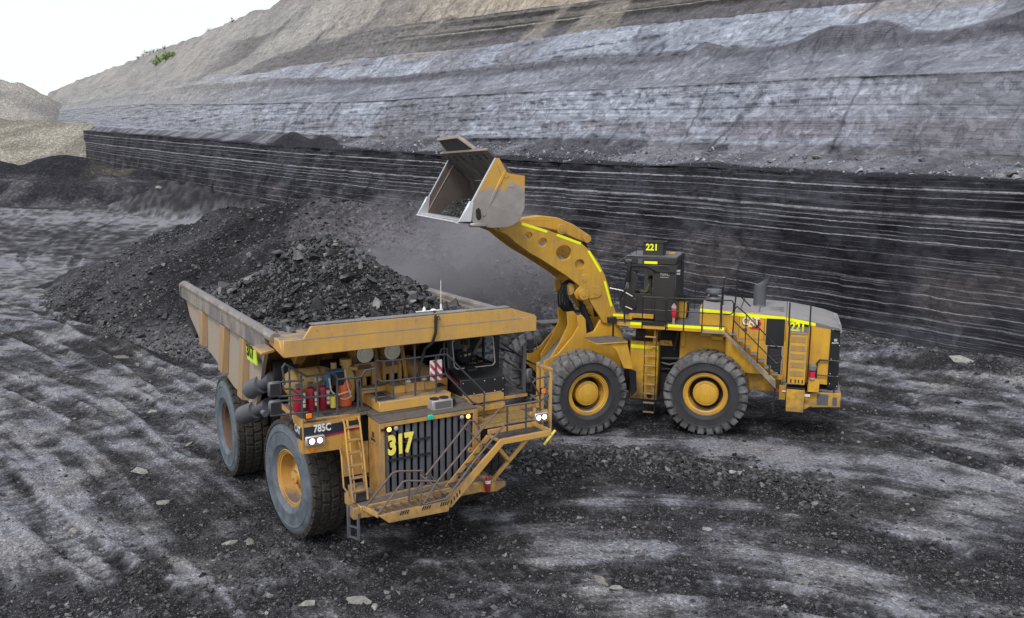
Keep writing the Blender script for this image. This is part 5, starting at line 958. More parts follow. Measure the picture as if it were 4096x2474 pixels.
bg = P(L, 'rear_guard', M['black'], G().hexa([(-4.28, -1.45, 1.8), (-3.94, -1.61, 1.8), (-3.94, 1.61, 1.8), (-4.28, 1.45, 1.8), (-4.24, -1.45, 3.80), (-3.94, -1.61, 3.88), (-3.94, 1.61, 3.88), (-4.24, 1.45, 3.80)]), .01)
g = G()
for z in (1.95, 2.3, 2.8, 3.35, 3.8): g.cyl((-4.0, 1.59, z), (-4.0, 1.61, z), .014, 6); g.cyl((-4.24, 1.47, z - .1), (-4.24, 1.49, z - .1), .014, 6)
P(bg, 'bolt', M['white'], g, kind='stuff'); text(bg, 'lettering', 'MINETEK', M['white'], .075, frame((-3.985, 1.60, 3.30), (-.9, -.42, 0), (0, 0, 1)), .001, .001, .8)
for i in range(3): P(bg, 'logo_bar', M['white'], G().box(-4.08 - i * .035, -4.06 - i * .035, 1.54 - i * .015, 1.575 - i * .015, 3.40, 3.48))
rail(L, [(-3.56, 1.68, 1.68), (-3.56, 1.68, 2.64), (-3.64, 1.68, 2.76), (-4.25, 1.68, 2.76)], .028, 'railb'); rail(L, [(-3.56, 1.68, 2.24), (-4.25, 1.68, 2.22)], .022, 'railb'); rail(L, [(-4.15, 1.68, 2.76), (-4.15, 1.68, 1.68)], .026, 'railb', 'rail_post')
P(L, 'rear_light', M['alu'], G().cyl((-4.2, 1.35, 3.68), (-4.28, 1.35, 3.68), .06, 12).tube([(-4.2, 1.2, 3.85), (-4.2, 1.2, 3.98), (-4.2, 1.45, 3.98)], .015, 5)); P(L, 'rear_light', M['alu'], G().tube([(-4.1, .4, 4.0), (-4.1, .4, 4.12), (-4.1, .1, 4.12)], .018, 5))
# guard rails round the deck
for pts_, r_ in [([(2.9, 2.1, 3.7), (2.9, 2.1, 4.9)], .02), ([(2.28, 2.1, 3.57), (2.28, 2.1, 4.65), (1.56, 2.1, 4.66), (1.49, 2.1, 4.56), (1.46, 2.1, 3.57)], .022), ([(2.24, 2.1, 4.21), (1.48, 2.1, 4.21)], .018),
                 ([(1.41, 2.1, 3.57), (1.45, 2.1, 4.57), (1.34, 2.1, 4.66), (-.73, 2.1, 4.68), (-.79, 2.1, 4.58), (-.78, 2.1, 4.27), (-.70, 2.1, 4.2), (1.42, 2.1, 4.21)], .022), ([(.85, 2.1, 4.66), (.85, 2.1, 3.56)], .02), ([(.23, 2.1, 4.68), (.23, 2.1, 3.57)], .02), ([(-.37, 2.1, 4.68), (-.37, 2.1, 3.66)], .02),
                 ([(-.80, 2.12, 3.44), (-.83, 2.12, 4.5), (-.89, 2.12, 5.5)], .028), ([(-.42, 2.1, 3.68), (-.39, 2.1, 5.12), (-.50, 2.1, 5.17), (-.83, 2.1, 5.17)], .022), ([(-.36, 1.0, 4.3), (-.36, 1.0, 5.26), (-.45, 1.0, 5.33), (-.79, 1.2, 5.34)], .022), ([(-.83, 2.1, 5.0), (-1.3, 1.3, 4.4)], .022),
                 ([(-.81, 2.3, 4.38), (-.91, 2.3, 4.52), (-1.21, 2.3, 4.28), (-2.37, 2.3, 3.11), (-2.42, 2.3, 2.85), (-2.37, 2.3, 2.71), (-2.26, 2.3, 2.67), (-.81, 2.3, 4.05)], .022), ([(-1.23, 2.28, 4.25), (-1.23, 2.28, 3.03)], .02), ([(-1.66, 2.28, 3.82), (-1.65, 2.28, 2.63)], .02), ([(-2.0, 2.28, 3.45), (-2.06, 2.28, 2.18)], .02),
                 ([(3.3, 2.0, 4.5), (3.32, 2.0, 5.05), (3.45, 2.0, 5.08)], .02), ([(3.2, 1.5, 4.4), (3.34, 1.5, 5.0), (3.14, 1.5, 5.06)], .02), ([(1.54, -1.9, 3.7), (1.54, -1.9, 4.67), (-.1, -1.9, 4.67), (-.1, -1.9, 3.7)], .022), ([(1.54, -1.9, 4.2), (-.1, -1.9, 4.2)], .018), ([(.9, -1.9, 3.7), (.9, -1.9, 4.67)], .018), ([(.3, -1.9, 3.7), (.3, -1.9, 4.67)], .018)]:
    rail(L, pts_, r_, 'railb')
mr = P(L, 'mirror', M['railb'], G().box(2.5, 2.66, 2.06, 2.14, 4.17, 4.6), .04); P(mr, 'mirror_arm', M['alu'], G().tube([(3.46, 2.1, 4.91), (3.02, 2.1, 4.84), (2.65, 2.1, 4.65)], .018).tube([(2.92, 2.1, 4.29), (2.64, 2.1, 4.19)], .018)); P(mr, 'mirror_bracket', M['railb'], G().tube([(2.94, 2.1, 4.9), (2.91, 2.1, 3.8)], .035))
P(L, 'upper_mirror', M['railb'], G().box(2.84, 2.96, 1.56, 1.66, 5.08, 5.85), .04); P(L, 'roof_lamp', M['grey'], G().box(2.8, 3.05, 1.45, 1.6, 5.78, 5.9), .03)
bg_ = P(L, 'first_aid_bag', M['redb'], G().box(1.14, 1.3, 1.85, 1.95, 3.95, 4.28), .03); P(bg_, 'clear_cover', M['alu'], G().prism([(1.14, 4.28), (1.31, 4.28), (1.30, 4.36), (1.23, 4.46), (1.15, 4.36)], 'y', 1.86, 1.94)); P(bg_, 'strap', M['skin'], G().box(1.18, 1.26, 1.86, 1.94, 3.72, 3.95))
# cab
cb = P(L, 'cab', M['cabm'], G().prism([(1.22, 3.72), (1.24, 5.72), (1.98, 5.62), (1.95, 3.72)], 'y', -.8, 1.5), .02)
P(cb, 'door_frame', M['cabm'], G().box(1.95, 2.06, 1.42, 1.5, 3.94, 5.5).box(2.80, 2.9, 1.42, 1.5, 3.94, 5.6).box(2.06, 2.80, 1.42, 1.5, 3.94, 4.68).prism([(1.95, 5.38), (1.95, 5.7), (2.9, 5.7), (2.9, 5.5), (2.28, 5.5)], 'y', 1.42, 1.5).prism([(2.55, 5.3), (2.8, 5.5), (2.8, 4.6), (2.72, 4.6)], 'y', 1.42, 1.49), .008)
P(cb, 'door_window', M['glass'], G().box(2.06, 2.80, 1.455, 1.462, 4.68, 5.48), smooth=0)
P(cb, 'front_pillar', M['cabm'], G().beam((2.9, 1.42, 5.62), (3.22, 1.40, 4.45), .1, .08).beam((2.9, -.72, 5.62), (3.22, -.7, 4.45), .1, .08).prism([(2.85, 3.8), (2.9, 4.4), (3.22, 4.5), (3.24, 4.2), (2.98, 3.8)], 'y', -.8, 1.46), .01)
P(cb, 'windscreen', M['glass'], G().hexa([(3.2, -.7, 4.5), (3.21, -.7, 4.5), (3.21, 1.38, 4.5), (3.2, 1.38, 4.5), (2.9, -.7, 5.62), (2.91, -.7, 5.62), (2.91, 1.38, 5.62), (2.9, 1.38, 5.62)]), smooth=0)
P(cb, 'side_quarter_glass', M['glass'], G().prism([(2.9, 4.0), (2.9, 5.5), (3.18, 4.5), (3.2, 4.3)], 'y', 1.43, 1.437), smooth=0)
P(cb, 'floor', M['seat'], G().box(1.95, 3.0, -.75, 1.4, 3.72, 3.94)); P(cb, 'far_wall', M['white'], G().box(1.98, 2.7, -.74, -.70, 4.3, 5.5)); P(cb, 'steering_column', M['seat'], G().box(2.7, 2.9, .2, .7, 3.94, 4.6), .04); P(cb, 'operator_seat', M['seat'], G().box(2.02, 2.45, .25, .8, 3.94, 4.35).box(2.0, 2.12, .3, .75, 4.3, 5.0), .05)
rf = P(cb, 'roof', M['cabm'], G().prism([(1.24, 5.74), (1.24, 6.0), (3.06, 5.96), (3.10, 5.9), (3.05, 5.72)], 'y', -.85, 1.56).prism([(1.26, 5.45), (1.24, 5.74), (3.02, 5.74), (2.98, 5.62), (2.3, 5.64), (1.92, 5.46)], 'y', 1.50, 1.56), .03)
P(rf, 'reflective_tape', M['fluo'], G().box(1.90, 2.36, 1.561, 1.567, 5.76, 5.85)); P(rf, 'grey_patch', M['grey'], G().box(2.42, 2.58, 1.561, 1.565, 5.75, 5.92)); P(rf, 'vent', M['railb'], G().box(1.5, 1.82, 1.561, 1.568, 5.58, 5.68), .005); P(rf, 'roof_top', M['grey'], G().box(1.26, 3.04, -.82, 1.52, 6.0, 6.006))
P(rf, 'beacon', M['tycan'], G().box(1.44, 1.70, .2, .4, 6.007, 6.09), .01); P(rf, 'whip_aerial', M['railb'], G().tube([(1.2, .3, 5.7), (1.22, .3, 6.6)], .01, 5).cyl((1.2, .3, 5.6), (1.2, .3, 5.8), .03, 8)); P(rf, 'small_aerial', M['railb'], G().tube([(2.84, .5, 6.0), (2.84, .5, 6.28)], .012, 5)); P(rf, 'awning_arm', M['grey'], G().beam((2.94, 1.0, 6.05), (3.61, 1.0, 5.61), .06, .03)); P(rf, 'awning_post', M['grey'], G().beam((2.94, 1.0, 5.9), (2.94, 1.0, 6.1), .03, .03)); P(rf, 'lamp_pair', M['alu'], G().box(1.12, 1.24, 1.3, 1.42, 5.5, 5.56).box(1.12, 1.24, 1.3, 1.42, 5.4, 5.46))
text(cb, 'lettering', 'NAC', M['alu'], .15, frame((1.79, 1.505, 5.33), (-1, 0, 0), (0, 0, 1)), .003, .002, 1.0); P(cb, 'lettering_underline', M['alu'], G().box(1.50, 1.79, 1.506, 1.51, 5.29, 5.31)); P(cb, 'door_handle', M['railg'], G().tube([(2.03, 1.52, 4.9), (2.03, 1.56, 4.85), (2.03, 1.56, 4.6), (2.03, 1.52, 4.55)], .012)); P(cb, 'side_handrail', M['railb'], G().tube([(1.28, 1.55, 5.0), (1.26, 1.6, 4.9), (1.26, 1.6, 4.6), (1.28, 1.55, 4.5)], .02)); P(cb, 'cab_base', M['ly'], G().box(1.98, 2.86, 1.44, 1.55, 3.80, 3.96), .01)
sg = P(L, 'number_box', M['cabm'], G().box(1.78, 2.52, .85, .89, 6.0, 6.47).box(1.78, 1.82, .35, .89, 6.0, 6.47).box(2.48, 2.52, .35, .89, 6.0, 6.47).box(1.78, 2.52, .31, .35, 6.0, 6.47).box(1.74, 2.56, .84, .93, 6.46, 6.49).box(1.74, 2.56, .28, .35, 6.46, 6.49).box(1.74, 1.80, .28, .93, 6.46, 6.49).box(2.5, 2.56, .28, .93, 6.46, 6.49), .004, label='black open-topped box lettered 221 on the cab roof')
text(sg, 'number', '221', M['fluo'], .32, frame((2.43, .893, 6.12), (-1, 0, 0), (0, 0, 1)), .010, .004, .92)
# ---- front frame, arms and bucket, in the front frame's own axes
def PF(nm, mt, g, *a, **k): 
    return P(L, nm, M[mt], g, *a, xf=F, **k)
for s in (-1, 1):
    PF('tower_plate', 'ly', G().prism([(1.0, 1.2), (.86, 2.95), (1.17, 3.8), (1.3, 3.9), (1.6, 3.9), (1.76, 3.79), (2.05, 3.3), (2.35, 3.2), (2.4, 3.75), (2.55, 3.92), (2.72, 3.88), (2.68, 3.5), (2.85, 3.2), (3.45, 2.55), (3.98, 2.34), (4.0, 1.9), (3.4, 1.3)], 'y', s * .80 - .05, s * .80 + .05), .012)
    PF('cylinder_plate', 'ly', G().prism([(1.3, 1.4), (1.3, 3.0), (2.4, 3.2), (2.5, 3.8), (2.7, 4.0), (2.95, 3.98), (2.9, 3.5), (3.2, 2.9), (3.6, 2.3), (3.5, 1.4)], 'y', s * .42 - .04, s * .42 + .04), .012)
    PF('lift_cylinder', 'hose', G().cyl((1.95, s * .6, 3.05), (2.45, s * .62, 4.2), .13, 18).cyl((2.45, s * .62, 4.2), (2.62, s * .64, 4.62), .08, 14))
    # fenders
    fd = PF('fender', 'ly', G().prism([(1.5, 3.13), (2.7, 3.13), (2.7, 3.18), (1.5, 3.18)], 'y', min(s * 1.3, s * 2.38), max(s * 1.3, s * 2.38)).prism([(1.52, 3.13), (1.22, 2.14), (1.27, 2.12), (1.58, 3.13)], 'y', min(s * 1.5, s * 2.3), max(s * 1.5, s * 2.3)).prism([(2.62, 3.14), (1.5, 3.15), (1.23, 2.15), (1.6, 2.22), (1.92, 2.88), (2.1, 3.02)], 'y', s * 2.30 - .02, s * 2.30 + .02), .01)
    P(fd, 'fender_top', M['deckm'], G().box(1.5, 2.69, min(s * 1.32, s * 2.36), max(s * 1.32, s * 2.36), 3.181, 3.20), .01)
    P(fd, 'mud_flap', M['black'], G().prism([(1.25, 2.15), (.95, 2.0), (.9, 1.3), (1.1, 1.1)], 'y', s * 2.0 - .02, s * 2.0 + .02))
PF('front_body', 'ly', G().prism([(.9, 1.1), (.9, 2.9), (2.0, 2.9), (3.4, 2.1), (3.4, 1.3)], 'y', -.78, .78), .02)
PF('dirt_chute', 'lhood', G().prism([(2.30, 3.3), (2.45, 3.3), (3.85, 1.9), (3.75, 1.8)], 'y', -.36, .36), .01); PF('step_plate', 'lhood', G().hexa([(2.1, -2.2, 3.2), (3.2, -2.2, 3.2), (3.2, -1.2, 3.25), (2.1, -1.2, 3.25), (2.1, -2.2, 3.25), (3.2, -2.2, 3.25), (3.2, -1.2, 3.3), (2.1, -1.2, 3.3)]))
PF('front_axle', 'dark', G().cyl((FX, -1.7, 1.42), (FX, 1.7, 1.42), .42, 16)); PF('pin_cap', 'redb', G().cyl((1.68, .86, 3.68), (1.68, .90, 3.68), .12, 20).cyl((1.68, .9, 3.68), (1.68, .92, 3.68), .05, 14))
PF('work_light', 'railb', G().box(1.54, 1.84, 1.42, 1.58, 3.68, 3.9).box(1.6, 1.66, 1.47, 1.53, 3.18, 3.7), .01)
PF('hose', 'hose', G())
for k_, (dx, dy) in enumerate([(0, .35), (.06, .28), (.12, .2), (.18, .1), (-.05, .42)]):
    PF('hose', 'hose', G().tube([(2.55 + dx, dy, 5.1), (2.85 + dx, dy + .05, 4.95), (3.0 + dx, dy + .05, 4.6), (2.95 + dx, dy, 4.2), (2.75 + dx, dy, 3.98), (2.35, dy, 3.95), (2.0, dy, 3.8)], .035, 6))
# lift arms: plates with round holes cut through them (2D curves with inner outlines)
out = [(1.52, 3.55), (1.24, 3.62), (1.22, 3.9), (1.42, 4.35), (1.58, 4.95), (1.72, 5.3), (1.95, 5.72), (2.30, 6.17), (2.62, 6.43), (3.0, 6.60), (3.9, 6.92), (4.95, 7.27), (5.35, 7.35), (5.75, 7.38), (5.95, 7.2), (5.85, 7.0), (5.45, 6.85), (5.16, 6.60), (4.6, 6.2), (4.11, 5.93), (3.24, 5.38), (2.74, 5.02), (2.45, 4.68), (2.2, 4.3), (1.88, 3.85), (1.75, 3.62)]
holes = [(4.64, 6.78, .15), (4.12, 6.55, .17), (3.32, 6.16, .30), (2.70, 5.74, .20)]
def cutplate(nm, outl, hl_, y, th, mt):
    c = bpy.data.curves.new(nm, 'CURVE'); c.dimensions = '2D'; c.fill_mode = 'BOTH'; c.extrude = th / 2; c.bevel_depth = .012; c.bevel_resolution = 0
    for o_ in [outl] + [[(cx_ + rr * (1 if i % 2 == 0 or rr < .25 else 1) * cos(2 * pi * i / 20), cz_ + rr * .9 * sin(2 * pi * i / 20)) for i in range(20)] for cx_, cz_, rr in hl_]:
        s_ = c.splines.new('POLY'); s_.points.add(len(o_) - 1); s_.use_cyclic_u = True
        for p_, q_ in zip(s_.points, o_): p_.co = (q_[0], q_[1], 0, 1)
    t = bpy.data.objects.new('tmp', c); sc.collection.objects.link(t); dg = bpy.context.evaluated_depsgraph_get(); me = bpy.data.meshes.new_from_object(t.evaluated_get(dg)); bpy.data.objects.remove(t)
    me.transform(Matrix(((1, 0, 0, 0), (0, 0, -1, y), (0, 1, 0, 0), (0, 0, 0, 1)))); me.materials.clear(); me.materials.append(M[mt]); return me
for s in (-1, 1):
    arm = PF('lift_arm', 'larm', cutplate('lift_arm', out, holes, s * .86, .1, 'larm'))
    if s > 0:
        for (xa, za), (xb, zb) in [((4.9, 7.19), (3.96, 6.90)), ((3.6, 6.79), (2.68, 6.46)), ((2.38, 6.20), (1.88, 5.45)), ((1.72, 5.10), (1.42, 4.18))]: P(arm, 'reflective_tape', M['fluo'], G().beam((xa, .927, za), (xb, .927, zb), .006, .085, (0, 0, 1)))
    p3 = [(2.66, 4.98), (2.70, 5.18), (2.64, 5.33), (2.52, 5.40), (2.38, 5.35), (2.3, 5.2), (2.26, 5.01), (2.13, 4.92), (1.98, 4.92), (1.86, 4.8), (1.86, 4.64), (1.96, 4.54), (2.18, 4.52), (2.34, 4.50), (2.45, 4.44), (2.65, 4.44), (2.84, 4.55), (2.90, 4.70), (2.82, 4.85)]
    cp = P(arm, 'cylinder_boss_plate', M['larm'], G().prism(p3, 'y', s * .92 - .03, s * .92 + .05), .012); P(cp, 'pin', M['larm'], G().cyl((2.60, s * .9, 4.68), (2.60, s * 1.10, 4.68), .19, 24).cyl((2.60, s * 1.1, 4.68), (2.60, s * 1.12, 4.68), .08, 14).cyl((2.05, s * .93, 4.72), (2.05, s * .985, 4.72), .10, 18).cyl((2.50, s * .93, 5.2), (2.50, s * .985, 5.2), .10, 18), .008)
    P(arm, 'clevis', M['white'] if False else M['tycan'], G().prism([(2.78, 4.72), (2.96, 4.6), (3.02, 4.95), (2.92, 5.05), (2.82, 5.0)], 'y', s * .62 - .1, s * .62 + .1), .01); P(arm, 'gusset_line', M['dark'], G().prism([(1.5, 3.95), (1.86, 4.02), (1.84, 4.0), (1.5, 3.93)], 'y', s * .915, s * .919))
web = [(5.75, 7.25), (5.45, 6.92), (5.1, 6.68), (4.6, 6.32), (4.05, 6.0), (3.2, 5.5), (2.75, 5.2), (2.68, 5.3), (3.15, 5.6), (4.0, 6.1), (4.55, 6.42), (5.1, 6.78), (5.4, 7.0)]
PF('arm_web', 'larm', G().prism(web, 'y', -.81, .81), .0); PF('cross_tube', 'larm', G().cyl((2.75, -.8, 5.55), (2.75, .8, 5.55), .28, 20).cyl((5.62, -1.0, 7.14), (5.62, 1.0, 7.14), .16, 18))
bl = PF('tilt_lever', 'larm', G().prism([(4.9, 7.22), (4.63, 7.34), (3.9, 7.42), (3.3, 7.35), (2.68, 7.10), (2.06, 6.72), (1.97, 6.60), (2.03, 6.46), (2.2, 6.44), (2.56, 6.58), (3.19, 6.85), (3.71, 6.98), (4.5, 7.10)], 'y', -.26, .26), .02)
P(bl, 'pin', M['larm'], G().cyl((3.17, -.36, 6.93), (3.17, .36, 6.93), .17, 22).cyl((3.17, .36, 6.93), (3.17, .38, 6.93), .10, 16).cyl((2.14, -.33, 6.58), (2.14, .33, 6.58), .15, 20), .01); P(bl, 'rib_line', M['tycan'], G().beam((4.8, .262, 7.28), (3.5, .262, 7.28), .01, .03).beam((3.5, .262, 7.28), (3.35, .262, 7.05), .01, .03))
PF('tilt_cylinder', 'hose', G().cyl((2.14, 0, 6.55), (1.9, 0, 5.6), .08, 14).cyl((1.9, 0, 5.6), (1.5, 0, 3.7), .14, 18)); PF('tilt_link', 'larm', G().beam((4.7, 0, 7.2), (5.6, 0, 7.9), .3, .2), .02)
# bucket
BW = 2.62
bk = PF('bucket', 'steel', G())
inner = [(7.62, 7.40), (7.0, 7.36), (6.4, 7.35), (5.95, 7.47), (5.68, 7.75), (5.62, 8.15), (5.78, 8.6), (6.1, 8.98), (6.70, 9.56)]
outer = [(7.62, 7.36), (7.0, 7.28), (6.35, 7.26), (5.88, 7.38), (5.56, 7.70), (5.50, 8.18), (5.68, 8.66), (6.02, 9.05), (6.66, 9.62)]
g = G(); n = len(inner); P(bk, 'shell', M['bki'], G().prism(inner + outer[::-1], 'y', -BW, BW), .006)
for s in (-1, 1):
    yo = s * BW; sidep = [(7.22, 7.40), (7.22, 7.95), (6.44, 9.33), (6.33, 9.34), (6.12, 8.93), (5.95, 8.86), (5.47, 8.80), (5.47, 7.80), (5.58, 7.56), (5.8, 7.35), (6.05, 7.25), (6.5, 7.22), (7.1, 7.26)]
    sp_ = P(bk, 'side_plate', M['bks'] if s > 0 else M['dsteel'], G().prism(sidep, 'y', yo - .04, yo + .04), .006)
    P(sp_, 'edge_strip', M['edge'], G().beam((7.235, yo, 7.95), (6.45, yo, 9.34), .085, .03, (1, 0, .5))); P(sp_, 'corner_guard', M['edge'], G().prism([(7.64, 7.38), (7.28, 8.02), (7.17, 7.98), (7.25, 7.38)], 'y', yo - .07, yo + .07), .01)
    if s > 0:
        P(sp_, 'wear_plate', M['steel'], G().prism([(6.60, 7.92), (5.55, 7.56), (5.62, 7.42), (5.85, 7.26), (6.1, 7.19), (6.6, 7.18), (6.95, 7.24)], 'y', yo + .042, yo + .065), .008); P(sp_, 'stiffening_bar', M['bks'], G().beam((6.13, yo + .05, 8.95), (6.85, yo + .05, 7.55), .05, .09, (1, 0, .5)), .01)
        P(sp_, 'ear_plate', M['bks'], G().prism([(6.32, 9.3), (6.10, 8.95), (6.0, 8.8), (6.1, 8.72), (6.25, 8.78), (6.38, 9.1)], 'y', yo + .04, yo + .06), .005)
        P(sp_, 'wear_knob', M['dark'], G().prism([(6.92, 7.5), (7.0, 7.42), (7.08, 7.5), (7.1, 7.75), (7.02, 7.82), (6.95, 7.75)], 'y', yo + .04, yo + .09), .02); P(sp_, 'heel_shoe', M['steel'], G().box(6.75, 7.3, yo - .1, yo + .12, 7.22, 7.34), .03)
        o = P(sp_, 'cast_mark', M['tside'], G().box(5.84, 6.06, yo + .042, yo + .05, 8.45, 8.62), .004)
        for j in range(5): P(sp_, 'cast_bar', M['tycan'], G().box(5.86 + j * .042, 5.875 + j * .042, yo + .05, yo + .056, 8.47, 8.6)) if False else None
g = G()
for i in range(8):
    y = -BW + .04 + i * (2 * BW - .08) / 8; yb = y + (2 * BW - .08) / 8 - .03
    P(bk, 'cutting_edge', M['edge'], G().prism([(7.15, 7.42), (7.45, 7.43), (7.74, 7.36), (7.7, 7.32), (7.15, 7.32)], 'y', y, yb), .004)
for (y0, y1) in [(-2.3, -2.1), (-1.6, -1.4), (-.7, -.5), (.3, .5), (1.1, 1.3), (1.8, 2.0)]:
    for j in range(2): P(bk, 'top_slot', M['dark'], G().hexa([(6.55 - j * .09, y0, 9.40 - j * .09), (6.60 - j * .09, y0, 9.45 - j * .09), (6.60 - j * .09, y1, 9.45 - j * .09), (6.55 - j * .09, y1, 9.40 - j * .09), (6.545 - j * .09, y0, 9.41 - j * .09), (6.595 - j * .09, y0, 9.46 - j * .09), (6.595 - j * .09, y1, 9.46 - j * .09), (6.545 - j * .09, y1, 9.41 - j * .09)]))
P(bk, 'top_bar', M['tside'], G().beam((6.70, -BW - .05, 9.60), (6.70, BW - .1, 9.60), .1, .07), .01); P(bk, 'inner_seam', M['edge'], G().beam((5.80, -1.5, 8.62), (5.80, 2.5, 8.62), .015, .015)); P(bk, 'inner_rib', M['tside'], G().beam((7.3, -BW + .05, 7.42), (6.25, -BW + .05, 9.2), .03, .03))
sgd = P(bk, 'spill_guard', M['tside'], G().beam((6.66, -2.0, 9.64), (7.0, -1.98, 10.05), .08, .05).beam((6.66, 1.3, 9.64), (7.0, .55, 10.05), .08, .12, (1, 0, 0)).beam((7.0, -2.0, 10.06), (7.0, .6, 10.06), .1, .1), .01, label='slotted spill guard on top of the bucket')
g = G(); P(sgd, 'guard_plate', M['dark'], G().hexa([(6.66, -1.95, 9.62), (6.68, -1.95, 9.62), (6.68, 1.25, 9.62), (6.66, 1.25, 9.62), (6.97, -1.95, 10.04), (6.99, -1.95, 10.04), (6.99, .5, 10.04), (6.97, .5, 10.04)]))
for i in range(24):
    f_ = i / 23; x = 6.69 + .31 * f_; z = 9.63 + .41 * f_; g.box(x, x + .012, -1.94, 1.2 - .68 * f_, z - .003, z + .003)
P(sgd, 'guard_bars', M['grate'], g, kind='stuff')
# ---------------------------------------------------------------- people
def skinned(name, verts, edges, rad, mat, parent=None, root=0, sub=1):
    me = bpy.data.meshes.new(name); me.from_pydata(verts, edges, []); me.materials.append(mat)
    o = link(bpy.data.objects.new(name, me), parent); md = o.modifiers.new('skin', 'SKIN'); md.use_smooth_shade = True
    for i, (v_, r_) in enumerate(zip(me.skin_vertices[0].data, rad)): v_.radius = (r_ if isinstance(r_, tuple) else (r_, r_)); v_.use_root = (i == root)
    s_ = o.modifiers.new('sub', 'SUBSURF'); s_.levels = sub; s_.render_levels = sub; return o
def seated(loc, rz, label, turn, hair, cloth='cloth'):
    # seated adult, x forward, hands on the wheel in front
    V_ = [(0, 0, .0), (0, 0, .2), (-.02, 0, .38), (-.02, 0, .5), (.0, 0, .58), (.01, 0, .68), (.02, 0, .76),
          (.0, .19, .46), (.1, .25, .22), (.34, .16, .24), (.42, .13, .27), (.0, -.19, .46), (.1, -.25, .22), (.34, -.16, .24), (.42, -.13, .27),
          (.2, .12, .0), (.45, .14, .02), (.5, .14, -.38), (.6, .14, -.42), (.2, -.12, .0), (.45, -.14, .02), (.5, -.14, -.38), (.6, -.14, -.42)]
    E_ = [(0, 1), (1, 2), (2, 3), (3, 4), (4, 5), (5, 6), (2, 7), (7, 8), (8, 9), (9, 10), (2, 11), (11, 12), (12, 13), (13, 14), (0, 15), (15, 16), (16, 17), (17, 18), (0, 19), (19, 20), (20, 21), (21, 22)]
    Rr = [.13, (.12, .14), (.12, .15), .06, .055, (.095, .085), .07, .065, .05, .035, .04, .065, .05, .035, .04, .09, .07, .05, .045, .09, .07, .05, .045]
    p_ = skinned('person', V_, E_, Rr, M['skin'], None); tag(p_, label, 'person'); p_.location = loc; p_.rotation_euler = (0, 0, rz)
    sh = skinned('shirt', V_[:4] + V_[7:10] + V_[11:14], [(0, 1), (1, 2), (2, 3), (2, 4), (4, 5), (5, 6), (2, 7), (7, 8), (8, 9)], [.15, (.135, .16), (.135, .175), .07, .08, .062, .045, .08, .062, .045], M[cloth], p_)
    P(p_, 'trousers', M['cloth'], G().tube([(.0, .1, .0), (.25, .13, .02), (.46, .14, .03), (.51, .14, -.3)], .10, 10).tube([(.0, -.1, .0), (.25, -.13, .02), (.46, -.14, .03), (.51, -.14, -.3)], .10, 10))
    for y in (.2, .08, -.08, -.2): P(p_, 'reflective_band', M['hiviz'], G().box(.09 - abs(y) * .3, .13 - abs(y) * .25, y - .045, y + .045, .40 - abs(y) * .1, .45 - abs(y) * .1), .01)
    c, s = cos(turn), sin(turn)
    face = G().lathe([(0, -.02), (.018, 0), (.014, .025), (0, .03)], 8, (.105, 0, .66), ax='x'); hd_ = P(p_, 'face_features', M['skin'], face)
    P(p_, 'eye', M['text_k'], G().cyl((.088, .035, .70), (.098, .035, .70), .012, 8).cyl((.088, -.035, .70), (.098, -.035, .70), .012, 8)); P(p_, 'mouth', M['redb'], G().box(.09, .097, -.025, .025, .622, .632)); P(p_, 'ear', M['skin'], G().cyl((.0, .09, .68), (.0, .105, .68), .028, 8).cyl((.0, -.09, .68), (.0, -.105, .68), .028, 8))
    P(p_, 'hair', hair, G().lathe([(.0, .115), (.06, .10), (.10, .05), (.108, 0), (.104, -.03)], 16, (-.015, 0, .71), ax='z').lathe([(0, 0), (.035, .02), (.04, .06), (0, .09)], 10, (-.10, 0, .72), ax='z'))
    for s_ in (-1, 1):
        for k_ in range(5):
            P(p_, 'finger', M['skin'], G().tube([(.43, s_ * .13 + (k_ - 2) * .018, .28), (.47, s_ * .13 + (k_ - 2) * .018, .29 - .004 * abs(k_ - 2)), (.49, s_ * .13 + (k_ - 2) * .018, .265)], .009, 5))
    return p_
a_ = R(-58.449); px, py = .52, 2.08
seated((-3.281 + cos(a_) * px - sin(a_) * py, 21.029 + sin(a_) * px + cos(a_) * py, 3.74), a_ + .35, 'truck driver in a dark shirt with reflective bands seated behind the windscreen', .4, M['hair'])
a_ = R(161.874); px, py = 2.28, .55
seated((7.384 + cos(a_) * px - sin(a_) * py, 30.31 + sin(a_) * px + cos(a_) * py, 4.42), a_, 'loader operator in a shirt with reflective bands seated at the cab door window', 0, M['hair'], 'khaki')
# ---------------------------------------------------------------- loose rock and coal
def rockmesh(name, seed, mat, flat=.6, n=13):
    r_ = random.Random(seed); bm = bmesh.new()
    for i in range(n):
        v = Vector((r_.gauss(0, 1), r_.gauss(0, 1), r_.gauss(0, 1))).normalized() * r_.uniform(.75, 1)
        bm.verts.new((v.x * r_.uniform(.8, 1.15), v.y * .8, v.z * flat))
    bmesh.ops.convex_hull(bm, input=bm.verts); bmesh.ops.delete(bm, geom=[v for v in bm.verts if not v.link_faces], context='VERTS')
    me = bpy.data.meshes.new(name); bm.to_mesh(me); bm.free(); me.materials.append(mat); return me
coalm = [rockmesh('coal_lump', s, M['coal'], .5 + .12 * (s % 4), 13) for s in range(6)]
gravm = [rockmesh('stone', s + 20, M['gravel'], .45 + .1 * (s % 3), 10) for s in range(5)]
palem = [rockmesh('rock', s + 40, M['pale'], .5 + .1 * (s % 3), 18) for s in range(5)]
rg = np.random.RandomState(5)
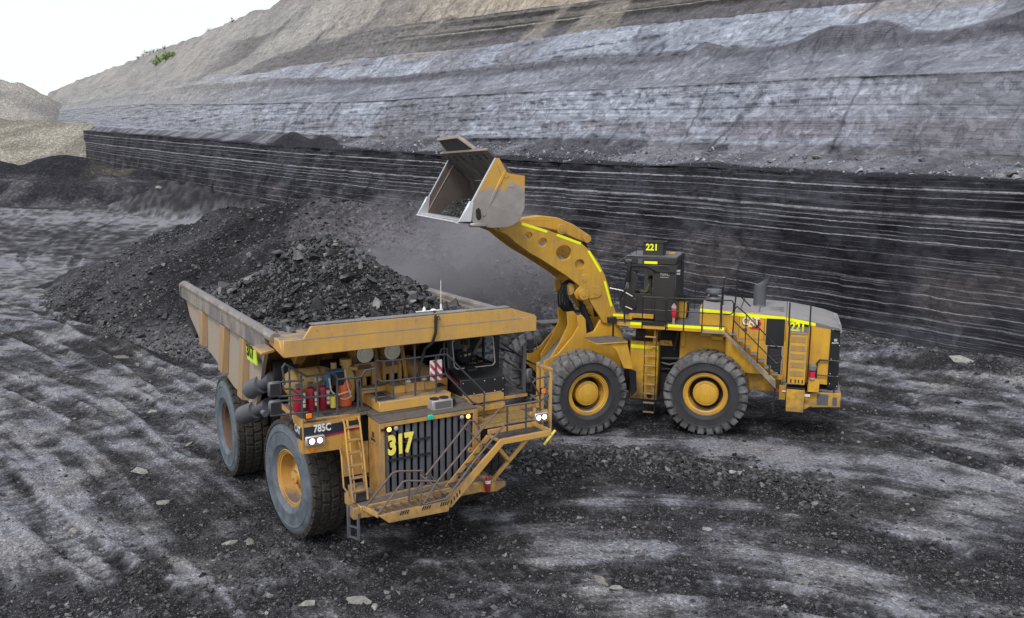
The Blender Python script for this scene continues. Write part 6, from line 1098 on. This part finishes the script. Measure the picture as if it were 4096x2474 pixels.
def scatter(name, pts, size, meshes, label=None, cat=None, parent=None, xf=None, tilt=.6):
    col_ = bpy.data.collections.new(name + '_source')
    for i, me in enumerate(meshes): col_.objects.link(bpy.data.objects.new(name + '_source', me))
    me = bpy.data.meshes.new(name); me.vertices.add(len(pts)); me.vertices.foreach_set('co', np.asarray(pts, np.float32).ravel())
    a = me.attributes.new('size', 'FLOAT', 'POINT'); a.data.foreach_set('value', np.asarray(size, np.float32))
    a = me.attributes.new('rot', 'FLOAT_VECTOR', 'POINT'); rr = np.stack([rg.uniform(-tilt, tilt, len(pts)), rg.uniform(-tilt, tilt, len(pts)), rg.uniform(0, 6.28, len(pts))], -1); a.data.foreach_set('vector', rr.astype(np.float32).ravel())
    o = link(bpy.data.objects.new(name, me), parent)
    if xf is not None: o.matrix_local = xf
    t = bpy.data.node_groups.new(name, 'GeometryNodeTree'); t.interface.new_socket('Geometry', in_out='INPUT', socket_type='NodeSocketGeometry'); t.interface.new_socket('Geometry', in_out='OUTPUT', socket_type='NodeSocketGeometry')
    gi = t.nodes.new('NodeGroupInput'); go = t.nodes.new('NodeGroupOutput'); ip = t.nodes.new('GeometryNodeInstanceOnPoints'); ci = t.nodes.new('GeometryNodeCollectionInfo')
    ci.inputs['Collection'].default_value = col_; ci.inputs['Separate Children'].default_value = True; ci.inputs['Reset Children'].default_value = True
    ip.inputs['Pick Instance'].default_value = True
    na = t.nodes.new('GeometryNodeInputNamedAttribute'); na.data_type = 'FLOAT'; na.inputs['Name'].default_value = 'size'
    nr = t.nodes.new('GeometryNodeInputNamedAttribute'); nr.data_type = 'FLOAT_VECTOR'; nr.inputs['Name'].default_value = 'rot'
    er = t.nodes.new('FunctionNodeEulerToRotation'); rv = t.nodes.new('FunctionNodeRandomValue'); rv.data_type = 'INT'; rv.inputs['Min'].default_value = 0; rv.inputs['Max'].default_value = len(meshes) - 1
    for i in rv.inputs:
        if i.type == 'INT' and i.name == 'Min': i.default_value = 0
        if i.type == 'INT' and i.name == 'Max': i.default_value = len(meshes) - 1
    l = t.links.new; l(gi.outputs[0], ip.inputs['Points']); l(ci.outputs[0], ip.inputs['Instance']); l(na.outputs[0], ip.inputs['Scale']); l(nr.outputs[0], er.inputs[0]); l(er.outputs[0], ip.inputs['Rotation'])
    l([x for x in rv.outputs if x.type == 'INT'][0], ip.inputs['Instance Index']); l(ip.outputs[0], go.inputs[0])
    md = o.modifiers.new('scatter', 'NODES'); md.node_group = t
    o['kind'] = 'stuff'; tag(o, label, cat); return o
# gravel and coal crumbs over the pit floor, denser where it is dark and rough
n = 300000
y = 12.5 / (1 - rg.rand(n) * .78) ; x = rg.uniform(-1, 1, n) * (2 + .66 * y)
D_ = floor_dust(x, y); cl = fbm(x * .35, y * .35, 4, 121); keep = rg.rand(n) < np.clip(.25 + 1.3 * (.62 - D_) + 1.5 * (cl - .5), .06, 1)
x, y = x[keep], y[keep]; z = floor_h(x, y)
size = .013 * (1 - rg.rand(len(x))) ** -.45 * (1 + (y - 14) * .018); size = np.clip(size, .01, .11)
sel = rg.rand(len(x)) < .45
scatter('gravel', np.stack([x, y, z], -1)[sel], size[sel], gravm, 'grey gravel strewn over the pit floor', 'gravel')
scatter('coal_crumbs', np.stack([x, y, z], -1)[~sel], size[~sel], coalm, 'black coal crumbs strewn over the pit floor', 'coal')
# windrow of rubble in front of the loader
n = 5000; t = rg.rand(n); px_ = np.interp(t, [0, .4, .8, 1], [-1, 3.5, 7.5, 9.2]); py_ = np.interp(t, [0, .4, .8, 1], [25.6, 25.2, 23.6, 22.3]) + rg.normal(0, .75, n); px_ += rg.normal(0, .3, n)
scatter('rubble_windrow', np.stack([px_, py_, floor_h(px_, py_) + .01], -1), np.clip(.03 * (1 - rg.rand(n)) ** -.5, .02, .16), coalm + gravm[:2], 'low ridge of dark broken rubble on the ground in front of the loader wheels', 'rubble')
# lumps on the stockpile: the largest are pieces, the rest one mass
def on_pile(xs, ys):
    h = np.maximum(ridge_h(xs, ys, PR1, .60), ridge_h(xs, ys, PR2, .66)); gully = fbm(xs * .5 + ys * .12, ys * .10, 3, 111) - .5
    return h + gully * .7 + (fbm(xs * .5, ys * .5, 4, 112) - .5) * .9 + (fbm(xs * 2.2, ys * 2.2, 3, 113) - .5) * .28
n = 60000; xs = rg.uniform(-40, 8, n); ys = rg.uniform(40, 62, n); zs = on_pile(xs, ys); k_ = zs > -.2; xs, ys, zs = xs[k_], ys[k_], zs[k_]
foot = np.exp(-np.clip(zs, 0, 9) / 1.2); size = np.clip(.034 * (1 - rg.rand(len(xs))) ** -.45 * (1 + foot * .8), .025, .2)
scatter('coal_rubble', np.stack([xs, ys, zs], -1), size, coalm, parent=pile_o)
for i in range(220):
    x_, y_ = rg.uniform(-34, 3), rg.uniform(41, 58); z_ = float(on_pile(np.array([x_]), np.array([y_]))[0])
    if z_ < -.05: continue
    o = link(bpy.data.objects.new('lump', coalm[i % 6]), pile_o); s_ = rg.uniform(.16, .34) * (1.5 if z_ < 1 else 1); o.location = (x_, y_, z_ + .02); o.scale = (s_, s_, s_); o.rotation_euler = (rg.uniform(-.5, .5), rg.uniform(-.5, .5), rg.uniform(0, 6))
# ---------------------------------------------------------------- the truck's load
TM = truck.matrix_basis.copy(); TM = Matrix.Translation(truck.location) @ Matrix.Rotation(R(-58.449), 4, 'Z')
def load_h(x, y):
    a = 7.02 - .20 * np.sqrt((x + 4.3) ** 2 + .3) * (1 + .0 * x) - .58 * np.maximum(np.abs(y) - .15, 0) ** 1.03
    a = np.where(x < -5.6, a - .30 * (-5.6 - x), a); a = np.where(x > -.3, a - .12 * (x + .3), a)
    a = a + .26 * np.exp(-((x + 6.2) / .8) ** 2 - (y / .8) ** 2) + (fbm(x * .9 + 5, y * .9, 4, 131) - .5) * .7 + (fbm(x * 3, y * 3, 3, 132) - .5) * .22
    rim = 5.12 - .28 * sst(-7.5, -9.2, x) * 0 + .0 * x
    e = np.minimum(np.minimum(2.95 - np.abs(y), (x + 9.25) * .8), 1.75 - x)
    return np.maximum(np.minimum(a, 5.14 + np.clip(e, 0, 9) * .75), 5.13)
load = empty('coal_load', truck.location, R(-58.449), 'heap of broken black coal filling the dump truck body', 'coal load')
x = np.linspace(-9.0, 1.7, 150); y = np.linspace(-2.92, 2.92, 90); Yl, Xl = np.meshgrid(y, x, indexing='ij'); Zl = load_h(Xl, Yl)
o = gridmesh('coal_heap', np.stack([Xl, Yl, Zl], -1), M['pile'], np.ones(Xl.shape + (3,)) * .012, kind='stuff', parent=load)
n = 24000; xs = rg.uniform(-8.9, 1.65, n); ys = rg.uniform(-2.9, 2.9, n); zs = load_h(xs, ys)
size = np.clip(.028 * (1 - rg.rand(n)) ** -.42, .024, .10); scatter('small_coal', np.stack([xs, ys, zs + .01], -1), size, coalm, parent=load, tilt=.9)
for i in range(290):
    x_, y_ = rg.uniform(-8.8, 1.5), rg.uniform(-2.7, 2.7); z_ = float(load_h(np.array([x_]), np.array([y_]))[0])
    o = link(bpy.data.objects.new('coal_lump', coalm[i % 6]), load); s_ = .10 + .17 * rg.rand() ** 2.2; o.location = (x_, y_, z_ + s_ * .25); o.scale = (s_ * 1.15, s_, s_ * 1.1); o.rotation_euler = (rg.uniform(-.8, .8), rg.uniform(-.8, .8), rg.uniform(0, 6))
for i in range(7):
    x_, y_ = rg.uniform(-4, 1.2), rg.uniform(-1.2, 2); z_ = float(load_h(np.array([x_]), np.array([y_]))[0])
    o = link(bpy.data.objects.new('pale_stone', palem[i % 5]), load); s_ = rg.uniform(.08, .15); o.location = (x_, y_, z_ + .04); o.scale = (s_ * 1.3, s_, s_); o.rotation_euler = (rg.uniform(-.6, .6), rg.uniform(-.6, .6), rg.uniform(0, 6)); tag(o, 'pale grey stone among the coal')
# coal left in the bucket
LM = Matrix.Translation(loader.location) @ Matrix.Rotation(R(161.874), 4, 'Z') @ F
bc_ = empty('bucket_coal', (0, 0, 0), 0, 'small remnant of black coal lying in the raised bucket', 'coal load'); bc_.matrix_world = LM
x = np.linspace(5.75, 7.35, 24); y = np.linspace(-2.4, 2.3, 60); Yl, Xl = np.meshgrid(y, x, indexing='ij')
def bh(x, y): return 7.36 + np.clip(.42 - .30 * np.abs(y + .7) + .22 * (7.0 - x) - .9 * np.clip(x - 6.9, 0, 1), -.03, 1) * (.8 + .5 * fbm(x * 4, y * 4, 3, 141))
gridmesh('coal_heap', np.stack([Xl, Yl, bh(Xl, Yl)], -1), M['pile'], np.ones(Xl.shape + (3,)) * .03, kind='stuff', parent=bc_)
n = 900; xs = rg.uniform(5.9, 7.3, n); ys = rg.uniform(-2.3, 1.4, n); scatter('small_coal', np.stack([xs, ys, bh(xs, ys)], -1), np.clip(.03 * (1 - rg.rand(n)) ** -.4, .02, .09), coalm, parent=bc_)
# ---------------------------------------------------------------- single rocks one can point to
def rock(x, y, s, label, group=None, z=None, i=0, cat='rock', sc3=(1.3, 1, .75)):
    o = link(bpy.data.objects.new('rock', palem[i % 5])); o.scale = (s * sc3[0], s * sc3[1], s * sc3[2]); zz_ = float(floor_h(np.array([x]), np.array([y]))[0]) if z is None else z
    o.location = (x, y, zz_ + s * .02); o.rotation_euler = (.1, .15, i * 1.7); return tag(o, label, cat, group)
rock(-3.13, 16.34, 0.240, 'largest pale rock at the bottom edge of the pit floor, left of center', i=0)
rock(-2.81, 16.17, 0.136, 'pale stone touching the right side of the largest rock at the bottom edge', i=1)
rock(-4.2, 16.21, 0.192, 'pale lumpy rock near the bottom edge, left of the largest pale rock', i=2)
rock(1.99, 17.46, 0.224, 'olive grey rock low on the pit floor right of the stairs', i=3)
rock(2.26, 16.97, 0.176, 'pale slab just right of the olive grey rock', i=4)
rock(6.46, 17.97, 0.176, 'pale square rock on dark gravel below the loader rear wheel', i=5)
rock(6.45, 17.3, 0.200, 'flat whitish rock just behind the pale square one, nearer the bottom', i=6)
rock(4.98, 20.2, 0.144, 'pointed pale stone on grey ground below the two loader wheels', i=7)
rock(6.56, 23.84, 0.208, 'grey boulder at the edge of the dark rubble below the rear wheel', i=8)
rock(-9.45, 21.78, 0.240, 'brownish oblong rock on dark rubble left of the front tyre', i=9)
rock(-10.76, 26.91, 0.216, 'pale blocky rock on the ground left of the truck rear tyre', i=10)
rock(-11.09, 24.05, 0.272, 'long flat pale rock on rubble far left of the truck wheels', i=11)
rock(-10.96, 19.96, 0.176, 'flat pale stone alone on the light ground at lower left', i=12)
rock(-6.82, 19.26, 0.176, 'triangular pale stone left of the front tyre foot', i=13)
rock(-6.34, 19.27, 0.160, 'white chip of rock nearest the front tyre foot', i=14)
rock(-19.03, 40.21, 0.336, 'pale boulder at the end of the dark strip left of the truck body', i=15)
rock(-17.74, 38.95, 0.272, 'flat slab right beside the pale boulder on the dark strip', i=16)
rock(-13.46, 30.48, 0.208, 'light stone on the wheel tracks halfway to the truck body', i=17)
rock(20.86, 38.27, 0.496, 'round pale boulder at the foot of the highwall, far right', i=18)
rock(-3.26, 20.35, 0.112, 'small tan rock lying under the front walkway', i=19)
rock(-26.52, 52.53, 0.400, 'angular pale rock at the near foot of the coal heap', i=20)
rock(-23.77, 55.52, 0.480, 'large pale slab on the lower flank of the coal heap', i=21)
rock(-87.15, 208.95, 0.880, 'white rock at the far edge of the pit floor below the seam', i=22)
rock(-2.64, 20.35, 0.096, 'small brown stone under the middle of the walkway', i=23)
rock(16.11, 65.95, 0.400, 'grey blocky boulder at the left end of the row on the bench', 'boulders on the bench above the coal seam', 9.94, 0)
rock(18.56, 61.99, 0.336, 'pale upright boulder on the bench, second large one from the left', 'boulders on the bench above the coal seam', 9.85, 1)
rock(19.50, 60.49, 0.360, 'squat boulder low on the bench just above the black seam', 'boulders on the bench above the coal seam', 9.49, 2)
rock(20.03, 59.65, 0.336, 'boulder right beside the squat one above the black seam', 'boulders on the bench above the coal seam', 9.48, 3)
rock(21.44, 60.21, 0.496, 'largest whitish boulder, highest on the bench talus', 'boulders on the bench above the coal seam', 10.09, 4)
rock(22.74, 55.29, 0.320, 'flat pale rock on the bench right of the largest boulder', 'boulders on the bench above the coal seam', 9.33, 5)
rock(23.40, 54.23, 0.280, 'small grey boulder beside the flat pale rock on the bench', 'boulders on the bench above the coal seam', 9.24, 6)
rock(27.38, 47.82, 0.280, 'pale boulder near the right edge of the bench', 'boulders on the bench above the coal seam', 8.93, 7)
rock(27.73, 47.26, 0.480, 'broad pale slab at the right end of the bench', 'boulders on the bench above the coal seam', 8.98, 8)

# broken rock on the bench and at the foot of the wall
n = 6000; u_ = rg.uniform(-20, 150, n); s_ = 1 + rg.beta(2.2, 1.6, n) * 1.0
kk2 = np.floor(s_).astype(int); ff = s_ - kk2; zA = np.array([np.interp(u_, [p[0] for p in l[1]], [p[1] for p in l[1]]) for l in LN]); 
fb = np.where(ff < .45, ff * .35, .1575 + (ff - .45) * 1.532); zb_ = zA[1] * (1 - fb) + zA[2] * fb; sb2 = 4 * (1 - ff) + 10 * ff
big2 = (fbm(u_ * .035, s_ * .8, 3, 51) - .5) * 4.5 * .45; q2 = sb2 - big2 * (.6 + .4 * sst(0, 60, u_))
ok = kk2 == 1
scatter('bench_rubble', np.stack([P0[0] + dv[0] * u_ + nv[0] * q2, P0[1] + dv[1] * u_ + nv[1] * q2, zb_ + (fbm(u_ * .12, s_ * 2, 4, 59) - .5) * .8 + .1], -1)[ok], np.clip(.045 * (1 - rg.rand(ok.sum())) ** -.48, .04, .36), [rockmesh('bench_stone', 60 + i, M['bstone'], .6, 10) for i in range(3)], 'pale broken stones strewn along the bench above the coal seam', 'rubble')
n = 5000; u_ = rg.uniform(-14, 12, n); o_ = rg.gamma(2, 1.2, n); x_ = P0[0] + dv[0] * u_ - nv[0] * o_; y_ = P0[1] + dv[1] * u_ - nv[1] * o_
scatter('toe_rubble', np.stack([x_, y_, floor_h(x_, y_)], -1), np.clip(.04 * (1 - rg.rand(n)) ** -.5, .03, .25), gravm + coalm[:2], 'loose stones fallen at the foot of the highwall on the right', 'rubble')
# ---------------------------------------------------------------- shrubs on the highwall and along its crest
def wall_pt(u, s): 
    zf_ = [np.interp(u, [p[0] for p in l[1]], [p[1] for p in l[1]]) for l in LN]; kk = int(s); f_ = s - kk
    sb_ = LN[kk][0] * (1 - f_) + LN[kk + 1][0] * f_; return (P0[0] + dv[0] * u + nv[0] * sb_, P0[1] + dv[1] * u + nv[1] * sb_, zf_[kk] * (1 - f_) + zf_[kk + 1] * f_)
m = N('shrub_leaves'); oi = m.pos(); M['leaf'] = m.fin(m.ramp(m.noise(oi, .8, 4), [(.3, (.11, .17, .05)), (.7, (.24, .31, .12))]), .8)
m = N('dry_shrub'); M['dry'] = m.fin(m.ramp(m.noise(m.pos(), .8, 4), [(.3, (.10, .10, .07)), (.7, (.2, .19, .15))]), .8)
def shrub(p, r_, h_, label, group, mt, seed, nl=130):
    q = random.Random(seed); t = link(bpy.data.objects.new('shrub', None)); t.location = p; tag(t, label, 'shrub', group)
    g = G(); P(t, 'stem', M['rust'], G().cyl((0, 0, -.4), (0, 0, h_ * .5), .08 * r_, 6).cyl((0, 0, 0), (r_ * .5, 0, h_ * .6), .05 * r_, 5).cyl((0, 0, 0), (-r_ * .4, .2, h_ * .6), .05 * r_, 5))
    for i in range(nl):
        v = Vector((q.gauss(0, .5), q.gauss(0, .5), abs(q.gauss(.5, .28)))); c = Vector((v.x * r_, v.y * r_, v.z * h_)); s_ = r_ * q.uniform(.10, .26)
        a_ = Vector((q.uniform(-1, 1), q.uniform(-1, 1), q.uniform(-1, 1))).normalized(); b_ = a_.orthogonal().normalized(); g.add([c - a_ * s_, c + b_ * s_ * .6, c + a_ * s_, c - b_ * s_ * .6], [(0, 1, 2, 3)])
    P(t, 'foliage', M[mt], g, smooth=0, kind='stuff'); return t
shrub((-181.2, 441.9, 62.6), 2.6, 2.4, 'lowest bright green shrub on the slope below the crest', 'green shrubs on the highwall slope', 'leaf', 0)
shrub((-174.9, 431.8, 62.6), 3, 2.8, 'second green shrub up the slope, beside the lowest', 'green shrubs on the highwall slope', 'leaf', 1)
shrub((-168.3, 421.2, 62.9), 3, 2.8, 'third green shrub up the slope below the crest', 'green shrubs on the highwall slope', 'leaf', 2)
shrub((-162.0, 411.0, 63.1), 2.6, 2.4, 'topmost bright green shrub next to the grey gully', 'green shrubs on the highwall slope', 'leaf', 3)
shrub((-237.3, 550.1, 79.7), 1.5, 1.7, 'small dry bush standing on the skyline of the highwall', 'dry bushes along the crest', 'dry', 20, 70)
shrub((-226.2, 532.2, 79.1), 1.5, 1.7, 'small dry bush standing on the skyline of the highwall', 'dry bushes along the crest', 'dry', 21, 70)
shrub((-220.4, 523.0, 79.1), 1.5, 1.7, 'small dry bush standing on the skyline of the highwall', 'dry bushes along the crest', 'dry', 22, 70)
shrub((-214.3, 513.2, 77.7), 1.5, 1.7, 'small dry bush standing on the skyline of the highwall', 'dry bushes along the crest', 'dry', 23, 70)
shrub((-208.3, 503.5, 77.4), 1.5, 1.7, 'small dry bush standing on the skyline of the highwall', 'dry bushes along the crest', 'dry', 24, 70)
shrub((-199.8, 489.9, 75.9), 1.5, 1.7, 'small dry bush standing on the skyline of the highwall', 'dry bushes along the crest', 'dry', 25, 70)
shrub((-189.8, 473.7, 75.0), 1.5, 1.7, 'small dry bush standing on the skyline of the highwall', 'dry bushes along the crest', 'dry', 26, 70)
shrub((-132.5, 381.6, 69.1), 1.5, 1.7, 'small dry bush standing on the skyline of the highwall', 'dry bushes along the crest', 'dry', 27, 70)
shrub((-111.5, 347.8, 67.6), 1.5, 1.7, 'small dry bush standing on the skyline of the highwall', 'dry bushes along the crest', 'dry', 28, 70)
shrub((-161.8, 407.0, 54.8), 1.6, 1.0, 'small lone green tuft on the slope below the other shrubs', 'green shrubs on the highwall slope', 'leaf', 33, 60)
# ---------------------------------------------------------------- dust hanging over the load
me = bpy.data.meshes.new('dust_cloud'); bm = bmesh.new(); bmesh.ops.create_icosphere(bm, subdivisions=3, radius=1); bm.to_mesh(me); bm.free()
dc = link(bpy.data.objects.new('dust_cloud', me)); dc.location = (-2.6, 40.5, 4.6); dc.scale = (6.6, 5.2, 4.2); dc['kind'] = 'stuff'; tag(dc, 'thin grey dust drifting behind the truck load', 'dust')
m = bpy.data.materials.new('coal_dust'); m.use_nodes = True; nt = m.node_tree; nt.nodes.clear(); ou = nt.nodes.new('ShaderNodeOutputMaterial'); pv = nt.nodes.new('ShaderNodeVolumePrincipled'); pv.inputs['Color'].default_value = (.62, .60, .64, 1); pv.inputs['Anisotropy'].default_value = .2
tc = nt.nodes.new('ShaderNodeTexCoord'); gr = nt.nodes.new('ShaderNodeVectorMath'); gr.operation = 'LENGTH'; no = nt.nodes.new('ShaderNodeTexNoise'); no.inputs['Scale'].default_value = 1.6; no.inputs['Detail'].default_value = 4
l = nt.links.new; l(tc.outputs['Object'], gr.inputs[0]); l(tc.outputs['Object'], no.inputs['Vector'])
mr = nt.nodes.new('ShaderNodeMapRange'); mr.inputs[1].default_value = 1; mr.inputs[2].default_value = .1; mr.inputs[3].default_value = 0; mr.inputs[4].default_value = 1; l(gr.outputs['Value'], mr.inputs[0])
rp = nt.nodes.new('ShaderNodeMapRange'); rp.inputs[1].default_value = .40; rp.inputs[2].default_value = .66; l(no.outputs['Fac'], rp.inputs[0])
mu = nt.nodes.new('ShaderNodeMath'); mu.operation = 'MULTIPLY'; l(mr.outputs[0], mu.inputs[0]); l(rp.outputs[0], mu.inputs[1]); m2 = nt.nodes.new('ShaderNodeMath'); m2.operation = 'MULTIPLY'; m2.inputs[1].default_value = .75; l(mu.outputs[0], m2.inputs[0]); l(m2.outputs[0], pv.inputs['Density']); l(pv.outputs[0], ou.inputs['Volume'])
me.materials.append(m)
